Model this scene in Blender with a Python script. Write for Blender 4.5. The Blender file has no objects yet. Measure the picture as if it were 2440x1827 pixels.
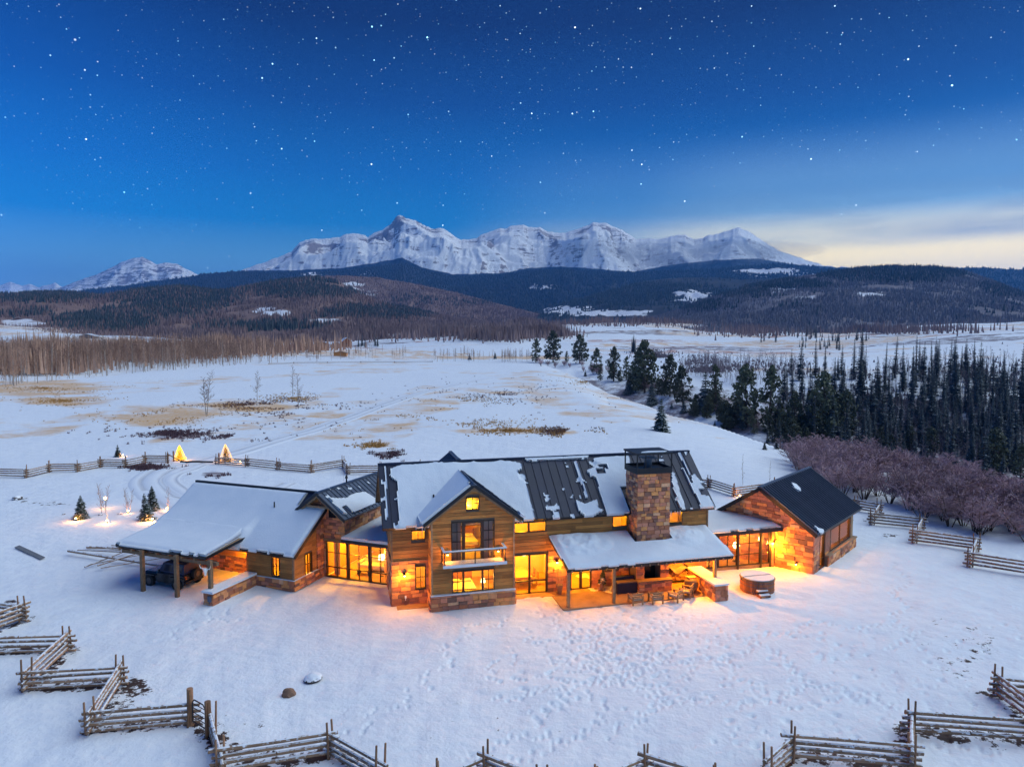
import bpy, math, random
import numpy as np
from mathutils import Vector, Matrix
R = math.radians
rnd = random.Random(7)
sc = bpy.context.scene
# ------------------------------------------------------------------ camera, sky, sun, exposure
HC, FP, YH = 18.0, 1690.0, 800.0
TH = math.atan((913.5 - YH) / FP)
cam = bpy.data.objects.new('camera', bpy.data.cameras.new('camera'))
sc.collection.objects.link(cam); sc.camera = cam
cam.location = (0, 0, HC); cam.rotation_euler = (math.pi / 2 - TH, 0, 0)
cam.data.sensor_width = 36; cam.data.lens = FP / 2440 * 36
cam.data.clip_start = 0.5; cam.data.clip_end = 60000
sc.view_settings.view_transform = 'Standard'; sc.view_settings.look = 'None'
sc.view_settings.gamma = 1; sc.view_settings.exposure = 1.25
try: sc.view_settings.use_curve_mapping = False
except Exception: pass
sc.cycles.use_denoising = True
sc.cycles.max_bounces = 7; sc.cycles.diffuse_bounces = 3; sc.cycles.glossy_bounces = 3
sc.cycles.transparent_max_bounces = 16; sc.cycles.volume_bounces = 0
sc.cycles.sample_clamp_indirect = 4
SUN_EL, SUN_AZ = 46.0, 82.0          # the after-glow: azimuth clockwise from +Y
sund = bpy.data.lights.new('sun', 'SUN'); sund.energy = 1.25; sund.angle = R(80); sund.color = (0.84, 0.96, 1.0)
sun = bpy.data.objects.new('sun', sund); sc.collection.objects.link(sun)
sdir = Vector((math.sin(R(SUN_AZ)) * math.cos(R(SUN_EL)), math.cos(R(SUN_AZ)) * math.cos(R(SUN_EL)), math.sin(R(SUN_EL))))
sun.rotation_euler = sdir.to_track_quat('Z', 'Y').to_euler(); sun.location = sdir * 300

def nn(nt, t, x=0, **k):
    n = nt.nodes.new(t)
    for a, b in k.items(): setattr(n, a, b)
    return n
def setin(n, **k):
    for a, b in k.items():
        n.inputs[a.replace('_', ' ')].default_value = b
def math_(nt, op, a, b=None, c=None, clamp=False):
    n = nt.nodes.new('ShaderNodeMath'); n.operation = op; n.use_clamp = clamp
    for i, v in enumerate((a, b, c)):
        if v is None: continue
        if hasattr(v, 'is_output'): nt.links.new(v, n.inputs[i])
        else: n.inputs[i].default_value = v
    return n.outputs[0]
def mixc(nt, f, a, b, mode='MIX'):
    n = nt.nodes.new('ShaderNodeMix'); n.data_type = 'RGBA'; n.blend_type = mode
    for i, v in ((0, f), (6, a), (7, b)):
        if hasattr(v, 'is_output'): nt.links.new(v, n.inputs[i])
        else: n.inputs[i].default_value = v if i == 0 else (*v, 1)[:4]
    return n.outputs[2]
def ramp(nt, f, stops, interp='LINEAR'):
    n = nt.nodes.new('ShaderNodeValToRGB'); e = n.color_ramp; e.interpolation = interp
    while len(e.elements) < len(stops): e.elements.new(0.5)
    for el, (p, c) in zip(e.elements, stops):
        el.position = p; el.color = (*c, 1)[:4] if hasattr(c, '__len__') else (c, c, c, 1)
    nt.links.new(f, n.inputs[0]); return n.outputs[0]

world = bpy.data.worlds.new('World'); sc.world = world; world.use_nodes = True
nt = world.node_tree; nt.nodes.clear()
tc = nn(nt, 'ShaderNodeTexCoord'); nrm = nn(nt, 'ShaderNodeVectorMath', operation='NORMALIZE')
nt.links.new(tc.outputs['Generated'], nrm.inputs[0])
sep = nn(nt, 'ShaderNodeSeparateXYZ'); nt.links.new(nrm.outputs[0], sep.inputs[0])
el = math_(nt, 'MAXIMUM', sep.outputs[2], 0.0)
SK = 0.43                                            # sky radiance at exposure 0.6 -> shown values
def sk(r, g, b): return (r * SK, g * SK, b * SK)
base = ramp(nt, el, [(0.0, sk(.34, .60, .80)), (.10, sk(.14, .46, .78)), (.15, sk(.0, .25, .68)), (.215, sk(.0, .150, .52)),
                     (.30, sk(.0, .060, .28)), (.39, sk(.0, .014, .105)), (.50, sk(.0, .010, .075)), (1.0, sk(.01, .05, .22))])  # zenith stop raised above the frame, added as fill light
# left part of the sky stays a brighter blue
leftf = math_(nt, 'MULTIPLY', math_(nt, 'SUBTRACT', -0.28, sep.outputs[0], clamp=True), 2.2, clamp=True)
base = mixc(nt, math_(nt, 'MULTIPLY', leftf, 0.75), base, mixc(nt, 1.0, base, (0.0, .028, .14), 'ADD'))
# warm band over the horizon on the right
dotn = nn(nt, 'ShaderNodeVectorMath', operation='DOT_PRODUCT'); nt.links.new(nrm.outputs[0], dotn.inputs[0])
dotn.inputs[1].default_value = (math.sin(R(31)), math.cos(R(31)), 0.06)
gaz = ramp(nt, dotn.outputs['Value'], [(.80, 0.0), (.92, .40), (.975, .95), (1.0, 1.0)], 'EASE')
gel = ramp(nt, el, [(0.0, 1.0), (.10, .95), (.125, .42), (.165, 0.0)], 'EASE')
glow = math_(nt, 'MULTIPLY', gaz, gel)
gpale = math_(nt, 'MULTIPLY', gaz, ramp(nt, el, [(0.0, .9), (.14, .8), (.19, .35), (.27, 0.0)], 'EASE'))
base = mixc(nt, gpale, base, sk(.44, .74, .95))
mp = nn(nt, 'ShaderNodeMapping'); mp.inputs['Scale'].default_value = (2.2, 2.2, 17)
nt.links.new(nrm.outputs[0], mp.inputs[0])
cn = nn(nt, 'ShaderNodeTexNoise'); setin(cn, Scale=1.6, Detail=6, Roughness=.55); nt.links.new(mp.outputs[0], cn.inputs['Vector'])
cloud = ramp(nt, cn.outputs[0], [(.45, 0.0), (.66, 1.0)])
cband = ramp(nt, el, [(.10, 0.0), (.128, .85), (.155, .85), (.20, 0.0)], 'EASE')
cmask = math_(nt, 'MULTIPLY', math_(nt, 'MULTIPLY', cloud, cband), gaz)
base = mixc(nt, math_(nt, 'MULTIPLY', glow, .95), base, sk(2.5, 2.0, .85))
base = mixc(nt, math_(nt, 'MULTIPLY', cmask, .6), base, sk(.16, .30, .52))
col = base
for scl, thr, amp, seed in ((75, .09, 1.7, 0.0), (120, .12, .6, 3.7), (34, .052, 4.0, 9.1), (190, .17, .3, 5.5)):
    mpp = nn(nt, 'ShaderNodeMapping'); mpp.inputs['Location'].default_value = (seed, seed * .7, seed * 1.3)
    mpp.inputs['Scale'].default_value = (scl, scl, scl); nt.links.new(nrm.outputs[0], mpp.inputs[0])
    v = nn(nt, 'ShaderNodeTexVoronoi'); setin(v, Scale=1.0); nt.links.new(mpp.outputs[0], v.inputs['Vector'])
    m = math_(nt, 'SUBTRACT', 1.0, math_(nt, 'DIVIDE', v.outputs['Distance'], thr), clamp=True)
    cs = nn(nt, 'ShaderNodeSeparateColor'); nt.links.new(v.outputs['Color'], cs.inputs[0])
    br = math_(nt, 'MULTIPLY', math_(nt, 'POWER', cs.outputs[0], 4.5), amp * 1.9)
    br = math_(nt, 'MULTIPLY', br, ramp(nt, el, [(.05, 0.0), (.12, .35), (.25, .8), (.4, 1.0)]))
    tint = mixc(nt, cs.outputs[1], (.25, .75, 1.0), (.85, .95, 1.0))
    st = mixc(nt, 1.0, tint, (1, 1, 1), 'MULTIPLY')
    f = math_(nt, 'MULTIPLY', m, br)
    vm = nn(nt, 'ShaderNodeVectorMath', operation='SCALE'); nt.links.new(st, vm.inputs[0]); nt.links.new(f, vm.inputs['Scale'])
    col = mixc(nt, 1.0, col, vm.outputs[0], 'ADD')
skyt = nn(nt, 'ShaderNodeTexSky'); skyt.sky_type = 'NISHITA'; skyt.sun_disc = False
skyt.sun_elevation = R(1.0); skyt.sun_rotation = R(40); skyt.altitude = 2600
bg = nn(nt, 'ShaderNodeBackground'); nt.links.new(col, bg.inputs[0]); bg.inputs[1].default_value = 1.0
bg2 = nn(nt, 'ShaderNodeBackground'); nt.links.new(skyt.outputs[0], bg2.inputs[0]); bg2.inputs[1].default_value = 0.002
ad = nn(nt, 'ShaderNodeAddShader'); nt.links.new(bg.outputs[0], ad.inputs[0]); nt.links.new(bg2.outputs[0], ad.inputs[1])
wo = nn(nt, 'ShaderNodeOutputWorld'); nt.links.new(ad.outputs[0], wo.inputs[0])

# ------------------------------------------------------------------ geometry from the photograph
CTH, STH = math.cos(TH), math.sin(TH)
def G(px, py, z=0.0):
    "the point of the level plane z that shows at a pixel of the 2440 x 1827 photograph"
    a, b = (px - 1220) / FP, -(py - 913.5) / FP
    d = (a, CTH + b * STH, -STH + b * CTH)
    k = (z - HC) / d[2]
    return Vector((d[0] * k, d[1] * k, z))
def topx(x, y, z):
    q = y * CTH - (z - HC) * STH
    return 1220 + FP * x / q, 913.5 - FP * (y * STH + (z - HC) * CTH) / q

# ------------------------------------------------------------------ numpy noise
def _h(ix, iy, s):
    n = (ix.astype(np.int64) * 374761393 + iy.astype(np.int64) * 668265263 + s * 974634777) & 0x7fffffff
    n = ((n ^ (n >> 13)) * 1274126177) & 0x7fffffff
    return ((n ^ (n >> 16)) & 0xffff) / 65535.0
def vnoise(x, y, s=0):
    ix, iy = np.floor(x), np.floor(y); fx, fy = x - ix, y - iy
    fx = fx * fx * (3 - 2 * fx); fy = fy * fy * (3 - 2 * fy)
    a, b, c, d = _h(ix, iy, s), _h(ix + 1, iy, s), _h(ix, iy + 1, s), _h(ix + 1, iy + 1, s)
    return (a + (b - a) * fx) * (1 - fy) + (c + (d - c) * fx) * fy
def fbm(x, y, o=4, s=0, g=.5):
    t = 0; a = 1; n = 0
    for i in range(o):
        t = t + a * vnoise(x * 2 ** i + 17.3 * i, y * 2 ** i - 9.1 * i, s + i); n += a; a *= g
    return t / n
def ridged(x, y, o=4, s=0, g=.55):
    t = 0; a = 1; n = 0
    for i in range(o):
        t = t + a * (1 - np.abs(2 * vnoise(x * 2 ** i + 5.1 * i, y * 2 ** i + 3.7 * i, s + i) - 1)); n += a; a *= g
    return t / n
def sstep(a, b, x):
    t = np.clip((x - a) / (b - a), 0, 1); return t * t * (3 - 2 * t)

# ------------------------------------------------------------------ materials
MATS = {}
def newmat(name):
    m = bpy.data.materials.new(name); m.use_nodes = True
    b = m.node_tree.nodes['Principled BSDF']; MATS[name] = m
    return m, m.node_tree, b
def simple(name, c, rough=.6, metal=0.0, var=.25, scale=3.0, bump=0.0, stretch=(1, 1, 1), rand=.25):
    m, nt, b = newmat(name)
    t = nn(nt, 'ShaderNodeTexCoord'); mp = nn(nt, 'ShaderNodeMapping'); mp.inputs['Scale'].default_value = stretch
    nt.links.new(t.outputs['Object'], mp.inputs[0])
    n = nn(nt, 'ShaderNodeTexNoise'); setin(n, Scale=scale, Detail=5, Roughness=.6); nt.links.new(mp.outputs[0], n.inputs['Vector'])
    oi = nn(nt, 'ShaderNodeObjectInfo')
    k = math_(nt, 'ADD', math_(nt, 'MULTIPLY', math_(nt, 'SUBTRACT', n.outputs[0], .5), var * 2.4), 1.0)
    k = math_(nt, 'ADD', k, math_(nt, 'MULTIPLY', math_(nt, 'SUBTRACT', oi.outputs['Random'], .5), rand * 2))
    vm = nn(nt, 'ShaderNodeVectorMath', operation='SCALE'); vm.inputs[0].default_value = c; nt.links.new(k, vm.inputs['Scale'])
    nt.links.new(vm.outputs[0], b.inputs['Base Color'])
    b.inputs['Roughness'].default_value = rough; b.inputs['Metallic'].default_value = metal
    if bump:
        bp = nn(nt, 'ShaderNodeBump'); bp.inputs['Strength'].default_value = bump; bp.inputs['Distance'].default_value = .02
        nt.links.new(n.outputs[0], bp.inputs['Height']); nt.links.new(bp.outputs[0], b.inputs['Normal'])
    return m
SNOWC = (.80, .83, .88)
def snowy(m, amount=.5, lo=.35, hi=.75, nscale=6.0, obj=False):
    "fresh snow caught on whatever faces up"
    nt = m.node_tree; b = nt.nodes['Principled BSDF']
    old = b.inputs['Base Color'].links[0].from_socket
    g = nn(nt, 'ShaderNodeNewGeometry'); s = nn(nt, 'ShaderNodeSeparateXYZ'); nt.links.new(g.outputs['Normal'], s.inputs[0])
    n = nn(nt, 'ShaderNodeTexNoise'); setin(n, Scale=nscale, Detail=3); nt.links.new(g.outputs['Position'], n.inputs['Vector'])
    f = math_(nt, 'ADD', s.outputs[2], math_(nt, 'MULTIPLY', math_(nt, 'SUBTRACT', n.outputs[0], 1 - amount), 2.2))
    mr = nn(nt, 'ShaderNodeMapRange'); mr.inputs[1].default_value = lo; mr.inputs[2].default_value = hi; nt.links.new(f, mr.inputs[0])
    nt.links.new(mixc(nt, mr.outputs[0], old, SNOWC), b.inputs['Base Color'])
    return m
M_snow, nt, b = newmat('snow')
g = nn(nt, 'ShaderNodeNewGeometry')
n1 = nn(nt, 'ShaderNodeTexNoise'); setin(n1, Scale=.7, Detail=6, Roughness=.6); nt.links.new(g.outputs['Position'], n1.inputs['Vector'])
n2 = nn(nt, 'ShaderNodeTexNoise'); setin(n2, Scale=9.0, Detail=4, Roughness=.6); nt.links.new(g.outputs['Position'], n2.inputs['Vector'])
nt.links.new(ramp(nt, n1.outputs[0], [(.3, (.68, .74, .82)), (.7, (.76, .80, .86))]), b.inputs['Base Color'])  # kept darker than the ground snow; the roofs' weaker light is in this colour
bp = nn(nt, 'ShaderNodeBump'); setin(bp, Strength=.35, Distance=.06); nt.links.new(n2.outputs[0], bp.inputs['Height'])
nt.links.new(bp.outputs[0], b.inputs['Normal']); b.inputs['Roughness'].default_value = .65
b.inputs['Specular IOR Level'].default_value = .25

# ground: snow with dry grass, brush litter and bare earth showing through (weights are point attributes)
M_ground, nt, b = newmat('ground_snow')
g = nn(nt, 'ShaderNodeNewGeometry'); P = g.outputs['Position']
def noise(nt, vec, scale, detail=5, rough=.6):
    n = nn(nt, 'ShaderNodeTexNoise'); setin(n, Scale=scale, Detail=detail, Roughness=rough); nt.links.new(vec, n.inputs['Vector']); return n.outputs[0]
def attr(nt, name):
    a = nn(nt, 'ShaderNodeAttribute'); a.attribute_name = name; return a.outputs['Fac']
nbig, nmid, nfin = noise(nt, P, .05, 4), noise(nt, P, .9, 6, .65), noise(nt, P, 7, 4, .65)
c = ramp(nt, nmid, [(.3, (.78, .82, .89)), (.7, (.88, .90, .93))])  # whiter than the roof snow; the meadow's brighter grazing light is painted in
mpw = nn(nt, 'ShaderNodeMapping'); mpw.inputs['Scale'].default_value = (.25, 1.4, 1); nt.links.new(P, mpw.inputs[0])
w1 = noise(nt, mpw.outputs[0], 1.1, 6, .7); w2 = noise(nt, P, .07, 6, .65)
wis = math_(nt, 'ADD', math_(nt, 'MULTIPLY', math_(nt, 'SUBTRACT', w1, .5), 1.1), math_(nt, 'ADD', .5, math_(nt, 'MULTIPLY', math_(nt, 'SUBTRACT', w2, .5), 1.7)))
def cover(w, nz, lo, hi):
    mr = nn(nt, 'ShaderNodeMapRange'); mr.inputs[1].default_value = lo; mr.inputs[2].default_value = hi
    nt.links.new(math_(nt, 'ADD', nz, math_(nt, 'SUBTRACT', w, 1.0)), mr.inputs[0])
    return math_(nt, 'MULTIPLY', mr.outputs[0], math_(nt, 'MINIMUM', math_(nt, 'MULTIPLY', w, 3.0), 1.0))
grc = mixc(nt, nfin, (.66, .31, .06), (.80, .48, .18))
redc = mixc(nt, nfin, (.42, .13, .06), (.52, .25, .14))
soil = mixc(nt, nfin, (.035, .022, .02), (.09, .055, .045))
c = mixc(nt, math_(nt, 'MULTIPLY', cover(attr(nt, 'grass'), wis, .28, .62), ramp(nt, math_(nt, 'ADD', math_(nt, 'MULTIPLY', nmid, .5), math_(nt, 'MULTIPLY', nfin, .5)), [(.34, .35), (.50, .78), (.62, 1.0)])), c, grc)
c = mixc(nt, math_(nt, 'MULTIPLY', cover(attr(nt, 'red'), wis, .38, .6), .85), c, redc)
nsoil = math_(nt, 'ADD', .5, math_(nt, 'ADD', math_(nt, 'MULTIPLY', math_(nt, 'SUBTRACT', nmid, .5), 1.5), math_(nt, 'MULTIPLY', math_(nt, 'SUBTRACT', noise(nt, P, 2.6, 5, .7), .5), 1.6)))
c = mixc(nt, cover(attr(nt, 'soil'), nsoil, .30, .40), c, soil)
c = mixc(nt, math_(nt, 'MULTIPLY', cover(attr(nt, 'brush'), wis, .36, .58), .85), c, (.13, .075, .085))
nt.links.new(c, b.inputs['Base Color'])
bp = nn(nt, 'ShaderNodeBump'); setin(bp, Strength=.6, Distance=.18)
nt.links.new(math_(nt, 'ADD', math_(nt, 'ADD', nmid, math_(nt, 'MULTIPLY', noise(nt, P, .22, 4, .6), 3.0)), math_(nt, 'MULTIPLY', nfin, .3)), bp.inputs['Height']); nt.links.new(bp.outputs[0], b.inputs['Normal'])
b.inputs['Roughness'].default_value = .7; b.inputs['Specular IOR Level'].default_value = .2

def wood(name, c1, c2, rough=.75, rand=.35, along=(1, 6, 9)):
    m, nt, b = newmat(name)
    t = nn(nt, 'ShaderNodeTexCoord'); oi = nn(nt, 'ShaderNodeObjectInfo')
    g = nn(nt, 'ShaderNodeNewGeometry')
    mp = nn(nt, 'ShaderNodeMapping'); mp.inputs['Scale'].default_value = along; nt.links.new(t.outputs['Object'], mp.inputs[0])
    cx = nn(nt, 'ShaderNodeCombineXYZ')
    for i in range(3): nt.links.new(math_(nt, 'MULTIPLY', oi.outputs['Random'], 30.0), cx.inputs[i])
    nt.links.new(cx.outputs[0], mp.inputs['Location'])
    n = noise(nt, mp.outputs[0], 1.6, 7, .7); n2 = noise(nt, g.outputs['Position'], .9, 4)
    cc = ramp(nt, n, [(.3, c1), (.72, c2)])
    k = math_(nt, 'ADD', math_(nt, 'MULTIPLY', math_(nt, 'SUBTRACT', oi.outputs['Random'], .5), rand * 2), math_(nt, 'ADD', .6, math_(nt, 'MULTIPLY', n2, .8)))
    vm = nn(nt, 'ShaderNodeVectorMath', operation='SCALE'); nt.links.new(cc, vm.inputs[0]); nt.links.new(k, vm.inputs['Scale'])
    nt.links.new(vm.outputs[0], b.inputs['Base Color']); b.inputs['Roughness'].default_value = rough
    bp = nn(nt, 'ShaderNodeBump'); setin(bp, Strength=.5, Distance=.015); nt.links.new(n, bp.inputs['Height']); nt.links.new(bp.outputs[0], b.inputs['Normal'])
    return m
M_plank = wood('barn_wood', (.27, .10, .025), (.64, .29, .07))
M_timber = wood('timber', (.22, .12, .06), (.42, .26, .14), along=(4, 4, 4))
M_rail = snowy(wood('fence_rail_wood', (.17, .095, .055), (.40, .24, .14), along=(3, 3, 3)), .54, .60, .95, 5.0)
M_post = wood('fence_post_wood', (.17, .085, .045), (.36, .19, .10), along=(4, 4, 2))
M_cedar = wood('cedar', (.24, .075, .03), (.42, .16, .07), along=(6, 6, 1))
# stone: every block its own tone
M_stone, nt, b = newmat('field_stone')
oi = nn(nt, 'ShaderNodeObjectInfo'); g = nn(nt, 'ShaderNodeNewGeometry')
c0 = ramp(nt, oi.outputs['Random'], [(0, (.37, .14, .07)), (.18, (.60, .27, .12)), (.36, (.30, .13, .09)), (.52, (.68, .29, .10)), (.68, (.50, .21, .13)), (.84, (.20, .10, .07)), (.93, (.66, .37, .21))], 'CONSTANT')
ns = noise(nt, g.outputs['Position'], 5, 6, .65); nb = noise(nt, g.outputs['Position'], 1.3, 3)
k = math_(nt, 'ADD', .55, math_(nt, 'ADD', math_(nt, 'MULTIPLY', ns, .9), math_(nt, 'MULTIPLY', nb, .35)))
vm = nn(nt, 'ShaderNodeVectorMath', operation='SCALE'); nt.links.new(c0, vm.inputs[0]); nt.links.new(k, vm.inputs['Scale'])
nt.links.new(vm.outputs[0], b.inputs['Base Color']); b.inputs['Roughness'].default_value = .85
bp = nn(nt, 'ShaderNodeBump'); setin(bp, Strength=.7, Distance=.03); nt.links.new(ns, bp.inputs['Height']); nt.links.new(bp.outputs[0], b.inputs['Normal'])
M_mortar = simple('mortar', (.16, .12, .09), .9)
M_flag = simple('flagstone', (.34, .22, .14), .85, var=.4, scale=1.5, bump=.4)
M_metal = simple('roof_metal', (.009, .017, .048), .5, .1, var=.3, scale=1.2, rand=.12)
M_metal2 = simple('grey_roof_metal', (.07, .095, .15), .4, .4, var=.2, scale=1.2, rand=.1)
M_dark = simple('dark_metal', (.02, .02, .026), .45, .4, var=.2)
M_frame = simple('window_frame_metal', (.035, .022, .018), .5, .2, var=.1)
M_plaster = simple('warm_plaster', (.66, .52, .30), .8, var=.1)
M_intwood = wood('interior_wood', (.32, .17, .07), (.55, .33, .16), along=(1, 6, 6), rand=.1)
M_fabric = simple('fabric', (.55, .50, .44), .9, var=.15)
M_leather = simple('leather', (.28, .11, .05), .6)
M_white = simple('white_paint', (.78, .78, .76), .6, var=.05)
M_curtain = simple('curtain_cloth', (.55, .36, .30), .9, var=.2, stretch=(14, 14, .3))
M_tarp = simple('tarp', (.20, .14, .10), .7, var=.3, bump=.5)
M_black = simple('black_paint', (.012, .013, .018), .25, .1, var=.1)
M_tyre = simple('rubber', (.015, .015, .016), .85)
M_rim = simple('rim_metal', (.10, .09, .09), .4, .7)
M_tarpblue = simple('navy_cover', (.012, .018, .06), .6)
M_bark = simple('bark', (.09, .06, .045), .9, var=.4, scale=6, bump=.6)
M_palebark = simple('pale_bark', (.40, .33, .28), .85, var=.4, scale=2.5, rand=.3)
M_twig = simple('twigs', (.30, .19, .15), .9, var=.3, rand=.3)
M_farwood = simple('leafless_aspen_wood', (.42, .25, .17), .9, var=.3, rand=.35, scale=.3)
M_oak = simple('scrub_oak_twigs', (.44, .29, .30), .9, var=.35, rand=.3, scale=1.2)
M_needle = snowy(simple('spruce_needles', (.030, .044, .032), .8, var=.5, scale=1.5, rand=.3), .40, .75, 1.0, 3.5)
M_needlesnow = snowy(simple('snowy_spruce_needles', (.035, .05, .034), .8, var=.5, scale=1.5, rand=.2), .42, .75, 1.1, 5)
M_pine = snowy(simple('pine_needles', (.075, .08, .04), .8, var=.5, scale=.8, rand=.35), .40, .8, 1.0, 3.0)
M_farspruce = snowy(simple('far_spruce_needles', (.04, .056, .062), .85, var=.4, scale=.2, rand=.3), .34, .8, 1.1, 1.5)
M_bareforest = simple('leafless_forest', (.28, .185, .17), .95, var=.35, scale=.01, rand=.1)
M_grass = simple('dry_grass', (.55, .30, .09), .9, var=.35)
M_brush = simple('sagebrush', (.13, .07, .085), .9, var=.35)
M_rock = snowy(simple('boulder_rock', (.22, .13, .085), .9, var=.4, scale=4, bump=.8), .25, .9, 1.2, 3)
M_rocksnow = snowy(simple('snowed_rock', (.07, .05, .045), .9, var=.4, scale=4), .6, .35, .6, 2)
M_red = simple('red_wood_wall', (.34, .12, .05), .8, var=.2)
M_ice = simple('ice', (.55, .66, .80), .15, var=.05)
def glassmat(name, tint=(.92, .95, .96), ior=1.45):
    m, nt, b = newmat(name); nt.nodes.remove(b)
    tr = nn(nt, 'ShaderNodeBsdfTransparent'); tr.inputs[0].default_value = (*tint, 1)
    gl = nn(nt, 'ShaderNodeBsdfGlossy'); gl.inputs['Roughness'].default_value = .02
    fr = nn(nt, 'ShaderNodeFresnel'); fr.inputs[0].default_value = ior
    mx = nn(nt, 'ShaderNodeMixShader'); nt.links.new(fr.outputs[0], mx.inputs[0]); nt.links.new(tr.outputs[0], mx.inputs[1]); nt.links.new(gl.outputs[0], mx.inputs[2])
    nt.links.new(mx.outputs[0], nt.nodes['Material Output'].inputs[0]); return m
M_glass = glassmat('window_glass')
def emit(name, c, s):
    m, nt, b = newmat(name); nt.nodes.remove(b)
    e = nn(nt, 'ShaderNodeEmission'); e.inputs[0].default_value = (*c, 1); e.inputs[1].default_value = s
    nt.links.new(e.outputs[0], nt.nodes['Material Output'].inputs[0]); return m
M_bulb = emit('lit_bulb', (1, .50, .14), 16)
M_shade = emit('lit_lamp_shade', (1, .62, .22), 4.5)
M_fairy = emit('fairy_lights', (1, .40, .01), 2.6)

# ------------------------------------------------------------------ mesh helpers
COL = sc.collection
class MB:
    def __init__(s): s.v = []; s.f = []; s.mi = []
    def add(s, vs, fs, mi=0):
        k = len(s.v); s.v += [tuple(p) for p in vs]; s.f += [tuple(k + i for i in f) for f in fs]; s.mi += [mi] * len(fs)
    def box(s, x0, x1, y0, y1, z0, z1, mi=0):
        s.add([(x0, y0, z0), (x1, y0, z0), (x1, y1, z0), (x0, y1, z0), (x0, y0, z1), (x1, y0, z1), (x1, y1, z1), (x0, y1, z1)],
              [(0, 3, 2, 1), (4, 5, 6, 7), (0, 1, 5, 4), (1, 2, 6, 5), (2, 3, 7, 6), (3, 0, 4, 7)], mi)
    def hexa(s, p, mi=0):
        s.add(p, [(0, 3, 2, 1), (4, 5, 6, 7), (0, 1, 5, 4), (1, 2, 6, 5), (2, 3, 7, 6), (3, 0, 4, 7)], mi)
    def prism(s, poly, off, mi=0):
        n = len(poly); off = Vector(off); a = [Vector(p) for p in poly]
        s.add(a + [p + off for p in a], [tuple(range(n))[::-1], tuple(range(n, 2 * n))] + [(i, (i + 1) % n, n + (i + 1) % n, n + i) for i in range(n)], mi)
    def tube(s, a, b, r0, r1=None, n=6, mi=0, caps=True):
        a, b = Vector(a), Vector(b); r1 = r0 if r1 is None else r1
        d = (b - a).normalized(); x = d.orthogonal().normalized(); y = d.cross(x)
        vs = [p + (x * math.cos(2 * math.pi * i / n) + y * math.sin(2 * math.pi * i / n)) * r for p, r in ((a, r0), (b, r1)) for i in range(n)]
        fs = [(i, (i + 1) % n, n + (i + 1) % n, n + i) for i in range(n)]
        if caps: fs += [tuple(range(n))[::-1], tuple(range(n, 2 * n))]
        s.add(vs, fs, mi)
    def lathe(s, prof, n=16, c=(0, 0, 0), mi=0):
        vs = [(c[0] + r * math.cos(2 * math.pi * i / n), c[1] + r * math.sin(2 * math.pi * i / n), c[2] + z) for r, z in prof for i in range(n)]
        fs = [(j * n + i, j * n + (i + 1) % n, (j + 1) * n + (i + 1) % n, (j + 1) * n + i) for j in range(len(prof) - 1) for i in range(n)]
        fs += [tuple(range(n))[::-1], tuple((len(prof) - 1) * n + i for i in range(n))]
        s.add(vs, fs, mi)
    def mesh(s, name, mats, smooth=False):
        m = bpy.data.meshes.new(name); m.from_pydata(s.v, [], s.f)
        for q in (mats if isinstance(mats, (list, tuple)) else [mats]): m.materials.append(q)
        if any(s.mi): m.polygons.foreach_set('material_index', s.mi)
        if smooth: m.polygons.foreach_set('use_smooth', [True] * len(s.f))
        m.update(); return m
    def obj(s, name, mats, parent=None, smooth=False):
        return link(name, s.mesh(name, mats, smooth), parent)
def link(name, data, parent=None, loc=None, rot=None, scale=None):
    o = bpy.data.objects.new(name, data); COL.objects.link(o)
    if parent: o.parent = parent
    if loc is not None: o.location = loc
    if rot is not None: o.rotation_euler = rot if hasattr(rot, '__len__') else (0, 0, rot)
    if scale is not None: o.scale = scale if hasattr(scale, '__len__') else (scale,) * 3
    return o
def tag(o, label=None, cat=None, group=None, kind=None):
    for k, v in (('label', label), ('category', cat), ('group', group), ('kind', kind)):
        if v: o[k] = v
    return o
def npmesh(name, V, F, mats, smooth=True, attrs=None, mi=None):
    m = bpy.data.meshes.new(name); V = np.asarray(V, np.float32); F = np.asarray(F, np.int32); k = F.shape[1]
    m.vertices.add(len(V)); m.vertices.foreach_set('co', V.ravel())
    m.loops.add(F.size); m.loops.foreach_set('vertex_index', F.ravel())
    m.polygons.add(len(F)); m.polygons.foreach_set('loop_start', np.arange(0, F.size, k, dtype=np.int32))
    try: m.polygons.foreach_set('loop_total', np.full(len(F), k, dtype=np.int32))
    except Exception: pass
    for q in (mats if isinstance(mats, (list, tuple)) else [mats]): m.materials.append(q)
    if mi is not None: m.polygons.foreach_set('material_index', np.asarray(mi, np.int32))
    m.polygons.foreach_set('use_smooth', np.full(len(F), smooth, dtype=bool))
    for a, vals in (attrs or {}).items():
        at = m.attributes.new(a, 'FLOAT', 'POINT'); at.data.foreach_set('value', np.asarray(vals, np.float32).ravel())
    m.update(); m.validate(); return m
def gridfaces(nr, nc):
    i = np.arange((nr - 1) * (nc - 1)); r = i // (nc - 1); c = i % (nc - 1); a = r * nc + c
    return np.stack([a, a + 1, a + nc + 1, a + nc], 1)
def copy_tree(o, loc=None, rot=None, scale=None, label=None, group=None, parent=None):
    c = o.copy(); COL.objects.link(c)
    if parent: c.parent = parent
    if loc is not None: c.location = loc
    if rot is not None: c.rotation_euler = (0, 0, rot)
    if scale is not None: c.scale = scale if hasattr(scale, '__len__') else (scale,) * 3
    if label: c['label'] = label
    if group: c['group'] = group
    for ch in list(o.children): copy_tree(ch, parent=c)
    return c

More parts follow.
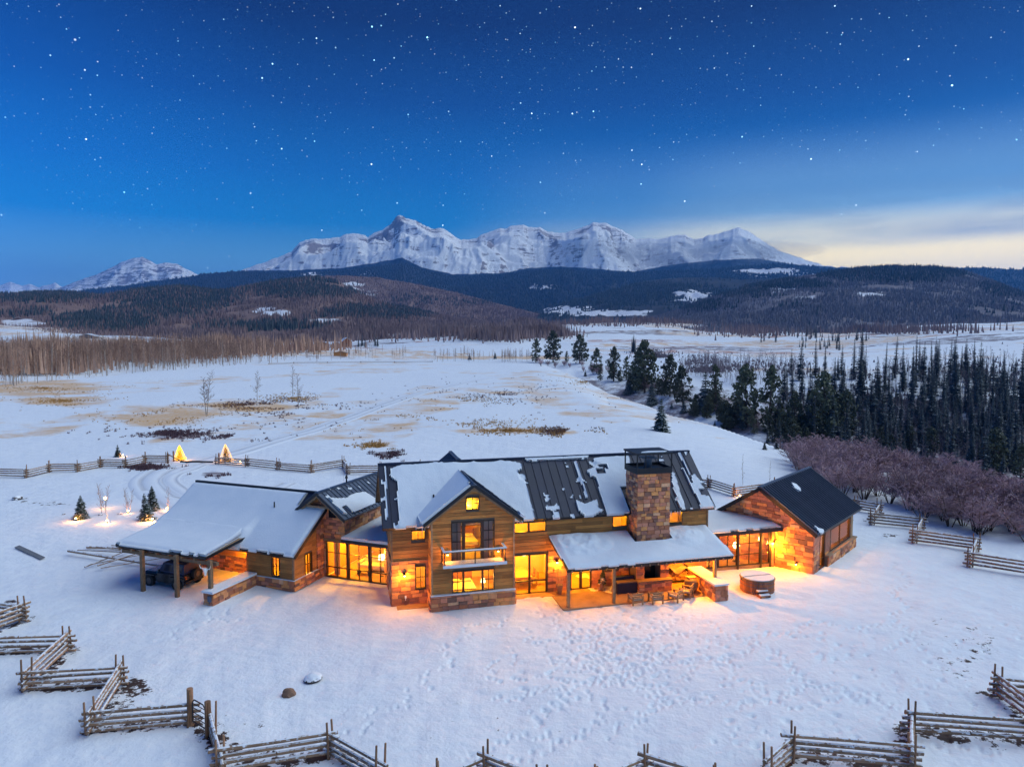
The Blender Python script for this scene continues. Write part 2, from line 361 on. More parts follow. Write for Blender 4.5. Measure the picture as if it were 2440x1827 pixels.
# ------------------------------------------------------------------ the ground
PXC = np.array([-900., 0, 600, 1200, 1300, 1450, 1600, 1800, 2000, 2440, 3400])
KD = np.array([[230, 243, 440, 468, 447, 250, 180, 136, 104, 72, 45], [262, 275, 480, 505, 480, 300, 230, 178, 150, 112, 90],
               [330, 350, 560, 580, 560, 400, 300, 235, 215, 195, 190], [500, 520, 700, 720, 720, 560, 450, 430, 420, 420, 420],
               [1000] * 11, [1500] * 11, [3300] * 11], float)
KZ = np.array([[0] * 11, [-6, -6, -5, -6, -8, -18, -25, -28, -30, -28, -28], [-8, -8, -6, -7, -10, -20, -30, -38, -45, -45, -45],
               [2, 0, -4, -3, -3, -6, -6, -2, -1, 0, 0], [25, 22, 8, 13, 13, 14, 14, 13, 13, 25, 40],
               [55, 45, 30, 37, 38, 40, 38, 27, 22, 40, 70], [120, 90, 50, 55, 58, 60, 60, 50, 50, 80, 120]], float)
def zbase(x, y):
    x = np.asarray(x, float); y = np.asarray(y, float)
    px = 1220 + FP * x / np.maximum(y, 12.0)
    D = [np.interp(px, PXC, KD[i]) for i in range(7)]; Z = [np.interp(px, PXC, KZ[i]) for i in range(7)]
    z = np.zeros_like(px)
    for i in range(6):
        t = np.clip((y - D[i]) / (D[i + 1] - D[i]), 0, 1)
        if i < 3: t = t * t * (3 - 2 * t) * .6 + t * .4
        z = z + (Z[i + 1] - Z[i]) * t
    return z - 2.3 * sstep(.62, 1.0, y / D[0]) * sstep(1250, 1400, px) * sstep(2080, 1860, px) * sstep(D[1], D[0], y)
def zg(x, y):
    "ground height"
    x = np.asarray(x, float); y = np.asarray(y, float)
    z = zbase(x, y)
    far = sstep(75, 160, y)
    z = z + far * (fbm(x / 45, y / 45, 3, 3) - .5) * 1.6 + sstep(480, 900, y) * (fbm(x / 300, y / 300, 4, 8) - .5) * 30
    wild = sstep(4, 14, -zbase(x, y)) * sstep(90, 130, y) * sstep(700, 560, y)
    z = z + wild * (ridged(x / 40, y / 60, 4, 21) - .5) * 7
    return z
def zg1(x, y): return float(zg(np.array([x]), np.array([y]))[0])
FRONT = [  # fences near the camera: chains of base pixels
    [(-70, 1462), (55, 1482), (-75, 1530)], [(-75, 1562), (161, 1551), (64, 1644), (286, 1633), (216, 1745), (453, 1727)],
    [(503, 1757), (527, 1846), (789, 1804), (905, 1872)], [(1045, 1908), (1158, 1860), (1290, 1918)], [(1420, 1912), (1538, 1859), (1700, 1910)],
    [(1830, 1862), (1888, 1812), (2172, 1838), (2172, 1750), (2462, 1770)], [(2500, 1668), (2377, 1661), (2462, 1724)]]
SOILSEG = []
for ch in FRONT:
    for a, b_ in zip(ch[:-1], ch[1:]):
        p, q = G(*a), G(*b_); SOILSEG.append((p.x, p.y, q.x, q.y))
ys = np.concatenate([np.arange(-80, 26, 3.0), np.arange(26, 60, .14), np.arange(60, 112, .42), np.geomspace(112, 3250, 215)])
ts = np.concatenate([-np.geomspace(2.6, .80, 26), np.linspace(-.78, .78, 800), np.geomspace(.80, 2.6, 26)])
Y, T = np.meshgrid(ys, ts, indexing='ij'); X = T * np.where(Y > 26, Y, 26.0)
Z = zg(X, Y)
near = sstep(78, 62, Y) * sstep(20, 27, Y)
Z += (fbm(X / 5, Y / 5, 4, 31) - .5) * .22 * sstep(140, 90, Y) + (fbm(X / .8, Y / .8, 3, 35) - .5) * .05 * near
# animal and boot tracks trodden into the snow in front of the house
trk = np.zeros_like(Z)
yi0 = 36; ystep = .14; NY = int((60 - 26) / .14)
def stamp(x, y, r, d):
    if not (26.5 < y < 59): return
    i = yi0 + (y - 26) / ystep; t = x / y
    if abs(t) > .77: return
    j = 26 + (t + .78) / (1.56 / 799)
    ri = int(r / ystep) + 1; rj = int(r / (y * 1.56 / 799)) + 1
    i0, j0 = int(i), int(j)
    sl = (slice(max(i0 - ri, 0), i0 + ri + 2), slice(max(j0 - rj, 0), j0 + rj + 2))
    dd = np.hypot(X[sl] - x, Y[sl] - y)
    trk[sl] = np.maximum(trk[sl], d * np.clip(1.25 - dd / r, 0, 1))
rt = random.Random(5)
def walk(pa, pb, wob=.5, n=None):
    a, b_ = G(*pa), G(*pb); L = (b_ - a).length; n = n or int(L / .33); w1, w2 = rt.uniform(0, 6), rt.uniform(1, 3)
    nrm = Vector((-(b_ - a).y, (b_ - a).x, 0)).normalized()
    for i in range(n):
        t = i / n; p = a.lerp(b_, t) + nrm * (wob * math.sin(w1 + t * 6 * w2) + (.13 if i % 2 else -.13))
        stamp(p.x + rt.uniform(-.05, .05), p.y + rt.uniform(-.05, .05), rt.uniform(.10, .16), rt.uniform(.06, .11))
hub = (1440, 1580)
for _ in range(62):
    a = (rt.gauss(1440, 95), rt.gauss(1575, 45)); b_ = (a[0] + rt.gauss(0, 110), a[1] + rt.gauss(0, 55)); walk(a, b_, rt.uniform(.2, 1.2))
for pa, pb in [((1010, 1640), (1110, 1500)), ((1110, 1500), (1240, 1470)), ((1150, 1600), (1320, 1655)), ((1320, 1660), (1290, 1790)), ((1290, 1790), (1170, 1830)),
               ((1430, 1730), (1600, 1690)), ((1600, 1690), (1990, 1640)), ((1240, 1560), (1150, 1600)), ((1700, 1480), (1990, 1650)), ((2000, 1640), (2400, 1800)),
               ((2145, 1345), (2150, 1450)), ((2150, 1450), (2148, 1560)), ((1620, 1610), (1900, 1490)), ((1900, 1490), (2200, 1500)), ((720, 1800), (1000, 1650)),
               ((1100, 1790), (1440, 1730)), ((1700, 1560), (1880, 1700)), ((400, 1520), (520, 1460)), ((560, 1480), (500, 1450))]:
    walk(pa, pb, .5)
for _ in range(260):
    p = G(rt.uniform(1700, 2500), rt.uniform(1480, 1800)); stamp(p.x, p.y, rt.uniform(.1, .22), rt.uniform(.03, .1))
Z -= trk * near * 1.15
# wheel ruts near the carport and a melted trough
def gpx(X, Y, Z):
    q = np.maximum(Y * CTH - (Z - HC) * STH, 1.0)
    return 1220 + FP * X / q, 913.5 - FP * (Y * STH + (Z - HC) * CTH) / q
PX, PY = gpx(X, Y, Z)
def ell(cx, cy, rx, ry, k=1.0):
    return k * np.clip(1.15 - ((PX - cx) / rx) ** 2 - ((PY - cy) / ry) ** 2, 0, 1)
ok = Y > 26
grass = np.zeros_like(Z); red = np.zeros_like(Z); brush = np.zeros_like(Z); soilw = np.zeros_like(Z)
for e in [(100, 925, 260, 30, 1.15), (330, 930, 150, 18, .7), (150, 955, 190, 22, 1.1), (400, 992, 240, 40, 1.12), (600, 970, 190, 20, 1.2), (700, 958, 140, 26, .7),
          (900, 998, 150, 22, .8), (1100, 955, 120, 18, .65), (1060, 1010, 300, 22, .7), (1210, 1027, 220, 14, .9), (1350, 1030, 50, 11, 1.1), (830, 868, 420, 9, .8),
          (250, 880, 360, 12, .7), (1400, 912, 80, 12, .75), (1560, 1002, 200, 12, .65), (1760, 1042, 140, 14, .7), (1200, 852, 320, 7, 1.1), (1560, 822, 300, 12, .9), (1900, 846, 330, 10, .9),
          (1480, 765, 130, 14, .8), (1650, 745, 90, 8, .7), (1200, 800, 260, 10, .6), (2250, 850, 300, 12, .8), (150, 1035, 150, 14, .45), (900, 1062, 80, 16, .7), (500, 905, 260, 18, .6), (1900, 800, 260, 16, .5)]:
    grass = np.maximum(grass, ell(*e))
for e in [(1500, 812, 230, 7, 1.0), (1620, 828, 220, 6, 1.0), (1350, 848, 150, 4, .9), (1800, 838, 180, 5, .8), (50, 815, 150, 14, .8), (1500, 792, 160, 4, .7)]:
    red = np.maximum(red, ell(*e))
for e in [(400, 1035, 170, 16, 1.0), (560, 1042, 70, 8, .8), (920, 1083, 60, 12, 1.1), (350, 1115, 60, 8, .85), (510, 1128, 60, 13, .85), (600, 965, 120, 12, .6), (1820, 930, 120, 30, .8),
          (1950, 900, 200, 20, .6), (1900, 1000, 200, 60, .6)]:
    brush = np.maximum(brush, ell(*e))
slope_wild = sstep(5, 16, -zbase(X, Y)) * sstep(95, 140, Y) * sstep(640, 520, Y)
brush = np.maximum(brush, slope_wild * 1.0)
for (ax, ay, bx, by) in SOILSEG:
    dx, dy = bx - ax, by - ay; L2 = dx * dx + dy * dy
    t = np.clip(((X - ax) * dx + (Y - ay) * dy) / L2, 0, 1); d = np.hypot(X - ax - t * dx, Y - ay - .35 - t * dy)
    soilw = np.maximum(soilw, np.clip(1.3 - d / .95, 0, .9))
for e in [(330, 1640, 60, 36, .86), (300, 1680, 45, 40, .82), (545, 1790, 90, 56, .86), (620, 1800, 80, 30, .8), (480, 1745, 36, 20, .9), (30, 1435, 30, 12, .9), (2250, 1480, 60, 14, .75), (2210, 1380, 0.1, .1, 0),
          (2380, 1780, 60, 14, .8), (2300, 1560, 160, 120, .62), (2120, 1275, 40, 7, .85), (2060, 1240, 60, 8, .7), (1780, 1180, 60, 10, .7), (50, 1190, 40, 10, .8), (110, 1200, 90, 8, .75), (1120, 1700, 600, 120, .44), (560, 1740, 150, 60, .6)]:
    soilw = np.maximum(soilw, ell(*e))
soilw = np.maximum(soilw, trk * near * 2.4 * (X > 5))
patch = fbm(X / 26 + 40, Y / 60, 4, 91)
grass = np.maximum(grass, .86 * sstep(.40, .60, patch) * sstep(1085, 1040, PY) * sstep(866, 880, PY) * (zbase(X, Y) > -3.5))
valley = sstep(560, 700, Y) * sstep(2600, 1800, Y)
grass = np.maximum(grass, valley * .95 * sstep(.45, .62, fbm(X / 160 + 9, Y / 110, 4, 93))); red = np.maximum(red, valley * 1.0 * sstep(.52, .64, fbm(X / 260 + 3, Y / 70, 4, 95)))
brush = np.maximum(brush, valley * 1.0 * sstep(.56, .62, fbm(X / 220 + 31, Y / 60, 5, 97)))
for w in (grass, red, brush, soilw): w *= ok
pads = sstep(66, 60, Y) * (np.abs(X) < 60)
ground = link('ground', npmesh('ground', np.stack([X, Y, Z], -1).reshape(-1, 3), gridfaces(*Z.shape), M_ground,
              attrs=dict(grass=grass, red=red, brush=brush, soil=soilw)))
tag(ground, 'snow covered mesa top, gulley and valley floor with dry grass', kind='structure')

# the driveway: a packed strip with four wheel ruts
M_road, nt, b = newmat('packed_snow')
g = nn(nt, 'ShaderNodeNewGeometry'); n = noise(nt, g.outputs['Position'], 1.2, 5)
cc = ramp(nt, n, [(.3, (.80, .84, .90)), (.7, (.87, .88, .91))])
cc = mixc(nt, math_(nt, 'MULTIPLY', attr(nt, 'rut'), .55), cc, (.30, .27, .27)); nt.links.new(cc, b.inputs['Base Color']); b.inputs['Roughness'].default_value = .55
def strip(name, pts, prof, lift=.06):
    P3 = [G(*p) for p in pts]; out = []
    for i in range(len(P3) - 1):
        p0, p1, p2, p3 = P3[max(i - 1, 0)], P3[i], P3[i + 1], P3[min(i + 2, len(P3) - 1)]
        m = max(6, int((p2 - p1).length / 1.6))
        for k in range(m):
            t = k / m
            out.append(.5 * ((2 * p1) + (p2 - p0) * t + (2 * p0 - 5 * p1 + 4 * p2 - p3) * t * t + (3 * p1 - p0 - 3 * p2 + p3) * t ** 3))
    out.append(P3[-1]); A = np.array([(p.x, p.y) for p in out]); D = np.gradient(A, axis=0); D /= np.linalg.norm(D, axis=1, keepdims=True) + 1e-9
    N = np.stack([-D[:, 1], D[:, 0]], 1); w = np.array([q[0] for q in prof])
    XX = A[:, 0:1] + N[:, 0:1] * w; YY = A[:, 1:2] + N[:, 1:2] * w
    ZZ = zg(XX, YY) + lift + (fbm(XX / 5, YY / 5, 4, 31) - .5) * .22 * sstep(140, 90, YY) + np.array([q[1] for q in prof])
    rut = np.tile(np.array([q[2] for q in prof]), (len(A), 1)) * (.35 + .65 * fbm(XX / 3, YY / 3, 3, 4))
    return link(name, npmesh(name, np.stack([XX, YY, ZZ], -1).reshape(-1, 3), gridfaces(*XX.shape), M_road, attrs=dict(rut=rut)))
RPROF = [(-2.6, -.16, 0), (-2.2, .02, 0), (-1.5, .04, 0), (-1.2, -.05, 1), (-.9, -.05, .8), (-.6, .05, 0), (.6, .05, 0), (.9, -.05, .8), (1.2, -.05, 1), (1.5, .04, 0), (2.2, .02, 0), (2.6, -.16, 0)]
road = strip('road', [(470, 1230), (405, 1196), (362, 1160), (362, 1138), (398, 1117), (468, 1101), (600, 1066), (800, 1003), (1000, 938), (1150, 906), (1270, 892), (1335, 882), (1350, 872), (1300, 866)], RPROF)
tag(road, 'packed snow driveway with wheel ruts curving across the meadow', kind='structure')
SPROF = [(-1.3, -.14, 0), (-1.0, .02, 0), (-.85, -.05, 1), (-.6, -.04, .7), (-.4, .03, 0), (.4, .03, 0), (.6, -.04, .7), (.85, -.05, 1), (1.0, .02, 0), (1.3, -.14, 0)]
path = strip('path', [(500, 1204), (440, 1176), (404, 1150), (412, 1132), (452, 1118), (478, 1106)], SPROF, .09)
tag(path, 'second pair of wheel tracks looping towards the carport', kind='structure')
path2 = strip('path', [(690, 1150), (560, 1205), (430, 1194), (340, 1172)], SPROF, .075)
tag(path2, 'wheel tracks running behind the snow covered wing', kind='structure')

# ------------------------------------------------------------------ hills and mountains
def hill(name, label, sky, D0, D1, z0, mat, cols=260, rows=60, relief=1.0, back=1.35, seed=1, power=1.1, spurs=(), rug=1.0, attrf=None, fine=4.0, ascale=(420., 900.)):
    px = np.linspace(sky[0][0], sky[-1][0], cols); sy = np.interp(px, [p[0] for p in sky], [p[1] for p in sky])
    r = np.concatenate([np.linspace(0, 1, rows), np.linspace(1.05, back, 8)])
    Rr, PXX = np.meshgrid(r, px, indexing='ij'); SY = np.tile(sy, (len(r), 1))
    SY = SY + (fbm(PXX / 14, PXX * 0 + seed, 4, seed) - .5) * fine
    YY = D0 + (D1 - D0) * Rr; XX = (PXX - 1220) / FP * YY
    zt = HC + (YH - SY) / FP * D1 + (D1 - D0) * 0
    prof = np.where(Rr <= 1, np.clip(Rr, 0, 1) ** power, 1 - (Rr - 1) * 1.6)
    ZZ = z0 + (zt - z0) * prof
    amp = np.sin(np.pi * np.clip(Rr, 0, 1)) ** .8 * (Rr <= 1)
    ZZ += relief * amp * (zt - z0) * ((ridged((XX + 900 * fbm(XX / 900, YY / 900, 3, seed + 2)) / ascale[0], YY / ascale[1], 5, seed + 5) - .55) * .75)
    for (pa, ra, pb, rb, hgt, wid) in spurs:
        t = np.clip((Rr - rb) / (ra - rb), 0, 1); cx = pb + (pa - pb) * t
        ZZ += hgt * np.clip(1 - np.abs(PXX - cx) / (wid * (1.6 - t)), 0, 1) ** .85 * np.clip((Rr - rb + .1) / .25, 0, 1) * (Rr <= ra) * np.clip((ra - Rr) / .12, 0, 1)
    ZZ += amp * (ridged(XX / 300, YY / 340, 5, seed + 9, .6) - .5) * relief * (zt - z0) * .13
    lim = HC + (YH - SY - 3.5 - 26 * (1 - np.clip(Rr, 0, 1))) / FP * YY
    ZZ = np.where((Rr < .995) & (Rr > .3), np.minimum(ZZ, lim), ZZ)
    at = attrf(PXX, Rr, XX, YY, ZZ, zt) if attrf else {}
    o = link(name, npmesh(name, np.stack([XX, YY, ZZ], -1).reshape(-1, 3), gridfaces(*ZZ.shape), mat, attrs=at))
    tag(o, label, kind='structure'); return XX, YY, ZZ, PXX, Rr
# rock, snow and forest floor; each is a colour of the ground there
M_mtn, nt, b = newmat('mountain_snow_and_rock')
g = nn(nt, 'ShaderNodeNewGeometry'); P = g.outputs['Position']
mps = nn(nt, 'ShaderNodeMapping'); mps.inputs['Scale'].default_value = (.0012, .0012, .010); nt.links.new(P, mps.inputs[0])
st = noise(nt, mps.outputs[0], 3.0, 6, .7)
mpt = nn(nt, 'ShaderNodeMapping'); mpt.inputs['Scale'].default_value = (.012, .0015, .003); nt.links.new(P, mpt.inputs[0])
st2 = noise(nt, mpt.outputs[0], 1.0, 6, .75)
rk = math_(nt, 'ADD', attr(nt, 'rock'), math_(nt, 'ADD', math_(nt, 'MULTIPLY', math_(nt, 'SUBTRACT', st, .5), 3.6), math_(nt, 'MULTIPLY', math_(nt, 'SUBTRACT', st2, .5), 2.6)))
sn = nn(nt, 'ShaderNodeSeparateXYZ'); nt.links.new(g.outputs['Normal'], sn.inputs[0]); rk = math_(nt, 'ADD', rk, math_(nt, 'MULTIPLY', math_(nt, 'SUBTRACT', .78, sn.outputs[2]), .8))
mr = nn(nt, 'ShaderNodeMapRange'); mr.inputs[1].default_value = .50; mr.inputs[2].default_value = .62; nt.links.new(rk, mr.inputs[0])
fo = math_(nt, 'ADD', attr(nt, 'forest'), math_(nt, 'MULTIPLY', math_(nt, 'SUBTRACT', st2, .5), .9))
mf = nn(nt, 'ShaderNodeMapRange'); mf.inputs[1].default_value = .46; mf.inputs[2].default_value = .56; nt.links.new(fo, mf.inputs[0])
c = mixc(nt, math_(nt, 'MULTIPLY', mr.outputs[0], .85), (.90, .90, .92), mixc(nt, st, (.10, .085, .10), (.25, .16, .15)))
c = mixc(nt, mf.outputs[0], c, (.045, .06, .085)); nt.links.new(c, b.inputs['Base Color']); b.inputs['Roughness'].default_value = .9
b.inputs['Specular IOR Level'].default_value = .1
SKY_M = [(500, 660), (580, 646), (640, 626), (680, 612), (700, 601), (720, 580), (745, 571), (790, 573), (830, 562), (845, 560), (880, 566), (930, 543), (945, 524), (957, 517), (972, 524), (1000, 533), (1020, 546), (1060, 550),
         (1080, 563), (1100, 574), (1130, 571), (1160, 560), (1180, 551), (1245, 540), (1285, 546), (1310, 558), (1345, 560), (1370, 552), (1390, 542), (1410, 535), (1440, 537), (1480, 552), (1510, 572), (1560, 573), (1600, 566),
         (1628, 561), (1650, 574), (1680, 566), (1720, 555), (1755, 545), (1790, 562), (1830, 590), (1880, 611), (1950, 634), (2040, 642)]
def blob(PXX, Rr, cx, r0, rx, rr, k): return k * np.clip(1 - ((PXX - cx) / rx) ** 2 - ((Rr - r0) / rr) ** 2, 0, 1)
def mtn_attr(PXX, Rr, XX, YY, ZZ, zt):
    rock = np.full_like(ZZ, -.85) + .30 * (Rr > .86) * (Rr < 1.01)
    for a in [(a_[0], a_[1], a_[2], a_[3], a_[4] + .16) for a_ in [(735, .85, 45, .16, .75), (790, .72, 50, .2, .7), (870, .70, 60, .12, .75), (930, .80, 70, .18, .85), (960, .92, 45, .12, .9), (1030, .86, 45, .14, .8), (1060, .80, 30, .18, .5), (1270, .86, 60, .14, .75), (1310, .75, 40, .2, .7),
              (1385, .80, 25, .25, .9), (1440, .88, 70, .14, .65), (1330, .62, 35, .15, .6), (1640, .93, 60, .08, .5), (1700, .95, 90, .05, .3), (1010, .95, 60, .1, .5), (1130, .9, 50, .1, .35), (690, .8, 30, .15, .5), (820, .88, 60, .1, .5), (1210, .9, 60, .07, .5)]]:
        rock = np.maximum(rock, blob(PXX, Rr, *a))
    gx = np.gradient(ZZ, axis=1) / (np.gradient(XX, axis=1) + 1e-6); rock = rock + np.clip(np.abs(gx) - .5, 0, .5) * .5
    iy = YH - (ZZ - HC) / YY * FP
    tl = np.interp(PXX, [500, 600, 700, 820, 900, 960, 1010, 1080, 1200, 1260, 1340, 1420, 1500, 1600, 1700, 1800, 1900, 2040], [660, 646, 646, 640, 628, 616, 640, 655, 652, 640, 637, 642, 650, 632, 622, 618, 634, 640])
    forest = sstep(-7, 7, iy - tl) * 1.0
    return dict(rock=rock, forest=forest)
hill('mountain', 'high snowy massif with banded rock faces on the skyline', SKY_M, 6800, 10000, 150, M_mtn, 760, 170, .52, seed=11, power=.9, fine=8,
     spurs=((1000, .97, 1095, .2, 420, 95), (1312, .96, 1450, .2, 400, 80), (745, .95, 690, .35, 170, 50), (860, .9, 810, .35, 190, 55), (950, 1.0, 900, .35, 200, 60), (1415, .97, 1385, .4, 260, 55), (1755, .98, 1730, .2, 300, 110), (1210, .95, 1200, .4, 160, 50), (1620, .95, 1600, .4, 160, 60)),
     attrf=mtn_attr, ascale=(900., 1100.))
hill('mountain', 'lone pale snow peak left of the main massif', [(90, 704), (130, 694), (200, 668), (240, 655), (270, 641), (300, 626), (330, 617), (348, 615), (362, 622), (380, 632), (400, 628), (430, 631), (445, 640), (470, 652), (520, 672), (560, 684)],
     8800, 12500, 300, M_mtn, 220, 70, .6, seed=23, fine=3, attrf=lambda PXX, Rr, XX, YY, ZZ, zt: dict(rock=.25 + .3 * (Rr > .6) - .3 * (PXX > 440), forest=sstep(0, 30, (YH - (ZZ - HC) / YY * FP) - np.interp(PXX, [90, 260, 330, 500], [688, 690, 684, 655]))), ascale=(600., 1200.))
hill('mountain', 'distant low snowy range at the left edge of the skyline', [(-300, 676), (-120, 668), (-40, 664), (0, 684), (20, 676), (34, 672), (60, 682), (78, 676), (100, 686), (122, 680), (140, 674), (150, 682), (190, 694), (260, 700)],
     11500, 15500, 400, M_mtn, 160, 40, .6, seed=29, fine=4, attrf=lambda PXX, Rr, XX, YY, ZZ, zt: dict(rock=.3 + 0 * ZZ, forest=0 * ZZ), ascale=(600., 1200.))
def forestmat(name, c1, c2, clear=(.80, .80, .84), sc_=.004):
    m, nt, b = newmat(name); g = nn(nt, 'ShaderNodeNewGeometry')
    n = noise(nt, g.outputs['Position'], sc_, 7, .7); cc = ramp(nt, n, [(.35, c1), (.65, c2)])
    mr = nn(nt, 'ShaderNodeMapRange'); mr.inputs[1].default_value = .42; mr.inputs[2].default_value = .58
    nt.links.new(math_(nt, 'ADD', attr(nt, 'clear'), math_(nt, 'MULTIPLY', math_(nt, 'SUBTRACT', noise(nt, g.outputs['Position'], sc_ * 4, 5, .7), .5), .9)), mr.inputs[0])
    nt.links.new(mixc(nt, mr.outputs[0], cc, clear), b.inputs['Base Color']); b.inputs['Roughness'].default_value = .95; b.inputs['Specular IOR Level'].default_value = .05
    return m
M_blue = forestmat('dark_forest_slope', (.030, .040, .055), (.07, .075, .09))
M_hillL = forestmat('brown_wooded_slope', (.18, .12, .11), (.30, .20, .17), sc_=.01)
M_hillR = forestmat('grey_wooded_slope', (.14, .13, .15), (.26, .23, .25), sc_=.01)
def clr(*bl):
    def f(PXX, Rr, XX, YY, ZZ, zt):
        iy = YH - (ZZ - HC) / YY * FP; c = np.zeros_like(ZZ) + .05
        for (cx, cy, rx, ry, k) in bl: c = np.maximum(c, k * np.clip(1.5 - ((PXX - cx) / rx) ** 2 - ((iy - cy) / ry) ** 2 - 3.2 * (fbm(XX / 60, YY / 60, 4, 17) - .42), 0, 1))
        return dict(clear=c)
    return f
HE = hill('hills', 'dark forested foothills under the snowy massif', [(100, 704), (160, 698), (300, 682), (420, 666), (500, 654), (560, 648), (640, 650), (740, 650), (800, 648), (880, 640), (960, 628), (1010, 645), (1080, 660), (1200, 656), (1260, 646), (1340, 643), (1420, 648), (1500, 650), (1600, 646), (1700, 642), (1780, 634), (1860, 630), (1950, 640), (2060, 648), (2200, 650)],
     4600, 6800, 120, M_blue, 300, 60, .5, seed=41, fine=3, attrf=clr((745, 655, 28, 5, .8), (880, 653, 20, 8, .8), (1280, 652, 8, 4, .7), (1290, 685, 45, 10, .55), (1830, 650, 90, 9, .9), (1930, 655, 40, 6, .7)))
HF = hill('hills', 'far blue wooded ridge at the right edge', [(2150, 650), (2240, 642), (2300, 640), (2340, 639), (2400, 644), (2500, 640), (2700, 650), (3100, 640)], 4600, 6000, 100, M_blue, 120, 30, .4, seed=47, fine=3, attrf=clr((2330, 668, 40, 6, .5)))
HB = hill('hills', 'blue wooded hill in the middle distance before the massif', [(1060, 778), (1200, 757), (1290, 738), (1350, 718), (1450, 692), (1530, 672), (1600, 664), (1700, 662), (1760, 668), (1850, 664), (1950, 668), (2100, 690)],
     2700, 4300, 50, M_blue, 260, 50, .45, seed=53, fine=3, attrf=clr((1370, 742, 100, 12, .85), (1500, 748, 80, 8, .8), (1650, 702, 45, 12, .7), (1660, 715, 60, 7, .7), (1770, 713, 50, 9, .75), (1850, 694, 60, 5, .6)))
HP = hill('hills', 'brown wooded spur behind the dark ridge', [(380, 706), (520, 694), (620, 676), (700, 664), (800, 658), (900, 662), (980, 676), (1080, 696), (1180, 722), (1300, 752), (1420, 776)],
     2600, 3700, 50, M_hillL, 240, 50, .4, seed=59, fine=3, attrf=clr((820, 682, 50, 12, .8), (860, 700, 60, 10, .5), (960, 690, 50, 8, .3)))
HL = hill('hills', 'long brown wooded hill beyond the aspen stand', [(-700, 690), (-200, 696), (0, 702), (90, 698), (160, 696), (250, 703), (340, 690), (430, 683), (520, 694), (590, 684), (680, 668), (760, 662), (810, 672), (860, 700), (930, 726), (1040, 748), (1140, 764), (1260, 778), (1400, 790)],
     1050, 2400, 8, M_hillL, 300, 60, .45, seed=61, fine=3, attrf=clr((670, 742, 60, 10, .75), (60, 768, 60, 12, .6), (290, 750, 12, 4, .7), (780, 765, 50, 10, .6), (100, 790, 70, 10, .7)))
HR = hill('hills', 'broad grey wooded hill on the right', [(1380, 792), (1500, 770), (1600, 742), (1700, 706), (1790, 678), (1880, 664), (1960, 650), (2040, 641), (2120, 636), (2200, 637), (2260, 641), (2310, 652), (2370, 674), (2440, 700), (2600, 740), (3100, 700)],
     1450, 2900, 20, M_hillR, 280, 60, .45, seed=67, fine=3, attrf=clr((1850, 692, 50, 5, .8), (2070, 702, 60, 7, .7), (2000, 690, 40, 5, .6), (1900, 712, 50, 6, .6), (2200, 745, 80, 8, .4)))

# woods on the hills: uncountable, so one mesh each
def spikes(XX, YY, ZZ, PXX, Rr, n, maskf, h, w, seed, sides=4):
    rg = np.random.default_rng(seed); m = int(n)
    ri = rg.uniform(0, XX.shape[0] - 9.01, m); ci = rg.uniform(0, XX.shape[1] - 1.001, m); r0 = ri.astype(int); c0 = ci.astype(int); fr, fc = ri - r0, ci - c0
    def bl(A): return (A[r0, c0] * (1 - fr) * (1 - fc) + A[r0 + 1, c0] * fr * (1 - fc) + A[r0, c0 + 1] * (1 - fr) * fc + A[r0 + 1, c0 + 1] * fr * fc)
    x, y, z, px = bl(XX), bl(YY), bl(ZZ), bl(PXX); iy = YH - (z - HC) / y * FP
    keep = rg.uniform(0, 1, m) < maskf(px, iy, x, y); x, y, z = x[keep], y[keep], z[keep]; k = len(x)
    hh = h * rg.uniform(.55, 1.35, k); ww = w * rg.uniform(.7, 1.4, k); an = rg.uniform(0, 6.28, k)
    V = []; 
    for i in range(sides):
        a = an + 2 * math.pi * i / sides; V.append(np.stack([x + np.cos(a) * ww, y + np.sin(a) * ww, z - 1.5 + hh * .12], 1))
    V.append(np.stack([x + rg.normal(0, .3, k), y, z + hh], 1)); V = np.stack(V, 1).reshape(-1, 3)
    b0 = np.arange(k)[:, None] * (sides + 1)
    F = np.concatenate([np.stack([b0[:, 0] + i, b0[:, 0] + (i + 1) % sides, b0[:, 0] + sides], 1) for i in range(sides)])
    return V, F
def zone(bl, base=.0, ns=120., sharp=.12, seed=0):
    def f(px, iy, x, y):
        c = np.full_like(px, base)
        for (cx, cy, rx, ry, k) in bl: c = np.maximum(c, k * np.clip(1.4 - ((px - cx) / rx) ** 2 - ((iy - cy) / ry) ** 2, 0, 1))
        return c * sstep(.5 - sharp, .5 + sharp, fbm(x / ns, y / ns, 3, seed) * .7 + c * .35)
    return f
CLEAR_L = [(670, 742, 55, 9, 1), (60, 772, 80, 14, 1), (780, 765, 50, 10, 1), (820, 682, 45, 9, 1)]
def minus(f, bl):
    def g_(px, iy, x, y):
        c = np.zeros_like(px)
        for (cx, cy, rx, ry, k) in bl: c = np.maximum(c, k * np.clip(1.5 - ((px - cx) / rx) ** 2 - ((iy - cy) / ry) ** 2 - 3.2 * (fbm(x / 60, y / 60, 4, 17) - .42), 0, 1))
        return f(px, iy, x, y) * np.clip(1 - c, 0, 1)
    return g_
def woods(name, label, sets, mat):
    Vs, Fs, o = [], [], 0
    for s in sets:
        V, F = spikes(*s); Vs.append(V); Fs.append(F + o); o += len(V)
    ob = link(name, npmesh(name, np.concatenate(Vs), np.concatenate(Fs), mat, smooth=False)); tag(ob, label, kind='stuff'); return ob
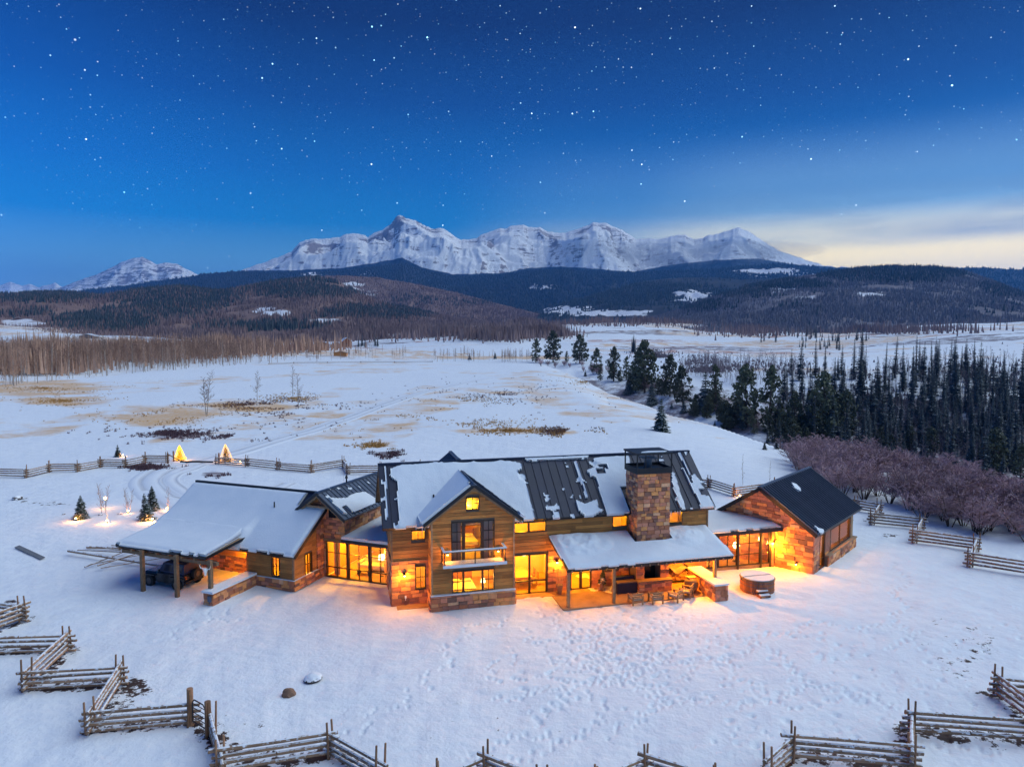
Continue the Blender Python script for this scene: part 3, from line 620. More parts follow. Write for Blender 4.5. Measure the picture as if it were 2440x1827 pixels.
woods('spruce_forest', 'dark spruce forest on the left hills', [(*HL, 60000, minus(zone([(100, 710, 150, 16, .9), (430, 715, 150, 40, 1), (350, 745, 150, 22, .8), (740, 690, 160, 24, 1), (250, 770, 130, 26, .9), (60, 745, 80, 12, .8), (620, 780, 160, 12, .5), (900, 745, 160, 16, .8)], .02, 90., .16, 3), CLEAR_L), 13, 2.6, 5),
      (*HP, 16000, zone([(760, 680, 120, 12, .5), (900, 720, 200, 22, .5), (1050, 720, 160, 16, .5)], .05, 120., .16, 4), 14, 3, 6)], M_farspruce)
woods('spruce_forest', 'dark spruce forest on the right hill and middle hill', [(*HR, 60000, minus(zone([(2120, 655, 190, 22, 1), (1850, 680, 150, 14, .9), (1750, 700, 120, 12, .8), (1650, 730, 120, 14, .7), (1900, 735, 60, 22, .4), (2400, 690, 80, 26, .5), (2350, 745, 90, 24, .3)], .012, 100., .16, 7), [(1850, 692, 45, 4, 1), (2070, 702, 55, 6, 1)]), 14, 2.8, 9),
      (*HB, 22000, minus(zone([(1550, 700, 250, 30, .9), (1400, 730, 150, 20, .8), (1250, 755, 120, 12, .6)], .2, 160., .2, 8), [(1650, 704, 50, 10, 1), (1370, 742, 100, 12, 1), (1500, 748, 80, 8, 1)]), 15, 4, 10)], M_farspruce)
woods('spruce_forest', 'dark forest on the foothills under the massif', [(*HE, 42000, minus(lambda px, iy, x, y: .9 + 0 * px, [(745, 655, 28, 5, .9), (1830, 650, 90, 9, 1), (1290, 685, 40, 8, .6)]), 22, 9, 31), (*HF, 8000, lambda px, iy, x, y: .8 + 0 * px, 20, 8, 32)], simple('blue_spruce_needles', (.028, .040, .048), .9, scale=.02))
woods('aspen_forest', 'leafless aspen woods on the left hills', [(*HL, 95000, minus(lambda px, iy, x, y: .8 * sstep(.30, .5, fbm(x / 70, y / 70, 3, 12)), CLEAR_L), 10, 1.5, 15, 3), (*HP, 26000, minus(lambda px, iy, x, y: .8 + 0 * px, [(820, 682, 40, 9, 1)]), 11, 1.8, 16, 3)], M_bareforest)
woods('aspen_forest', 'leafless grey woods on the right hill', [(*HR, 85000, minus(lambda px, iy, x, y: .85 * sstep(.28, .48, fbm(x / 90, y / 90, 3, 13)), [(1850, 692, 45, 4, 1), (2070, 702, 55, 6, 1)]), 11, 1.6, 17, 3)], simple('grey_leafless_forest', (.21, .185, .20), .95, scale=.01))

# ------------------------------------------------------------------ buildings: helpers
UB = []                                               # a few hewn block shapes, shared by all stones
for k in range(8):
    m_ = MB(); q = rnd
    j = lambda s=.035: q.uniform(-s, s)
    c8 = [(-.5 + j(), -.5, -.5 + j(.06)), (.5 + j(), -.5, -.5 + j(.06)), (.5, .5, -.5), (-.5, .5, -.5), (-.5 + j(), -.5, .5 + j(.06)), (.5 + j(), -.5, .5 + j(.06)), (.5, .5, .5), (-.5, .5, .5)]
    c8 = [(x, y + (q.uniform(-.15, .15) if y < 0 else 0), z) for x, y, z in c8]
    m_.hexa(c8); UB.append(m_.mesh('stone_block', M_stone))
PLANKM = MB(); PLANKM.box(-.5, .5, -.5, .5, -.5, .5); PLANKM = PLANKM.mesh('plank', M_plank)
SIDES = {'front': (0, lambda s, n, z, c: (s, c - n, z)), 'right': (math.pi / 2, lambda s, n, z, c: (c + n, s, z)), 'left': (-math.pi / 2, lambda s, n, z, c: (c - n, s, z))}
def put(mesh, name, parent, side, c, s0, s1, z0, z1, n0, n1, o3):
    "a block on a wall: s along, z up, n out of the wall whose plane is at c"
    rot, f = SIDES[side]; p = f((s0 + s1) / 2, (n0 + n1) / 2, (z0 + z1) / 2, c)
    return link(name, mesh, parent, (p[0] - o3[0], p[1] - o3[1], p[2]), rot, (s1 - s0, n1 - n0, z1 - z0))
class Building:
    def __init__(s, name, label, cat, ang, u0, v0):
        s.o = bpy.data.objects.new(name, None); COL.objects.link(s.o); s.a = R(ang); s.u0, s.v0 = u0, v0
        s.o.location = s.W(u0, v0, 0); s.o.rotation_euler = (0, 0, s.a); tag(s.o, label, cat); s.o3 = (u0, v0); s.nst = {}
    def W(s, u, v, z=0): return Vector((u * math.cos(s.a) - v * math.sin(s.a), u * math.sin(s.a) + v * math.cos(s.a), z))
    def L(s, u, v, z=0): return (u - s.u0, v - s.v0, z)
    def box(s, name, mat, u0, u1, v0, v1, z0, z1, parent=None):
        m = MB(); m.box(u0 - s.u0, u1 - s.u0, v0 - s.v0, v1 - s.v0, z0, z1); return m.obj(name, mat, parent or s.o)
    def wall(s, name, mat, side, c, s0, s1, z0, z1, holes=(), th=.22, parent=None, n1=0.0):
        "a wall slab with real openings"
        xs = sorted({s0, s1, *[min(max(h[k], s0), s1) for h in holes for k in (0, 1)]}); zs = sorted({z0, z1, *[min(max(h[k], z0), z1) for h in holes for k in (2, 3)]})
        m = MB(); f = SIDES[side][1]
        for i in range(len(xs) - 1):
            run = None
            for j in range(len(zs) - 1):
                cx, cz = (xs[i] + xs[i + 1]) / 2, (zs[j] + zs[j + 1]) / 2
                hole = any(h[0] < cx < h[1] and h[2] < cz < h[3] for h in holes)
                if not hole: run = (run[0], zs[j + 1]) if run else (zs[j], zs[j + 1])
                if (hole or j == len(zs) - 2) and run:
                    a, b_ = f(xs[i], n1, 0, c), f(xs[i + 1], n1 - th, 0, c)
                    m.box(min(a[0], b_[0]) - s.u0, max(a[0], b_[0]) - s.u0, min(a[1], b_[1]) - s.v0, max(a[1], b_[1]) - s.v0, *run); run = None
        return m.obj(name, mat, parent or s.o)
    def stones(s, side, c, s0, s1, z0, z1, holes=(), lim=None, w=(.32, .75), h=(.17, .30), parent=None, out=.07, cap=290):
        key = parent.name if parent else 'root'
        z = z0; k = s.nst.get(key, 0); rest = MB(); f = SIDES[side][1]
        while z < z1 - .06:
            hh = min(rnd.uniform(*h), z1 - z)
            if z1 - z - hh < .1: hh = z1 - z
            a, b_ = s0, s1
            if lim: a, b_ = lim(z + hh * .6); a, b_ = max(a, s0), min(b_, s1)
            x = a
            while x < b_ - .04:
                ww = min(rnd.uniform(*w), b_ - x)
                if b_ - x - ww < .14: ww = b_ - x
                segs = [(x, x + ww)]
                for (h0, h1, g0, g1) in holes:
                    if g0 < z + hh - .02 and g1 > z + .02:
                        segs = [q for (p0, p1) in segs for q in ((p0, min(p1, h0)), (max(p0, h1), p1)) if q[1] - q[0] > .05]
                for p0, p1 in segs:
                    o_ = out + rnd.uniform(-.02, .03); g_ = .012
                    if k < cap:
                        put(UB[rnd.randrange(8)], 'stone', parent or s.o, side, c, p0 + g_, p1 - g_, z + g_, z + hh - g_, -.03, o_, s.o3 if not parent else s.o3)
                    else:
                        q0, q1 = f(p0 + g_, -.03, 0, c), f(p1 - g_, o_, 0, c)
                        rest.box(min(q0[0], q1[0]) - s.u0, max(q0[0], q1[0]) - s.u0, min(q0[1], q1[1]) - s.v0, max(q0[1], q1[1]) - s.v0, z + g_, z + hh - g_)
                    k += 1
                x += ww
            z += hh
        s.nst[key] = k
        if rest.v: tag(rest.obj('stonework', M_stone, parent or s.o), kind='stuff')
    def planks(s, side, c, s0, s1, z0, z1, holes=(), lim=None, h=.235, seg=(1.6, 3.6), out=.035, parent=None, mesh=None):
        z = z0; f = SIDES[side][1]
        n = max(1, round((z1 - z0) / h)); h = (z1 - z0) / n
        for i in range(n):
            z = z0 + i * h; g_ = .009
            if lim:
                (b0, b1), (t0, t1) = lim(z + g_), lim(z + h - g_)
                b0, b1, t0, t1 = max(b0, s0), min(b1, s1), max(t0, s0), min(t1, s1)
                if b1 - b0 < .1: continue
                if t1 < t0: t0 = t1 = (t0 + t1) / 2
            else: b0 = t0 = s0; b1 = t1 = s1
            cuts = [b0]; x = b0 + rnd.uniform(*seg)
            while x < b1 - .5: cuts.append(x); x += rnd.uniform(*seg)
            cuts.append(b1)
            for p0, p1 in zip(cuts[:-1], cuts[1:]):
                segs = [(p0, p1)]
                for (h0, h1, g0, g1) in holes:
                    if g0 < z + h - .03 and g1 > z + .03: segs = [q for (a0, a1) in segs for q in ((a0, min(a1, h0)), (max(a0, h1), a1)) if q[1] - q[0] > .04]
                for a0, a1 in segs:
                    o_ = out + rnd.uniform(-.007, .009)
                    ta, tb = max(a0, t0), min(a1, t1)
                    if abs(ta - a0) < 1e-4 and abs(tb - a1) < 1e-4:
                        put(mesh or PLANKM, 'plank', parent or s.o, side, c, a0 + .004, a1 - .004, z + g_, z + h - g_, -.02, o_, s.o3)
                    else:
                        if tb < ta: ta = tb = (ta + tb) / 2
                        pts = [f(a0, -.02, z + g_, c), f(a1, -.02, z + g_, c), f(a1, o_, z + g_, c), f(a0, o_, z + g_, c), f(ta, -.02, z + h - g_, c), f(tb, -.02, z + h - g_, c), f(tb, o_, z + h - g_, c), f(ta, o_, z + h - g_, c)]
                        m = MB(); m.hexa([(p[0] - s.u0, p[1] - s.v0, p[2]) for p in pts]); m.obj('plank', M_plank, parent or s.o)
    def window(s, side, c, s0, s1, z0, z1, cols=1, rows=1, name='window', fr=.06, mun=.03, n=-.02, label=None, vsplit=None, hsplit=None, sill=False):
        m = MB(); f = SIDES[side][1]
        def bar(a0, a1, b0, b1, n0, n1):
            p, q = f(a0, n0, 0, c), f(a1, n1, 0, c)
            m.box(min(p[0], q[0]) - s.u0, max(p[0], q[0]) - s.u0, min(p[1], q[1]) - s.v0, max(p[1], q[1]) - s.v0, b0, b1)
        e = .004
        bar(s0 - e, s0 + fr, z0, z1, n - .08, .075); bar(s1 - fr, s1 + e, z0, z1, n - .08, .075)
        bar(s0 + fr, s1 - fr, z0, z0 + fr, n - .08, .074); bar(s0 + fr, s1 - fr, z1 - fr, z1, n - .08, .074)
        xs = [s0 + fr] + list(vsplit or [s0 + fr + (s1 - s0 - 2 * fr) * i / cols for i in range(1, cols)]) + [s1 - fr]
        zs = [z0 + fr] + list(hsplit or [z0 + fr + (z1 - z0 - 2 * fr) * i / rows for i in range(1, rows)]) + [z1 - fr]
        for x in xs[1:-1]: bar(x - mun / 2, x + mun / 2, z0 + fr, z1 - fr, n - .05, n + .05)
        for z in zs[1:-1]: bar(s0 + fr, s1 - fr, z - mun / 2, z + mun / 2, n - .048, n + .048)
        w = m.obj(name, M_frame, s.o)
        if label: w['label'] = label
        for i in range(len(xs) - 1):
            for j in range(len(zs) - 1):
                g_ = MB(); p, q = f(xs[i], n - .004, 0, c), f(xs[i + 1], n + .004, 0, c)
                if side == 'front': y = p[1] - s.v0; g_.add([(p[0] - s.u0, y, zs[j]), (q[0] - s.u0, y, zs[j]), (q[0] - s.u0, y, zs[j + 1]), (p[0] - s.u0, y, zs[j + 1])], [(0, 1, 2, 3)])
                else: x = p[0] - s.u0; g_.add([(x, p[1] - s.v0, zs[j]), (x, q[1] - s.v0, zs[j]), (x, q[1] - s.v0, zs[j + 1]), (x, p[1] - s.v0, zs[j + 1])], [(0, 1, 2, 3)])
                g_.obj('pane', M_glass, w)
        return w
    def roof(s, A, B, C_, D, pw=.6, mat=None, th=.16, seam=.05, name='roof', ribs=True, label=None, fascia=.22):
        "a roof slope: A-B the eave, D-C the ridge (u, v, z); metal pans with raised seams"
        mat = mat or M_metal; A, B, C_, D = [Vector(s.L(*p)) for p in (A, B, C_, D)]
        es = (B - A).normalized(); ls = (B - A).length; et = (D - A).normalized(); lt = (D - A).length; nr = es.cross(et).normalized()
        if nr.z < 0: nr = -nr
        m = MB(); m.prism([A, B, C_, D], -nr * th, 0); r = m.obj(name, [M_timber if fascia else mat], s.o)
        if label: r['label'] = label
        if ribs:
            n = max(2, round(ls / pw)); w_ = ls / n; cache = None
            for i in range(n):
                p = MB(); a = es * .003; b_ = es * (w_ - .003); t = et * lt; hh = nr * .02
                p.add([a, b_, b_ + t, a + t, a + hh, b_ + hh, b_ + t + hh, a + t + hh], [(0, 3, 2, 1), (4, 5, 6, 7), (0, 1, 5, 4), (1, 2, 6, 5), (2, 3, 7, 6), (3, 0, 4, 7)])
                sm = nr * (.02 + seam); e2 = es * .035; h0 = nr * .018
                p.add([a + h0, a + e2 + h0, a + e2 + t + h0, a + t + h0, a + sm, a + e2 + sm, a + e2 + t + sm, a + t + sm], [(0, 3, 2, 1), (4, 5, 6, 7), (0, 1, 5, 4), (1, 2, 6, 5), (2, 3, 7, 6), (3, 0, 4, 7)])
                if cache is None: cache = p.mesh('roof_panel', mat)
                link('roof_panel', cache, r, A + es * (w_ * i) + nr * .001)
        r['_'] = 1; del r['_']
        pl = dict(A=A, es=es, et=et, n=nr, ls=ls, lt=lt, obj=r)
        if fascia:
            f_ = MB()
            for (p, q, sd) in ((A, B, -et), (A, D, -es), (B, C_, es)):
                o1 = sd * .03
                f_.add([p - nr * fascia, q - nr * fascia, q + nr * .03, p + nr * .03, p - nr * fascia + o1, q - nr * fascia + o1, q + nr * .03 + o1, p + nr * .03 + o1], [(0, 3, 2, 1), (4, 5, 6, 7), (0, 1, 5, 4), (1, 2, 6, 5), (2, 3, 7, 6), (3, 0, 4, 7)])
            f_.obj('fascia', M_dark, r)
        return pl
    def planepx(s, pl, pts):
        "pixels of the photograph -> metres on a roof plane"
        A = s.o.matrix_basis @ pl['A']; rot = s.o.matrix_basis.to_3x3(); n = rot @ pl['n']; es = rot @ pl['es']; et = rot @ pl['et']; out = []
        O = Vector((0, 0, HC))
        for px, py in pts:
            a, b_ = (px - 1220) / FP, -(py - 913.5) / FP; d = Vector((a, CTH + b_ * STH, -STH + b_ * CTH))
            P = O + d * ((A - O).dot(n) / d.dot(n)); out.append(((P - A).dot(es), (P - A).dot(et)))
        return out
def inpoly(x, y, poly):
    ins = np.zeros(x.shape, bool); n = len(poly); dist = np.full(x.shape, 1e9)
    for i in range(n):
        x1, y1 = poly[i]; x2, y2 = poly[(i + 1) % n]
        cnd = ((y1 > y) != (y2 > y)) & (x < (x2 - x1) * (y - y1) / (y2 - y1 + 1e-12) + x1); ins ^= cnd
        dx, dy = x2 - x1, y2 - y1; t = np.clip(((x - x1) * dx + (y - y1) * dy) / (dx * dx + dy * dy + 1e-12), 0, 1)
        dist = np.minimum(dist, np.hypot(x - x1 - t * dx, y - y1 - t * dy))
    return np.where(ins, dist, -dist)
def snow_on(pl, thick, step=.13, over=(.05, .05, .05, .05), lump=.03, name='snow', seed=0, label=None):
    "snow lying on a roof plane; thick(s,t) gives its depth in metres"
    l, r_, d, u = over
    s_ = np.arange(-l, pl['ls'] + r_ + step, step); t_ = np.arange(-d, pl['lt'] + u + step, step)
    S, T_ = np.meshgrid(s_, t_, indexing='ij'); th = thick(S, T_) + (fbm(S * 1.3, T_ * 1.3, 3, seed) - .5) * lump * 2
    on = th > .012; th = np.where(on, th, 0) + .075
    A, es, et, n = [np.array(pl[k]) for k in ('A', 'es', 'et', 'n')]
    top = A + S[..., None] * es + T_[..., None] * et + th[..., None] * n; bot = A + S[..., None] * es + T_[..., None] * et + .012 * n
    nr, nc = S.shape; q = gridfaces(nr, nc); keep = on.ravel()[q].all(1); q = q[keep]
    if not len(q): return None
    N = nr * nc; faces = [q[:, ::1]]
    ed = {}
    E = np.concatenate([q[:, [0, 1]], q[:, [1, 2]], q[:, [2, 3]], q[:, [3, 0]]]); key = np.sort(E, 1); kk = key[:, 0] * N + key[:, 1]
    uq, inv, cnt = np.unique(kk, return_inverse=True, return_counts=True); be = E[cnt[inv] == 1]
    side = np.stack([be[:, 0], be[:, 1], be[:, 1] + N, be[:, 0] + N], 1)
    F = np.concatenate([q, side]); V = np.concatenate([top.reshape(-1, 3), bot.reshape(-1, 3)])
    us = np.unique(F); mp_ = np.full(2 * N, -1); mp_[us] = np.arange(len(us))
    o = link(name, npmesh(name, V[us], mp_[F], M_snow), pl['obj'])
    if label: o['label'] = label
    return o
LK, LI = 1.9, 1.25
def lamp(parent, loc, watts, color=(1, .36, .012), radius=.12, name='light'):
    l = bpy.data.lights.new(name, 'POINT'); l.energy = watts * (LI if parent.get('category') in ('house', 'building', 'cabin') else LK); l.color = color; l.shadow_soft_size = radius
    o = bpy.data.objects.new(name, l); COL.objects.link(o); o.parent = parent; o.location = loc; return o
def sconce(bl, side, c, s, z, watts, label):
    f = SIDES[side][1]; p = f(s, .0, z, c); e = bpy.data.objects.new('wall_lamp', None); COL.objects.link(e)
    e.location = bl.W(*p); e.rotation_euler = (0, 0, bl.a + SIDES[side][0]); tag(e, label, 'wall lamp', 'wall lamps on the house')
    m = MB(); m.box(-.07, .07, -.10, -.05, -.14, .14); m.box(-.02, .02, -.2, -.1, .08, .12); m.obj('bracket', M_dark, e)
    m = MB(); m.lathe([(.02, .10), (.11, .04), (.12, .0), (.10, 0.0)], 12, (0, -.22, 0)); m.obj('lamp_shade', M_dark, e)
    m = MB(); m.lathe([(.02, -.09), (.06, -.06), (.06, -.01), (.03, .02)], 10, (0, -.22, -.01)); m.obj('bulb', M_bulb, e, True)
    lamp(e, (0, -.42, -.12), watts, radius=.08); return e

# ------------------------------------------------------------------ main house
H = Building('main_house', 'two storey barn wood and stone house with tall stone chimney and front gable', 'house', 14, 15, 50)
def glim(cu, hw, ztop, slope):                     # the slanted edges of a gable
    return lambda z: (cu - max(0.0, (ztop - z) / slope) , cu + max(0.0, (ztop - z) / slope))
gl = glim(8.66, 0, 8.14, .74)
def gl2(z):
    a = gl(z); return (max(a[0], 5.9), min(a[1], 11.42))
CL1 = (4.72, 5.66, 4.38, 5.06); LW = (4.97, 5.68, 1.06, 2.62)
ATT = (8.2, 9.07, 6.53, 7.42); BAL = (7.2, 10.12, 3.12, 5.82); LOW = (7.24, 10.1, 1.08, 2.52)
CL2 = (11.62, 14.12, 4.38, 5.12); DR = (11.72, 14.16, .02, 2.83); PD = (15.9, 17.5, .02, 2.35); PW = (18.5, 19.6, 1.2, 2.4); PW2 = (23.35, 24.5, 1.5, 2.5)
C3 = (19.05, 20.22, 4.33, 5.14); C4 = (23.45, 24.56, 4.33, 5.2)
allh = [CL1, LW, CL2, DR, PD, PW, PW2, C3, C4]
H.wall('wall', M_mortar, 'front', 46.8, 3.45, 5.9, 0, 5.36, [CL1, LW])
H.wall('wall', M_mortar, 'front', 46.8, 11.42, 26.6, 0, 5.36, allh)
H.wall('wall', M_mortar, 'front', 45.4, 5.9, 11.42, 0, 5.95, [BAL, LOW])
m = MB(); AT = ATT
for poly in ([(5.9, 5.95), (11.42, 5.95), (11.42, 6.05), (10.85, 6.53), (6.47, 6.53), (5.9, 6.05)], [(6.47, 6.53), (8.2, 6.53), (8.2, 7.42), (7.69, 7.42)], [(9.07, 6.53), (10.85, 6.53), (9.63, 7.42), (9.07, 7.42)], [(7.69, 7.42), (9.63, 7.42), (8.66, 8.14)]):
    m.prism([(u - 15, 45.4 - 50, z) for u, z in poly], (0, .22, 0))
m.obj('wall', M_mortar, H.o)
H.wall('wall', M_mortar, 'left', 5.9, 45.4, 46.8, 0, 5.9); H.wall('wall', M_mortar, 'right', 11.42, 45.4, 46.8, 0, 5.9)
H.wall('wall', M_mortar, 'left', 3.45, 46.8, 54.4, 0, 5.36); H.wall('wall', M_mortar, 'right', 26.6, 46.8, 54.4, 0, 5.36)
H.box('wall', M_mortar, 3.45, 26.6, 54.4, 54.6, 0, 5.36)
for u in (3.47, 26.4): m = MB(); m.prism([(u - 15, 46.85 - 50, 5.36), (u - 15, 54.35 - 50, 5.36), (u - 15, .6, 8.55)], (.18, 0, 0)); m.obj('gable_wall', M_plank, H.o)
# rooms behind the glass
H.box('floor', M_intwood, 3.7, 26.4, 46.0, 54.3, .01, .05); H.box('floor', M_intwood, 6.15, 11.2, 45.63, 46.0, .01, .05)
H.box('ceiling', M_plaster, 3.7, 26.4, 47.02, 54.3, 2.96, 3.06); H.box('ceiling', M_plaster, 6.15, 11.2, 45.63, 47.02, 2.96, 3.06)
H.box('ceiling', M_plaster, 3.7, 26.4, 47.3, 54.3, 5.3, 5.34); H.box('ceiling', M_plaster, 6.15, 11.2, 45.63, 47.3, 5.93, 5.97)
H.box('partition_wall', M_plaster, 3.7, 26.4, 51.0, 51.1, .05, 5.3)
for u in (5.95, 11.45, 15.2, 18.2, 21.5): H.box('partition_wall', M_plaster, u, u + .12, 47.03, 51.0, .05, 5.28)
# chimney
def chimney():
    c = H.box('chimney', M_mortar, 20.42, 22.78, 45.46, 47.3, 2.2, 8.4); H.box('chimney', M_mortar, 20.42, 20.97, 45.46, 47.3, 0, 2.2); H.box('chimney', M_mortar, 22.2, 22.78, 45.46, 47.3, 0, 2.2)
    H.box('chimney', M_black, 20.97, 22.2, 46.3, 46.7, 0, 2.2)
    return c
ch = chimney()
H.stones('front', 45.46, 20.36, 22.84, 2.1, 8.4, parent=ch, w=(.26, .62), h=(.17, .32))
H.stones('left', 20.42, 45.4, 47.4, 3.0, 8.4, parent=ch, w=(.26, .6)); H.stones('right', 22.78, 45.4, 47.4, 3.3, 8.4, parent=ch)
hs = H.box('hearth', M_mortar, 20.4, 22.8, 44.95, 45.46, 0, .78)
H.stones('front', 44.95, 20.36, 22.84, 0, .76, parent=hs, w=(.3, .7)); H.stones('left', 20.4, 44.9, 45.46, 0, .76, parent=hs); H.box('hearth', M_flag, 20.3, 22.9, 44.85, 45.5, .78, .86)
H.stones('front', 45.46, 20.36, 20.97, .87, 2.1, parent=hs, w=(.3, .61)); H.stones('front', 45.46, 22.2, 22.84, .87, 2.1, parent=hs, w=(.3, .64))
m = MB()
for (a, b_, c_, d) in ((20.26, 22.94, 45.3, 45.36), (20.26, 22.94, 47.44, 47.5)): m.box(a - 15, b_ - 15, c_ - 50, d - 50, 8.36, 8.78)
for (a, b_) in ((20.26, 20.32), (22.88, 22.94)): m.box(a - 15, b_ - 15, -4.64, -2.56, 8.36, 8.78)
m.box(20.32 - 15, 22.88 - 15, -4.64, -2.56, 8.55, 8.6)
for u in (20.26, 22.86):
    for v in (45.3, 47.42): m.box(u - 15, u - 14.92, v - 50, v - 49.92, 8.78, 9.72)
m.box(20.9 - 15, 20.96 - 15, -4.7, -4.64, 8.78, 9.72)
m.box(20.2 - 15, 23.0 - 15, -4.76, -2.44, 9.72, 9.84)
cap = m.obj('chimney_cap', M_dark, ch)
m = MB(); m.tube((21.6 - 15, -3.6, 8.6), (21.6 - 15, -3.6, 9.3), .28, n=12); m.box(21.1 - 15, 22.1 - 15, -4.1, -3.1, 9.3, 9.36); m.obj('flue', M_metal2, ch)
m = MB(); m.prism([(20.6 - 15, -4.6, 9.845), (22.3 - 15, -4.65, 9.845), (22.7 - 15, -4.3, 9.845), (21.4 - 15, -4.1, 9.845), (20.8 - 15, -4.35, 9.845)], (0, 0, .05)); m.obj('snow', M_snow, ch)
# stone walls
H.stones('front', 46.8, 3.4, 5.9, 0, 3.0, [LW], w=(.34, .8), h=(.2, .34), cap=999)
H.stones('left', 5.9, 45.35, 45.5, 0, 1.0)
gb = H.box('stone_base', M_mortar, 5.84, 11.48, 45.25, 45.4, 0, 1.0)
H.stones('front', 45.25, 5.82, 11.5, 0, .98, parent=gb, w=(.34, .8), h=(.2, .34)); H.stones('left', 5.84, 45.2, 46.8, 0, .98, parent=gb); H.stones('right', 11.48, 45.2, 46.8, 0, .98, parent=gb)
H.box('ledge', M_snow, 5.8, 11.52, 45.14, 45.4, 1.0, 1.06)
H.stones('front', 46.8, 14.25, 20.36, 0, 2.95, [PD, PW], w=(.34, .8), h=(.2, .34), cap=999)
H.stones('left', 3.45, 46.75, 54.4, 0, 3.0, w=(.4, .9), h=(.25, .36), cap=280)
# siding
H.planks('front', 46.8, 3.42, 5.9, 3.06, 5.34, [CL1]); H.box('trim', M_timber, 3.4, 5.92, 46.70, 46.8, 2.98, 3.06)
def planks_gable():
    z0, z1, h = 1.06, 8.06, .236; n = round((z1 - z0) / h)
    H.planks('front', 45.4, 5.9, 11.42, z0, z1, [BAL, LOW, ATT], lim=lambda z: gl2(z))
planks_gable()
H.planks('left', 5.9, 45.4, 46.78, 1.06, 5.6, h=.24); H.planks('right', 11.42, 45.4, 46.78, 1.06, 5.6, h=.24)
H.planks('front', 46.8, 11.44, 26.6, 2.98, 5.3, [CL2, C3, C4]); H.planks('front', 46.8, 22.86, 26.6, .3, 2.9, [PW2], h=.26)
H.planks('right', 26.6, 46.8, 50.5, 3.0, 5.3, h=.26); H.planks('left', 3.45, 46.8, 50.6, 3.06, 5.3, h=.24)
for (u, v, z0, z1) in ((3.38, 46.72, 3.06, 5.35), (11.38, 45.33, 1.06, 6.0), (5.86, 45.33, 1.06, 6.0), (26.52, 46.72, 3.0, 5.3)): H.box('corner_board', M_timber, u, u + .12, v, v + .1, z0, z1)
m = MB(); 
for sg in (-1, 1):                                 # rake boards under the gable roof
    a = Vector((8.66 - 15, -5.0, 8.16)); b_ = Vector((8.66 + sg * 3.22 - 15, -5.0, 5.78)); m.prism([a, b_, b_ - Vector((0, 0, .2)), a - Vector((0, 0, .2))], (0, .3, 0))
m.box(8.5 - 15, 8.82 - 15, -5.02, -4.62, 7.86, 8.1); m.obj('rake_board', M_timber, H.o)
# windows
H.window('front', 46.8, *CL1[:2], *CL1[2:], 2, 1, fr=.05); H.window('front', 46.8, *LW[:2], *LW[2:], 2, 2)
H.window('front', 45.4, *ATT[:2], *ATT[2:], 2, 2)
H.window('front', 46.8, 11.62, 12.86, 4.38, 5.12, 1, 1); H.window('front', 46.8, 12.86, 14.12, 4.38, 5.12, 1, 1)
H.window('front', 46.8, *C3[:2], *C3[2:]); H.window('front', 46.8, *C4[:2], *C4[2:]); H.window('front', 46.8, *PW[:2], *PW[2:]); H.window('front', 46.8, *PW2[:2], *PW2[2:])
H.window('front', 46.8, 11.72, 12.92, .02, 2.83, 1, 2, name='glass_door', hsplit=[.92], mun=.09); H.window('front', 46.8, 12.92, 14.16, .02, 2.83, 1, 2, name='glass_door', hsplit=[.92], mun=.09)
H.window('front', 46.8, 15.9, 16.7, .02, 2.35, 1, 2, name='glass_door', fr=.09); H.window('front', 46.8, 16.7, 17.5, .02, 2.35, 1, 2, name='glass_door', fr=.09)
H.window('front', 45.4, 7.2, 7.98, 3.12, 5.82, 2, 4); H.window('front', 45.4, 9.32, 10.12, 3.12, 5.82, 2, 4)
H.window('front', 45.4, 7.98, 9.32, 3.12, 5.82, 1, 2, name='balcony_door', fr=.14, hsplit=[3.95], mun=.1)
H.window('front', 45.4, 7.24, 8.0, 1.08, 2.52, 2, 2); H.window('front', 45.4, 8.0, 9.3, 1.08, 2.52, 1, 1); H.window('front', 45.4, 9.3, 10.1, 1.08, 2.52, 2, 2)
# roofs
RF = H.roof((2.85, 46.36, 5.4), (27.0, 46.36, 5.4), (27.0, 50.6, 8.9), (2.85, 50.6, 8.9), pw=.62, label='front slope half bare, half under snow')
RB = H.roof((27.0, 54.84, 5.4), (2.85, 54.84, 5.4), (2.85, 50.6, 8.9), (27.0, 50.6, 8.9), pw=1.2)
H.box('ridge_cap', M_metal, 2.8, 27.05, 50.45, 50.75, 8.86, 8.98)
GLs = H.roof((5.36, 44.95, 5.92), (5.36, 50.0, 5.92), (8.66, 50.0, 8.36), (8.66, 44.95, 8.36), pw=.5, label='snow covered left slope of the front gable', fascia=0)
GRs = H.roof((11.96, 50.0, 5.92), (11.96, 44.95, 5.92), (8.66, 44.95, 8.36), (8.66, 50.0, 8.36), pw=.5, label='bare right slope of the front gable', fascia=0)
m = MB()
for sg in (-1, 1):
    a = Vector((8.66 - 15, -5.09, 8.40)); b_ = Vector((8.66 + sg * 3.34 - 15, -5.09, 5.92)); d = Vector((0, 0, -.26)); m.prism([a, b_, b_ + d, a + d], (0, .05, 0))
m.obj('fascia', M_dark, GRs['obj'])
m = MB(); a, b_ = Vector((8.66 - 15, -5.1, 8.40)), Vector((8.66 - 15, -.3, 8.40)); m.prism([a + Vector((-.2, 0, -.13)), a + Vector((0, 0, .02)), a + Vector((.2, 0, -.13))], (0, 4.9, 0)); m.obj('ridge_cap', M_metal2, H.o)
H.roof((5.7, 54.4, 6.6), (5.7, 50.62, 6.6), (8.6, 50.62, 8.97), (8.6, 54.4, 8.97), pw=.45, mat=M_metal2, label='left slope of the small rear dormer', fascia=0)
H.roof((11.5, 50.62, 6.6), (11.5, 54.4, 6.6), (8.6, 54.4, 8.97), (8.6, 50.62, 8.97), pw=.45, mat=M_metal, label='right slope of the small rear dormer', fascia=0)
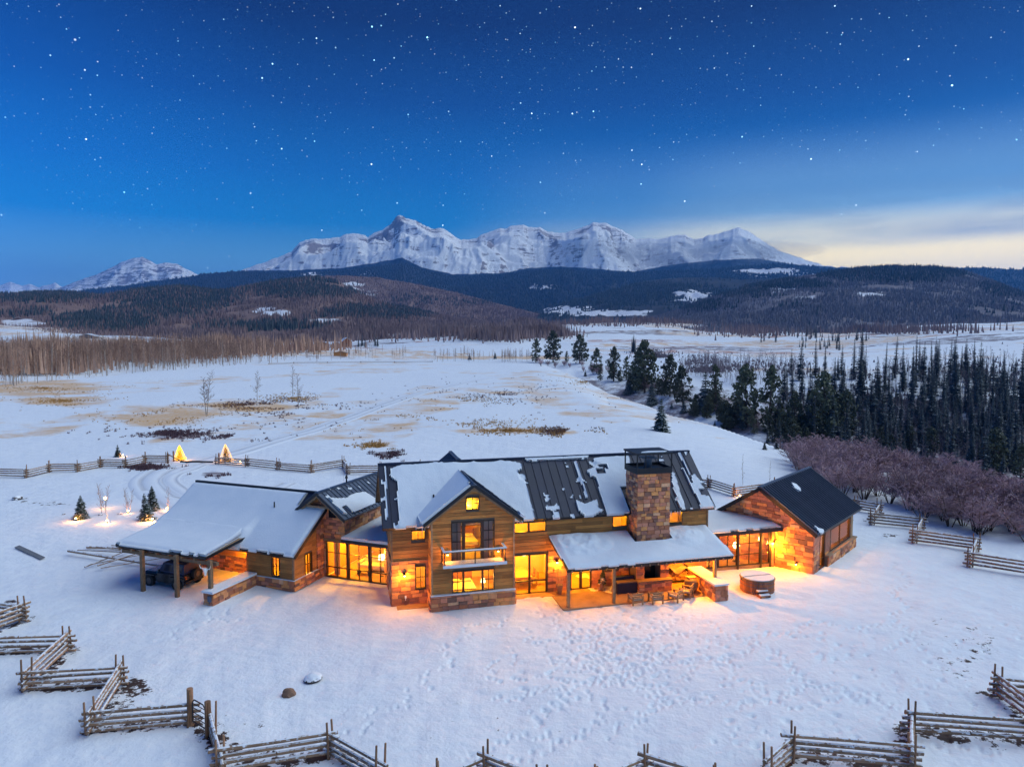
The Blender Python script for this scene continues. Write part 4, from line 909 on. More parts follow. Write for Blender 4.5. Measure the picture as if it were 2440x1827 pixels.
H.box('ridge_cap', M_metal2, 8.48, 8.72, 50.62, 54.45, 8.97, 9.05)
for u, v in ((6.4, 47.9),): m = MB(); m.tube((u - 15, v - 50, 6.4), (u - 15, v - 50, 7.15), .06); m.obj('vent_pipe', M_dark, H.o)
def Zm(o, s, pts): return [(o[0] + x / s, o[1] + y / s) for x, y in pts]
Z2, Z3 = (880, 1050), (1280, 1050); q = 3.814
polys = [Zm(Z2, q, [(170, 262), (300, 222), (600, 205), (840, 205), (1000, 196), (1260, 190), (1385, 215), (1395, 270), (1360, 290), (1375, 362), (1420, 372), (1470, 560), (1512, 722), (1440, 740), (800, 800), (262, 800), (235, 380), (180, 350)]),
         Zm(Z2, q, [(128, 235), (165, 235), (176, 700), (150, 770), (140, 770)]),  # thin snow strip stands in for the bluish sheen of lit metal
         Zm(Z3, q, [(500, 165), (600, 150), (830, 140), (960, 640), (640, 705), (560, 480), (520, 400), (440, 275), (540, 225), (505, 200)]),
         Zm(Z3, q, [(325, 190), (358, 190), (468, 525), (438, 535)]), Zm(Z3, q, [(335, 550), (360, 545), (430, 580), (540, 538), (560, 620), (625, 640), (560, 670), (500, 705), (430, 705), (370, 650)]),
         Zm(Z3, q, [(1385, 320), (1430, 300), (1625, 620), (1480, 625), (1400, 420)]), Zm(Z3, q, [(1262, 110), (1300, 110), (1400, 320), (1375, 325)]), Zm(Z3, q, [(1205, 270), (1250, 300), (1345, 630), (1290, 630), (1215, 400)]),
         Zm(Z3, q, [(1300, 250), (1330, 250), (1440, 480), (1420, 500)]), Zm(Z2, q, [(1660, 625), (1690, 660), (1745, 700), (1670, 712)]), Zm(Z3, q, [(130, 650), (200, 655), (210, 720), (140, 720)]),
         Zm(Z2, q, [(1400, 165), (2000, 140), (1980, 175), (1700, 180), (1500, 196), (1400, 190)])]
holes = [Zm(Z3, q, [(540, 272), (600, 272), (606, 305), (552, 300)]), Zm(Z3, q, [(470, 345), (515, 345), (545, 420), (500, 420)]), Zm(Z3, q, [(1465, 450), (1515, 450), (1545, 500), (1490, 500)]), Zm(Z3, q, [(520, 225), (620, 232), (636, 262), (560, 240)])]
PP = [H.planepx(RF, p) for p in polys]; HH = [H.planepx(RF, p) for p in holes]
def roofsnow(S, T_):
    th = np.zeros_like(S)
    wob = (fbm(S * 1.6, T_ * 1.6, 3, 9) - .5) * .22
    for i, p in enumerate(PP): th = np.maximum(th, np.clip((inpoly(S, T_, p) + wob * (.5 if i else 1)) * 2.2, 0, .13 if i != 1 else .05))
    for p in HH: th = np.where(inpoly(S, T_, p) > -.03, 0, th)
    u = S + 2.85; hc = (u > 20.2) & (u < 23) & (T_ < 2.2)
    return np.where(hc, 0, th)
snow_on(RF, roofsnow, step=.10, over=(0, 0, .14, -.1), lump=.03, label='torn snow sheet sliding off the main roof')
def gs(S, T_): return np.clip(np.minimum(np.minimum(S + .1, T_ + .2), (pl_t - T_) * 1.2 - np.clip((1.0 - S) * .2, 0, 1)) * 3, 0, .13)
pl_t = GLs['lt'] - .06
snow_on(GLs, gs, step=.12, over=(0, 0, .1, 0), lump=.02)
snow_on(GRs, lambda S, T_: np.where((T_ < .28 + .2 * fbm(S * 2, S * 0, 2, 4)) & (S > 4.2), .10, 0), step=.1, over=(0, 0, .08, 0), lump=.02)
# icicles under the eave
m = MB()
for u0, u1, n in ((11.5, 12.3, 7), (4.9, 5.6, 5), (22.9, 24.2, 9)):
    for i in range(n): u = rnd.uniform(u0, u1) - 15; m.tube((u, -3.7, 5.36), (u, -3.7, 5.36 - rnd.uniform(.12, .5)), .03, .004, 5)
tag(m.obj('icicle', M_ice, H.o), kind='stuff')
# balcony
bal = H.box('balcony', M_timber, 6.55, 10.65, 44.3, 45.38, 3.10, 3.24)
m = MB()
for u in (6.6, 8.6, 10.6): m.box(u - 15.03, u - 14.97, 44.33 - 50, 44.39 - 50, 3.24, 4.1)
for u in (6.6, 10.6): m.box(u - 15.02, u - 14.98, 45.3 - 50, 45.36 - 50, 3.24, 4.1)
for k in range(9):
    z = 3.34 + k * .085; m.tube((6.6 - 15, 44.36 - 50, z), (10.6 - 15, 44.36 - 50, z), .007, n=4)
    for u in (6.6, 10.6): m.tube((u - 15, 44.36 - 50, z), (u - 15, 45.36 - 50, z), .007, n=4)
for k in range(46): u = 6.62 + k * .0865; m.tube((u - 15, 44.36 - 50, 3.3), (u - 15, 44.36 - 50, 4.08), .006, n=3)
m.obj('railing', M_dark, bal)
m = MB(); m.box(6.5 - 15, 10.7 - 15, 44.28 - 50, 44.42 - 50, 4.10, 4.16); m.box(6.5 - 15, 6.64 - 15, 44.42 - 50, 45.38 - 50, 4.10, 4.16); m.box(10.56 - 15, 10.7 - 15, 44.42 - 50, 45.38 - 50, 4.10, 4.16)
hr = m.obj('handrail', M_timber, bal)
m = MB(); m.box(6.5 - 15, 10.7 - 15, 44.27 - 50, 44.43 - 50, 4.162, 4.22); m.box(6.5 - 15, 6.64 - 15, 44.43 - 50, 45.38 - 50, 4.162, 4.215); m.box(10.56 - 15, 10.7 - 15, 44.43 - 50, 45.38 - 50, 4.162, 4.215)
m.box(6.5 - 15, 10.7 - 15, 44.22 - 50, 44.32 - 50, 3.12, 3.30); m.box(6.7 - 15, 10.5 - 15, 44.42 - 50, 45.2 - 50, 3.245, 3.29); m.obj('snow', M_snow, bal)
H.box('beam', M_timber, 7.0, 7.18, 44.4, 45.4, 2.92, 3.08); H.box('beam', M_timber, 10.0, 10.18, 44.4, 45.4, 2.92, 3.08)
H.box('steel_bracket', M_dark, 10.72, 10.84, 45.1, 45.4, 2.85, 3.2)
# patio roof on posts
PR = H.roof((14.5, 43.1, 2.8), (26.55, 43.1, 2.8), (26.5, 46.74, 3.92), (14.4, 46.74, 3.92), pw=.56, th=.1, label='low patio roof under deep snow')
def psnow(S, T_):
    e = np.minimum(np.minimum(S + .12, 12.15 - S), np.minimum(T_ + .15, 4.0 - T_))
    u = S + 14.5; v = 43.1 + T_ * .956
    lump = np.clip(1.2 - ((u - 16.3) / 2.2) ** 2 - ((v - 45.7) / 1.5) ** 2, 0, 1) + np.clip(1.2 - ((u - 24.0) / 1.5) ** 2 - ((v - 45.8) / 1.4) ** 2, 0, 1)
    th = np.clip(e * 2.5, 0, 1) * (.15 + lump * (.12 + .30 * (fbm(S * 2.1, T_ * 2.1, 4, 71) - .3)))
    return np.where((u > 20.2) & (u < 23.0) & (v > 45.25), 0, th)
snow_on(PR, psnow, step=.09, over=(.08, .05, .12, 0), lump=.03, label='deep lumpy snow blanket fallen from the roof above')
m = MB(); m.box(14.6 - 15, 26.4 - 15, 43.6 - 50, 43.8 - 50, 2.62, 2.82); m.obj('beam', M_timber, H.o)
for i in range(20):
    u = 14.8 + i * .61; m = MB(); m.hexa([(u - 15.04, 43.05 - 50, 2.58), (u - 14.96, 43.05 - 50, 2.58), (u - 14.96, 46.7 - 50, 3.7), (u - 15.04, 46.7 - 50, 3.7), (u - 15.04, 43.05 - 50, 2.7), (u - 14.96, 43.05 - 50, 2.7), (u - 14.96, 46.7 - 50, 3.81), (u - 15.04, 46.7 - 50, 3.81)])
    m.obj('rafter', M_timber, H.o)
for u, z in ((14.75, 0), (17.96, 0), (25.5, 1.12)): H.box('post', M_timber, u - .1, u + .1, 43.6, 43.8, z, 2.62)
H.box('patio_floor', M_flag, 14.3, 26.4, 43.4, 46.8, -.06, .045)
H.box('patio_floor', M_flag, 11.5, 14.3, 45.9, 46.8, -.06, .04)
# interior light
for u, v, z, w in ((4.7, 48.6, 4.6, 110), (4.9, 48.6, 2.3, 130), (8.6, 47.6, 5.3, 260), (8.6, 48.3, 2.5, 240), (12.9, 48.9, 2.5, 330), (12.9, 49, 4.8, 150), (16.7, 48.8, 2.4, 230), (19.7, 48.6, 4.8, 110), (19.2, 48.6, 2.3, 90), (24, 48.6, 4.8, 140), (24, 48.6, 2.3, 110)):
    lamp(H.o, H.L(u, v, z), w, (1, .40, .012), .16)
lamp(H.o, H.L(8.66, 47.2, 6.6), 60, (1, .40, .012), .1)
H.box('attic_floor', M_plaster, 6.9, 10.4, 45.7, 48.3, 6.1, 6.15)
for u in (7.25, 9.4):                               # drawn curtains in the side lights of the balcony door
    m = MB(); n = 18
    for i in range(n): x0 = u + i * .036; m.box(x0 - 15, x0 - 15 + .036, 45.56 - 50 + .02 * (i % 2), 45.6 - 50 + .02 * (i % 2), 3.15, 5.8)
    m.obj('curtain', M_curtain, H.o)
# warm lamps outside
sconce(H, 'front', 46.72, 4.24, 2.15, 42, 'small wall lamp on the stone wall left of the gable')
sconce(H, 'front', 46.72, 14.86, 2.22, 46, 'wall lamp between the glass doors and the patio roof')
sconce(H, 'front', 45.36, 6.92, 3.78, 12, 'wall lamp at the left end of the balcony'); sconce(H, 'front', 45.36, 10.31, 3.78, 12, 'wall lamp at the right end of the balcony')
def patio_light(u, v, z, w, label):
    e = bpy.data.objects.new('ceiling_lamp', None); COL.objects.link(e); e.location = H.W(u, v, z); tag(e, label, 'ceiling lamp')
    m = MB(); m.lathe([(.09, 0), (.09, .1), (.05, .14)], 10); m.obj('lamp_shade', M_dark, e); m = MB(); m.lathe([(.03, -.05), (.06, -.02), (.05, .01)], 8); m.obj('bulb', M_bulb, e)
    lamp(e, (0, 0, -.2), w, (1, .34, .01), .08)
patio_light(24.3, 45.2, 2.9, 330, 'bright ceiling lamp over the firewood and the covered grill')
patio_light(17.4, 45.3, 3.0, 60, 'ceiling lamp in the left half of the patio roof')

# ------------------------------------------------------------------ great room between the wings
Gr = Building('great_room', 'glass fronted great room with stone gable and dark ridged roof', 'building', -21, -30, 46)
gz = lambda z: (-31.95 - max(0, (6.35 - z) / .745), -31.95 + max(0, (6.35 - z) / .745))
GH = [(-31.65, -26.2, .03, 2.77)]
Gr.wall('wall', M_mortar, 'front', 43.7, -31.95, -26.0, 0, 2.95, GH); m = MB()
m.prism([(-34.1 + 30, -2.3, 2.95), (-30 + 30, -2.3, 2.95), (-30 + 30, -2.3, 4.75), (-31.95 + 30, -2.3, 6.3), (-34.1 + 30, -2.3, 4.65)], (0, .25, 0)); m.obj('gable_wall', M_mortar, Gr.o)
VENT = (-31.2, -30.65, 4.75, 5.15)
Gr.stones('front', 43.7, -34.1, -30.0, 2.95, 6.2, [], lim=gz, w=(.28, .62), h=(.17, .3), cap=170)
Gr.box('louvre_vent', M_black, -31.3, -30.7, 43.56, 43.6, 4.55, 5.15)
Gr.wall('wall', M_mortar, 'right', -30.0, 43.95, 52.5, 2.95, 4.8); Gr.stones('right', -30.0, 43.7, 50, 3.25, 4.7, w=(.3, .7), h=(.18, .32), cap=290)
Gr.stones('front', 43.7, -31.95, -31.65, 0, 2.95, w=(.3, .31))
for a, b_ in ((-31.63, -29.8), (-29.72, -27.92), (-27.84, -26.2)): Gr.window('front', 43.7, a, b_, .03, 2.77, 2, 3, hsplit=[.82, 1.9], name='window_wall', fr=.07, mun=.035)
for u in (-29.76, -27.88): Gr.box('mullion', M_frame, u - .05, u + .05, 43.6, 43.8, .03, 2.77)
Gr.box('rail', M_frame, -31.63, -26.2, 43.61, 43.64, .79, .87)
Gr.box('header', M_timber, -31.9, -26.0, 43.55, 43.68, 2.77, 2.97)
Gr.box('floor', M_intwood, -31.6, -26.0, 43.92, 50.2, .01, .06); Gr.box('partition_wall', M_plaster, -31.9, -25.6, 50.1, 50.2, .06, 3.0); Gr.box('ceiling', M_plaster, -31.9, -25.6, 43.95, 50.2, 3.0, 3.08)
Gr.box('partition_wall', M_intwood, -31.9, -31.75, 43.95, 50.1, .06, 3.0); Gr.box('partition_wall', M_plaster, -25.9, -25.75, 43.95, 50.1, .06, 3.0)
for u, v, w in ((-30.4, 46, 300), (-27.7, 46, 300), (-29, 48.6, 150)): lamp(Gr.o, Gr.L(u, v, 2.6), w, (1, .40, .012), .15)
LR = Gr.roof((-30.0, 43.25, 3.12), (-25.4, 43.25, 3.12), (-23.4, 49.5, 3.42), (-30.0, 49.5, 3.42), pw=.6, th=.14, label='low roof over the glass wall, snow covered')
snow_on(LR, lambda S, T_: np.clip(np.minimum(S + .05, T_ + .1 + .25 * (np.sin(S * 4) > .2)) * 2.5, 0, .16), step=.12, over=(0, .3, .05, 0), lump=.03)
GA = Gr.roof((-29.5, 52.8, 4.68), (-29.5, 42.95, 4.68), (-31.9, 42.95, 6.46), (-31.9, 52.8, 6.46), pw=.5, mat=M_metal2, label='right slope with a snow patch along its lower half', fascia=0)
GB = Gr.roof((-34.7, 42.95, 4.40), (-34.7, 52.8, 4.40), (-31.9, 52.8, 6.46), (-31.9, 42.95, 6.46), pw=.5, mat=M_metal2, fascia=0)
m = MB()
for sg, w, dz in ((-1, 2.85, 2.1), (1, 2.43, 1.8)):
    a = Vector((-31.9 + 30, 42.86 - 46, 6.50)); b_ = a + Vector((sg * w, 0, -dz)); d = Vector((0, 0, -.22)); m.prism([a, b_, b_ + d, a + d], (0, .06, 0))
m.obj('fascia', M_dark, GA['obj']); m = MB()
for sg, w, dz in ((-1, 2.7, 2.0), (1, 2.3, 1.7)):
    a = Vector((-31.9 + 30, 42.98 - 46, 6.26)); b_ = a + Vector((sg * w, 0, -dz)); d = Vector((0, 0, -.16)); m.prism([a, b_, b_ + d, a + d], (0, .2, 0))
m.box(-33.0 + 30, -30.8 + 30, 42.98 - 46, 43.1 - 46, 5.35, 5.5); m.obj('rake_board', M_timber, Gr.o)
Gr.box('ridge_cap', M_metal2, -32.05, -31.75, 42.9, 52.8, 6.42, 6.52)
Z1 = (740, 1130); gp = Gr.planepx(GA, [(Z1[0] + x / 9.74, Z1[1] + y / 9.74) for x, y in [(365, 560), (600, 575), (800, 560), (960, 470), (1150, 430), (1250, 430), (1520, 610), (1500, 720), (1300, 800), (1150, 850), (980, 930), (800, 780), (720, 800), (860, 960), (760, 960)]])
snow_on(GA, lambda S, T_: np.clip(inpoly(S, T_, gp) * 3, 0, .13), step=.1, over=(0, .05, .08, 0), lump=.03)
m = MB(); m.tube((-31.9 + 30, 46.8 - 46, 6.5), (-31.9 + 30, 46.8 - 46, 6.9), .06); m.tube((-31.9 + 30, 46.8 - 46, 6.85), (-31.9 + 30, 46.8 - 46, 7.1), .13, .05, 8); m.obj('vent_pipe', M_dark, Gr.o)

# ------------------------------------------------------------------ west wing with carport
Wg = Building('west_wing', 'low barn wood wing with a broad snow covered roof and carport', 'building', -21, -38, 43)
WW = (-33.85, -33.12, .92, 2.32); RW = (41.45, 42.3, .7, 2.3); SW = (-41.9, -40.9, 1.05, 1.75); DO = (-37.1, -36.3, .03, 2.35)
Wg.wall('wall', M_mortar, 'front', 40.27, -36.1, -31.95, 0, 2.72, [WW]); Wg.wall('wall', M_mortar, 'right', -31.95, 40.27, 43.7, 0, 2.9, [RW])
m = MB(); m.prism([(-31.97 + 38, -2.73, 2.9), (-31.97 + 38, .7, 2.9), (-31.97 + 38, .7, 5.05)], (-.2, 0, 0)); m.obj('gable_wall', M_mortar, Wg.o)
Wg.wall('wall', M_mortar, 'left', -36.1, 40.27, 42.2, 0, 2.9); Wg.wall('wall', M_mortar, 'front', 42.2, -44.6, -36.1, 0, 4.0, [SW, DO]); Wg.wall('wall', M_mortar, 'left', -44.6, 42.2, 49, 0, 3.4)
Wg.box('wall', M_mortar, -44.6, -34, 49, 49.2, 0, 3.2)
Wg.stones('front', 40.22, -36.15, -31.9, 0, .74, w=(.3, .7)); Wg.stones('right', -31.9, 40.2, 43.66, 0, .74, w=(.3, .7)); Wg.box('ledge', M_snow, -36.2, -31.95, 40.12, 40.27, .75, .79); Wg.box('ledge', M_snow, -31.95, -31.82, 40.12, 43.6, .75, .79)
rz = lambda z: (39.8 + max(0, (z - 2.5) / .68), 99)
Wg.stones('right', -31.93, 42.85, 43.66, .78, 4.9, lim=lambda z: (max(42.85, 39.9 + (z - 2.5) / .68), 43.66), w=(.27, .5), out=.1)
Wg.planks('front', 40.27, -36.1, -31.95, .79, 2.6, [WW]); Wg.planks('right', -31.95, 40.3, 42.85, .79, 4.0, [RW], lim=lambda z: (39.95 + max(0, (z - 2.5) / .68), 42.85))
Wg.planks('left', -36.1, 40.3, 42.15, .79, 2.6); Wg.planks('front', 42.2, -44.6, -36.15, 1.2, 3.6, [SW, DO]); Wg.stones('front', 42.15, -44.6, -37.15, 0, 1.15, w=(.35, .8)); Wg.box('ledge', M_timber, -44.6, -37.15, 42.0, 42.2, 1.16, 1.22)
Wg.box('corner_board', M_timber, -32.03, -31.88, 40.19, 40.3, .79, 2.6)
Wg.window('front', 40.27, *WW[:2], *WW[2:], 2, 2); Wg.window('right', -31.95, *RW[:2], *RW[2:], 2, 2); Wg.window('front', 42.2, *SW[:2], *SW[2:], 2, 1); Wg.window('front', 42.2, *DO[:2], *DO[2:], 1, 1, name='glazed_door', fr=.1)
Wg.box('floor', M_intwood, -44.4, -32.2, 42.4, 48.9, .01, .05); Wg.box('floor', M_intwood, -35.9, -32.2, 40.5, 42.4, .01, .05); Wg.box('partition_wall', M_plaster, -44.4, -32.1, 45.6, 45.7, .05, 2.7); Wg.box('ceiling', M_plaster, -44.4, -32.2, 42.4, 45.6, 2.68, 2.72); Wg.box('ceiling', M_plaster, -35.9, -32.2, 40.5, 42.4, 2.5, 2.53)
for u, v, w in ((-33.8, 42.2, 200), (-36.8, 43.6, 170), (-41.2, 43.8, 60)): lamp(Wg.o, Wg.L(u, v, 2.3), w, (1, .40, .012), .12)
WR = Wg.roof((-45.05, 39.8, 2.66), (-31.5, 39.8, 2.66), (-31.5, 44.7, 6.0), (-45.05, 44.7, 6.0), pw=.6, label='front slope under smooth unbroken snow')
Wg.roof((-33.3, 49.6, 2.66), (-45.05, 49.6, 2.66), (-45.05, 44.7, 6.0), (-33.3, 44.7, 6.0), pw=1.2); Wg.box('ridge_cap', M_dark, -45.1, -33.2, 44.6, 44.8, 6.03, 6.13)
edge = lambda S, T_, L_, t1: np.clip(np.minimum(np.minimum(S + .1, L_ + .1 - S), T_ + .12) * 4, 0, 1) * np.clip((t1 - T_) * 4, 0, 1)
fil = lambda v: .085 * np.clip(1.9 - np.abs(v - 40.95), 0, 9) ** 2
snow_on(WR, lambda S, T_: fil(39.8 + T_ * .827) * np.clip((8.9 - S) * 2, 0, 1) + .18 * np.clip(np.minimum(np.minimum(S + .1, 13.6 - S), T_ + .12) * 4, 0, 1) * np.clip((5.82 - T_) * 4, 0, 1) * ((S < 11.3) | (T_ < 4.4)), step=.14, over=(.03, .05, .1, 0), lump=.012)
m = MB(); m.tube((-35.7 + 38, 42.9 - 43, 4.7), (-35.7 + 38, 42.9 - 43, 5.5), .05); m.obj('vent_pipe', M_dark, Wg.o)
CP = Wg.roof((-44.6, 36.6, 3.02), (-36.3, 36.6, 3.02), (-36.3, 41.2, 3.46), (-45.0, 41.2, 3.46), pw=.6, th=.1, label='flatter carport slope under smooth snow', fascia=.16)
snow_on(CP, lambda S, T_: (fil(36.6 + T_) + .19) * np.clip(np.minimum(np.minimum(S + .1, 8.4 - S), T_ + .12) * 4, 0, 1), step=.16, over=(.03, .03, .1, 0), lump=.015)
for u in np.arange(-44.3, -36.2, 1.16):
    m = MB(); u = u + 38; m.hexa([(u - .07, 36.62 - 43, 2.66), (u + .07, 36.62 - 43, 2.66), (u + .07, 42.1 - 43, 3.2), (u - .07, 42.1 - 43, 3.2), (u - .07, 36.62 - 43, 2.9), (u + .07, 36.62 - 43, 2.9), (u + .07, 42.1 - 43, 3.42), (u - .07, 42.1 - 43, 3.42)]); m.obj('rafter', M_timber, Wg.o)
Wg.box('beam', M_timber, -44.2, -35.5, 36.75, 36.95, 2.46, 2.7)
for u, z in ((-41.88, 0), (-38.73, 0), (-35.75, .95)): Wg.box('post', M_timber, u - .12, u + .12, 36.3, 36.54, z, 2.95)
Wg.box('post', M_timber, -44.4, -44.2, 41.2, 41.4, 0, 3.1)
def lowwall():
    e = MB(); U = 38
    o = Wg.box('garden_wall', M_mortar, -35.85, -35.2, 36.0, 40.2, 0, .88)
    Wg.stones('front', 36.0, -35.9, -35.15, 0, .86, parent=o, w=(.25, .5)); Wg.stones('right', -35.2, 35.95, 40.2, 0, .86, parent=o, w=(.3, .6)); Wg.stones('left', -35.85, 35.95, 40.2, 0, .86, parent=o, w=(.3, .7))
    m = MB(); m.box(-36.0 + U, -35.05 + U, 35.85 - 43, 40.1 - 43, .88, 1.02); m.obj('snow', M_snow, o)
lowwall()
sconce(Wg, 'front', 42.12, -37.9, 2.2, 55, 'wall lamp beside the glazed door under the carport')
# ------------------------------------------------------------------ glass walkway and stone cabin
K = Building('glass_walkway', 'glazed passage between the house and the stone cabin', 'building', 14, 30, 49)
K.wall('wall', M_timber, 'front', 47.9, 26.65, 33.0, 0, .3, []); K.wall('wall', M_timber, 'front', 47.9, 26.65, 33.0, 2.86, 3.05, [])
for a, b_, cc_, hs_ in ((26.7, 28.2, 2, [1.15]), (28.2, 29.84, 2, [1.15, 2.0]), (29.92, 31.84, 2, [1.15, 2.0]), (31.92, 32.66, 1, [1.15])): K.window('front', 47.9, a, b_, .3, 2.86, cc_, len(hs_) + 1, hsplit=hs_, name='window_wall', fr=.06, mun=.04)
for u in (29.88, 31.88, 32.72): K.box('post', M_frame, u - .06, u + .06, 47.78, 48.0, 0, 2.86)
K.box('corner_post', M_timber, 32.75, 33.0, 47.78, 48.1, 0, 2.9)
K.box('floor', M_flag, 26.7, 34, 48.05, 52, .01, .06); K.box('ceiling', M_intwood, 26.7, 33.4, 48.0, 52, 2.95, 3.0); K.box('wall', M_intwood, 26.7, 36, 52, 52.15, 0, 3.0)
KR = K.roof((26.6, 47.25, 3.16), (33.35, 47.25, 3.22), (32.4, 51.6, 3.5), (26.6, 51.6, 3.5), pw=.6, th=.14, label='low roof with an even snow blanket', fascia=.26)
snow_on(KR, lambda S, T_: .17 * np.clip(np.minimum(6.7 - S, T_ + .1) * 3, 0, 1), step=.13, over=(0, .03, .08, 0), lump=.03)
lamp(K.o, K.L(31, 50, 2.5), 95, (1, .34, .01), .15); lamp(K.o, K.L(28.2, 50, 2.5), 55, (1, .34, .01), .15)
Cb = Building('stone_cabin', 'gabled stone cabin with a dark standing seam roof', 'cabin', 48.5, 59, 22)
CD = (55.72, 56.9, .02, 2.72); CW = (58.2, 63.3, .92, 2.72)
cg = lambda z: (21.9 - min(4.1, max(0, (5.98 - z) / .69)), 21.9 + min(4.1, max(0, (5.98 - z) / .69)))
Cb.wall('wall', M_mortar, 'left', 54.46, 17.81, 26.0, 0, 3.05); m = MB(); m.prism([(54.46 - 59, 17.81 - 22, 3.05), (54.46 - 59, 26 - 22, 3.05), (54.46 - 59, 21.9 - 22, 5.95)], (.22, 0, 0)); m.obj('gable_wall', M_mortar, Cb.o)
Cb.wall('wall', M_mortar, 'front', 17.81, 54.46, 64.0, 0, 2.95, [CD, CW]); Cb.wall('wall', M_mortar, 'right', 64.0, 17.81, 26.0, 0, 3.05); Cb.box('wall', M_mortar, 54.5, 64, 25.8, 26, 0, 3.05)
Cb.stones('left', 54.46, 17.75, 26.0, 0, 5.95, lim=cg, w=(.34, .82), h=(.2, .36), cap=235)
Cb.stones('front', 17.81, 54.4, 55.68, 0, 2.9, w=(.3, .7), cap=262); Cb.stones('front', 17.81, 57.0, 58.15, .0, 2.9, w=(.3, .6), cap=290)
sb = Cb.box('stone_base', M_mortar, 57.0, 64.2, 17.55, 17.81, 0, .8); Cb.stones('front', 17.55, 57.0, 64.25, 0, .78, parent=sb, w=(.35, .8)); Cb.box('ledge', M_flag, 57.0, 64.3, 17.42, 17.81, .8, .9)
Cb.box('corner_post', M_timber, 63.4, 64.0, 17.72, 17.81, .9, 2.9)
Cb.window('front', 17.81, *CD[:2], *CD[2:], 1, 2, name='glazed_door', hsplit=[.8], fr=.08); Cb.window('front', 17.81, *CW[:2], *CW[2:], 2, 1, fr=.1, name='window')
Cb.box('floor', M_flag, 54.7, 63.8, 18.05, 25.8, .01, .06); Cb.box('partition_wall', M_mortar, 57.6, 63.8, 19.7, 19.85, .06, 2.8); Cb.stones('front', 19.7, 57.7, 63.7, .1, 2.8, w=(.4, .8), h=(.25, .36), cap=999); Cb.box('partition_wall', M_plaster, 54.7, 57.6, 20.6, 20.7, .06, 2.8)
Cb.box('ceiling', M_intwood, 54.7, 63.8, 18.05, 25.8, 2.8, 2.84)
lamp(Cb.o, Cb.L(56.3, 19.3, 2.3), 120, (1, .40, .012), .12)
CR = Cb.roof((54.1, 17.42, 3.12), (65.5, 17.42, 3.12), (65.5, 21.9, 6.12), (54.1, 21.9, 6.12), pw=.42, mat=M_metal2, label='bare dark seamed slope with one snow patch', seam=.12, fascia=.24)
CR2 = Cb.roof((65.5, 26.4, 3.12), (54.1, 26.4, 3.12), (54.1, 21.9, 6.12), (65.5, 21.9, 6.12), pw=.6, mat=M_metal2, fascia=.24)
Cb.box('ridge_cap', M_metal2, 54.05, 65.55, 21.74, 22.06, 6.1, 6.2)
cp_ = Cb.planepx(CR, [(1640 + x / 4.358, 1050 + y / 4.358) for x, y in [(1060, 440), (1110, 460), (1160, 510), (1165, 545), (1130, 525), (1070, 475)]]); cp2 = Cb.planepx(CR, [(1640 + x / 4.358, 1050 + y / 4.358) for x, y in [(1290, 880), (1340, 915), (1400, 930), (1400, 975), (1350, 975), (1300, 900)]])
for c_ in (cp_, cp2): snow_on(CR, lambda S, T_: np.clip(inpoly(S, T_, c_) * 4, 0, .1), step=.07, over=(.05, 0, .08, 0), lump=.01)
sconce(Cb, 'left', 54.36, 20.75, 1.95, 190, 'bright wall lamp on the cabin gable beside the glass walkway'); sconce(Cb, 'front', 19.6, 60.6, 2.25, 70, 'wall lamp seen through the cabin window')
sconce(Cb, 'left', 54.36, 18.95, .66, 14, 'small low lamp near the corner of the cabin gable')

# ------------------------------------------------------------------ placing things on the ground
rf = random.Random(3)
_O = np.array([0, 0, HC])
def hits(px, py, D0=58, D1=2650, n=130):
    px = np.asarray(px, float); py = np.asarray(py, float); a = (px - 1220) / FP; b_ = -(py - 913.5) / FP
    dy = CTH + b_ * STH; dz = -STH + b_ * CTH; D = np.geomspace(D0, D1, n)[None, :]
    x = (a / dy)[:, None] * D; z = HC + (dz / dy)[:, None] * D; g = zg(x, np.broadcast_to(D, x.shape)); below = z < g
    i = np.where(below.any(1), below.argmax(1), n - 1); i = np.maximum(i, 1); r = np.arange(len(px)); Df = D[0]
    d0, d1 = (z - g)[r, i - 1], (z - g)[r, i]; t = np.clip(d0 / (d0 - d1 + 1e-9), 0, 1); Y_ = Df[i - 1] + (Df[i] - Df[i - 1]) * t
    X_ = a / dy * Y_; return X_, Y_, zg(X_, Y_), below.any(1)
def on(px, py):
    x, y, z, _ = hits([px], [py]); return Vector((float(x[0]), float(y[0]), float(z[0])))
def near_on(px, py):
    p = G(px, py); p.z = zg1(p.x, p.y) + (float(fbm(np.array([p.x / 5]), np.array([p.y / 5]), 4, 31)[0]) - .5) * .22; return p
def root(name, loc, label, cat, group=None, rot=0.0, scale=None):
    o = bpy.data.objects.new(name, None); COL.objects.link(o); o.location = loc; o.rotation_euler = (0, 0, rot)
    if scale: o.scale = (scale,) * 3
    return tag(o, label, cat, group)

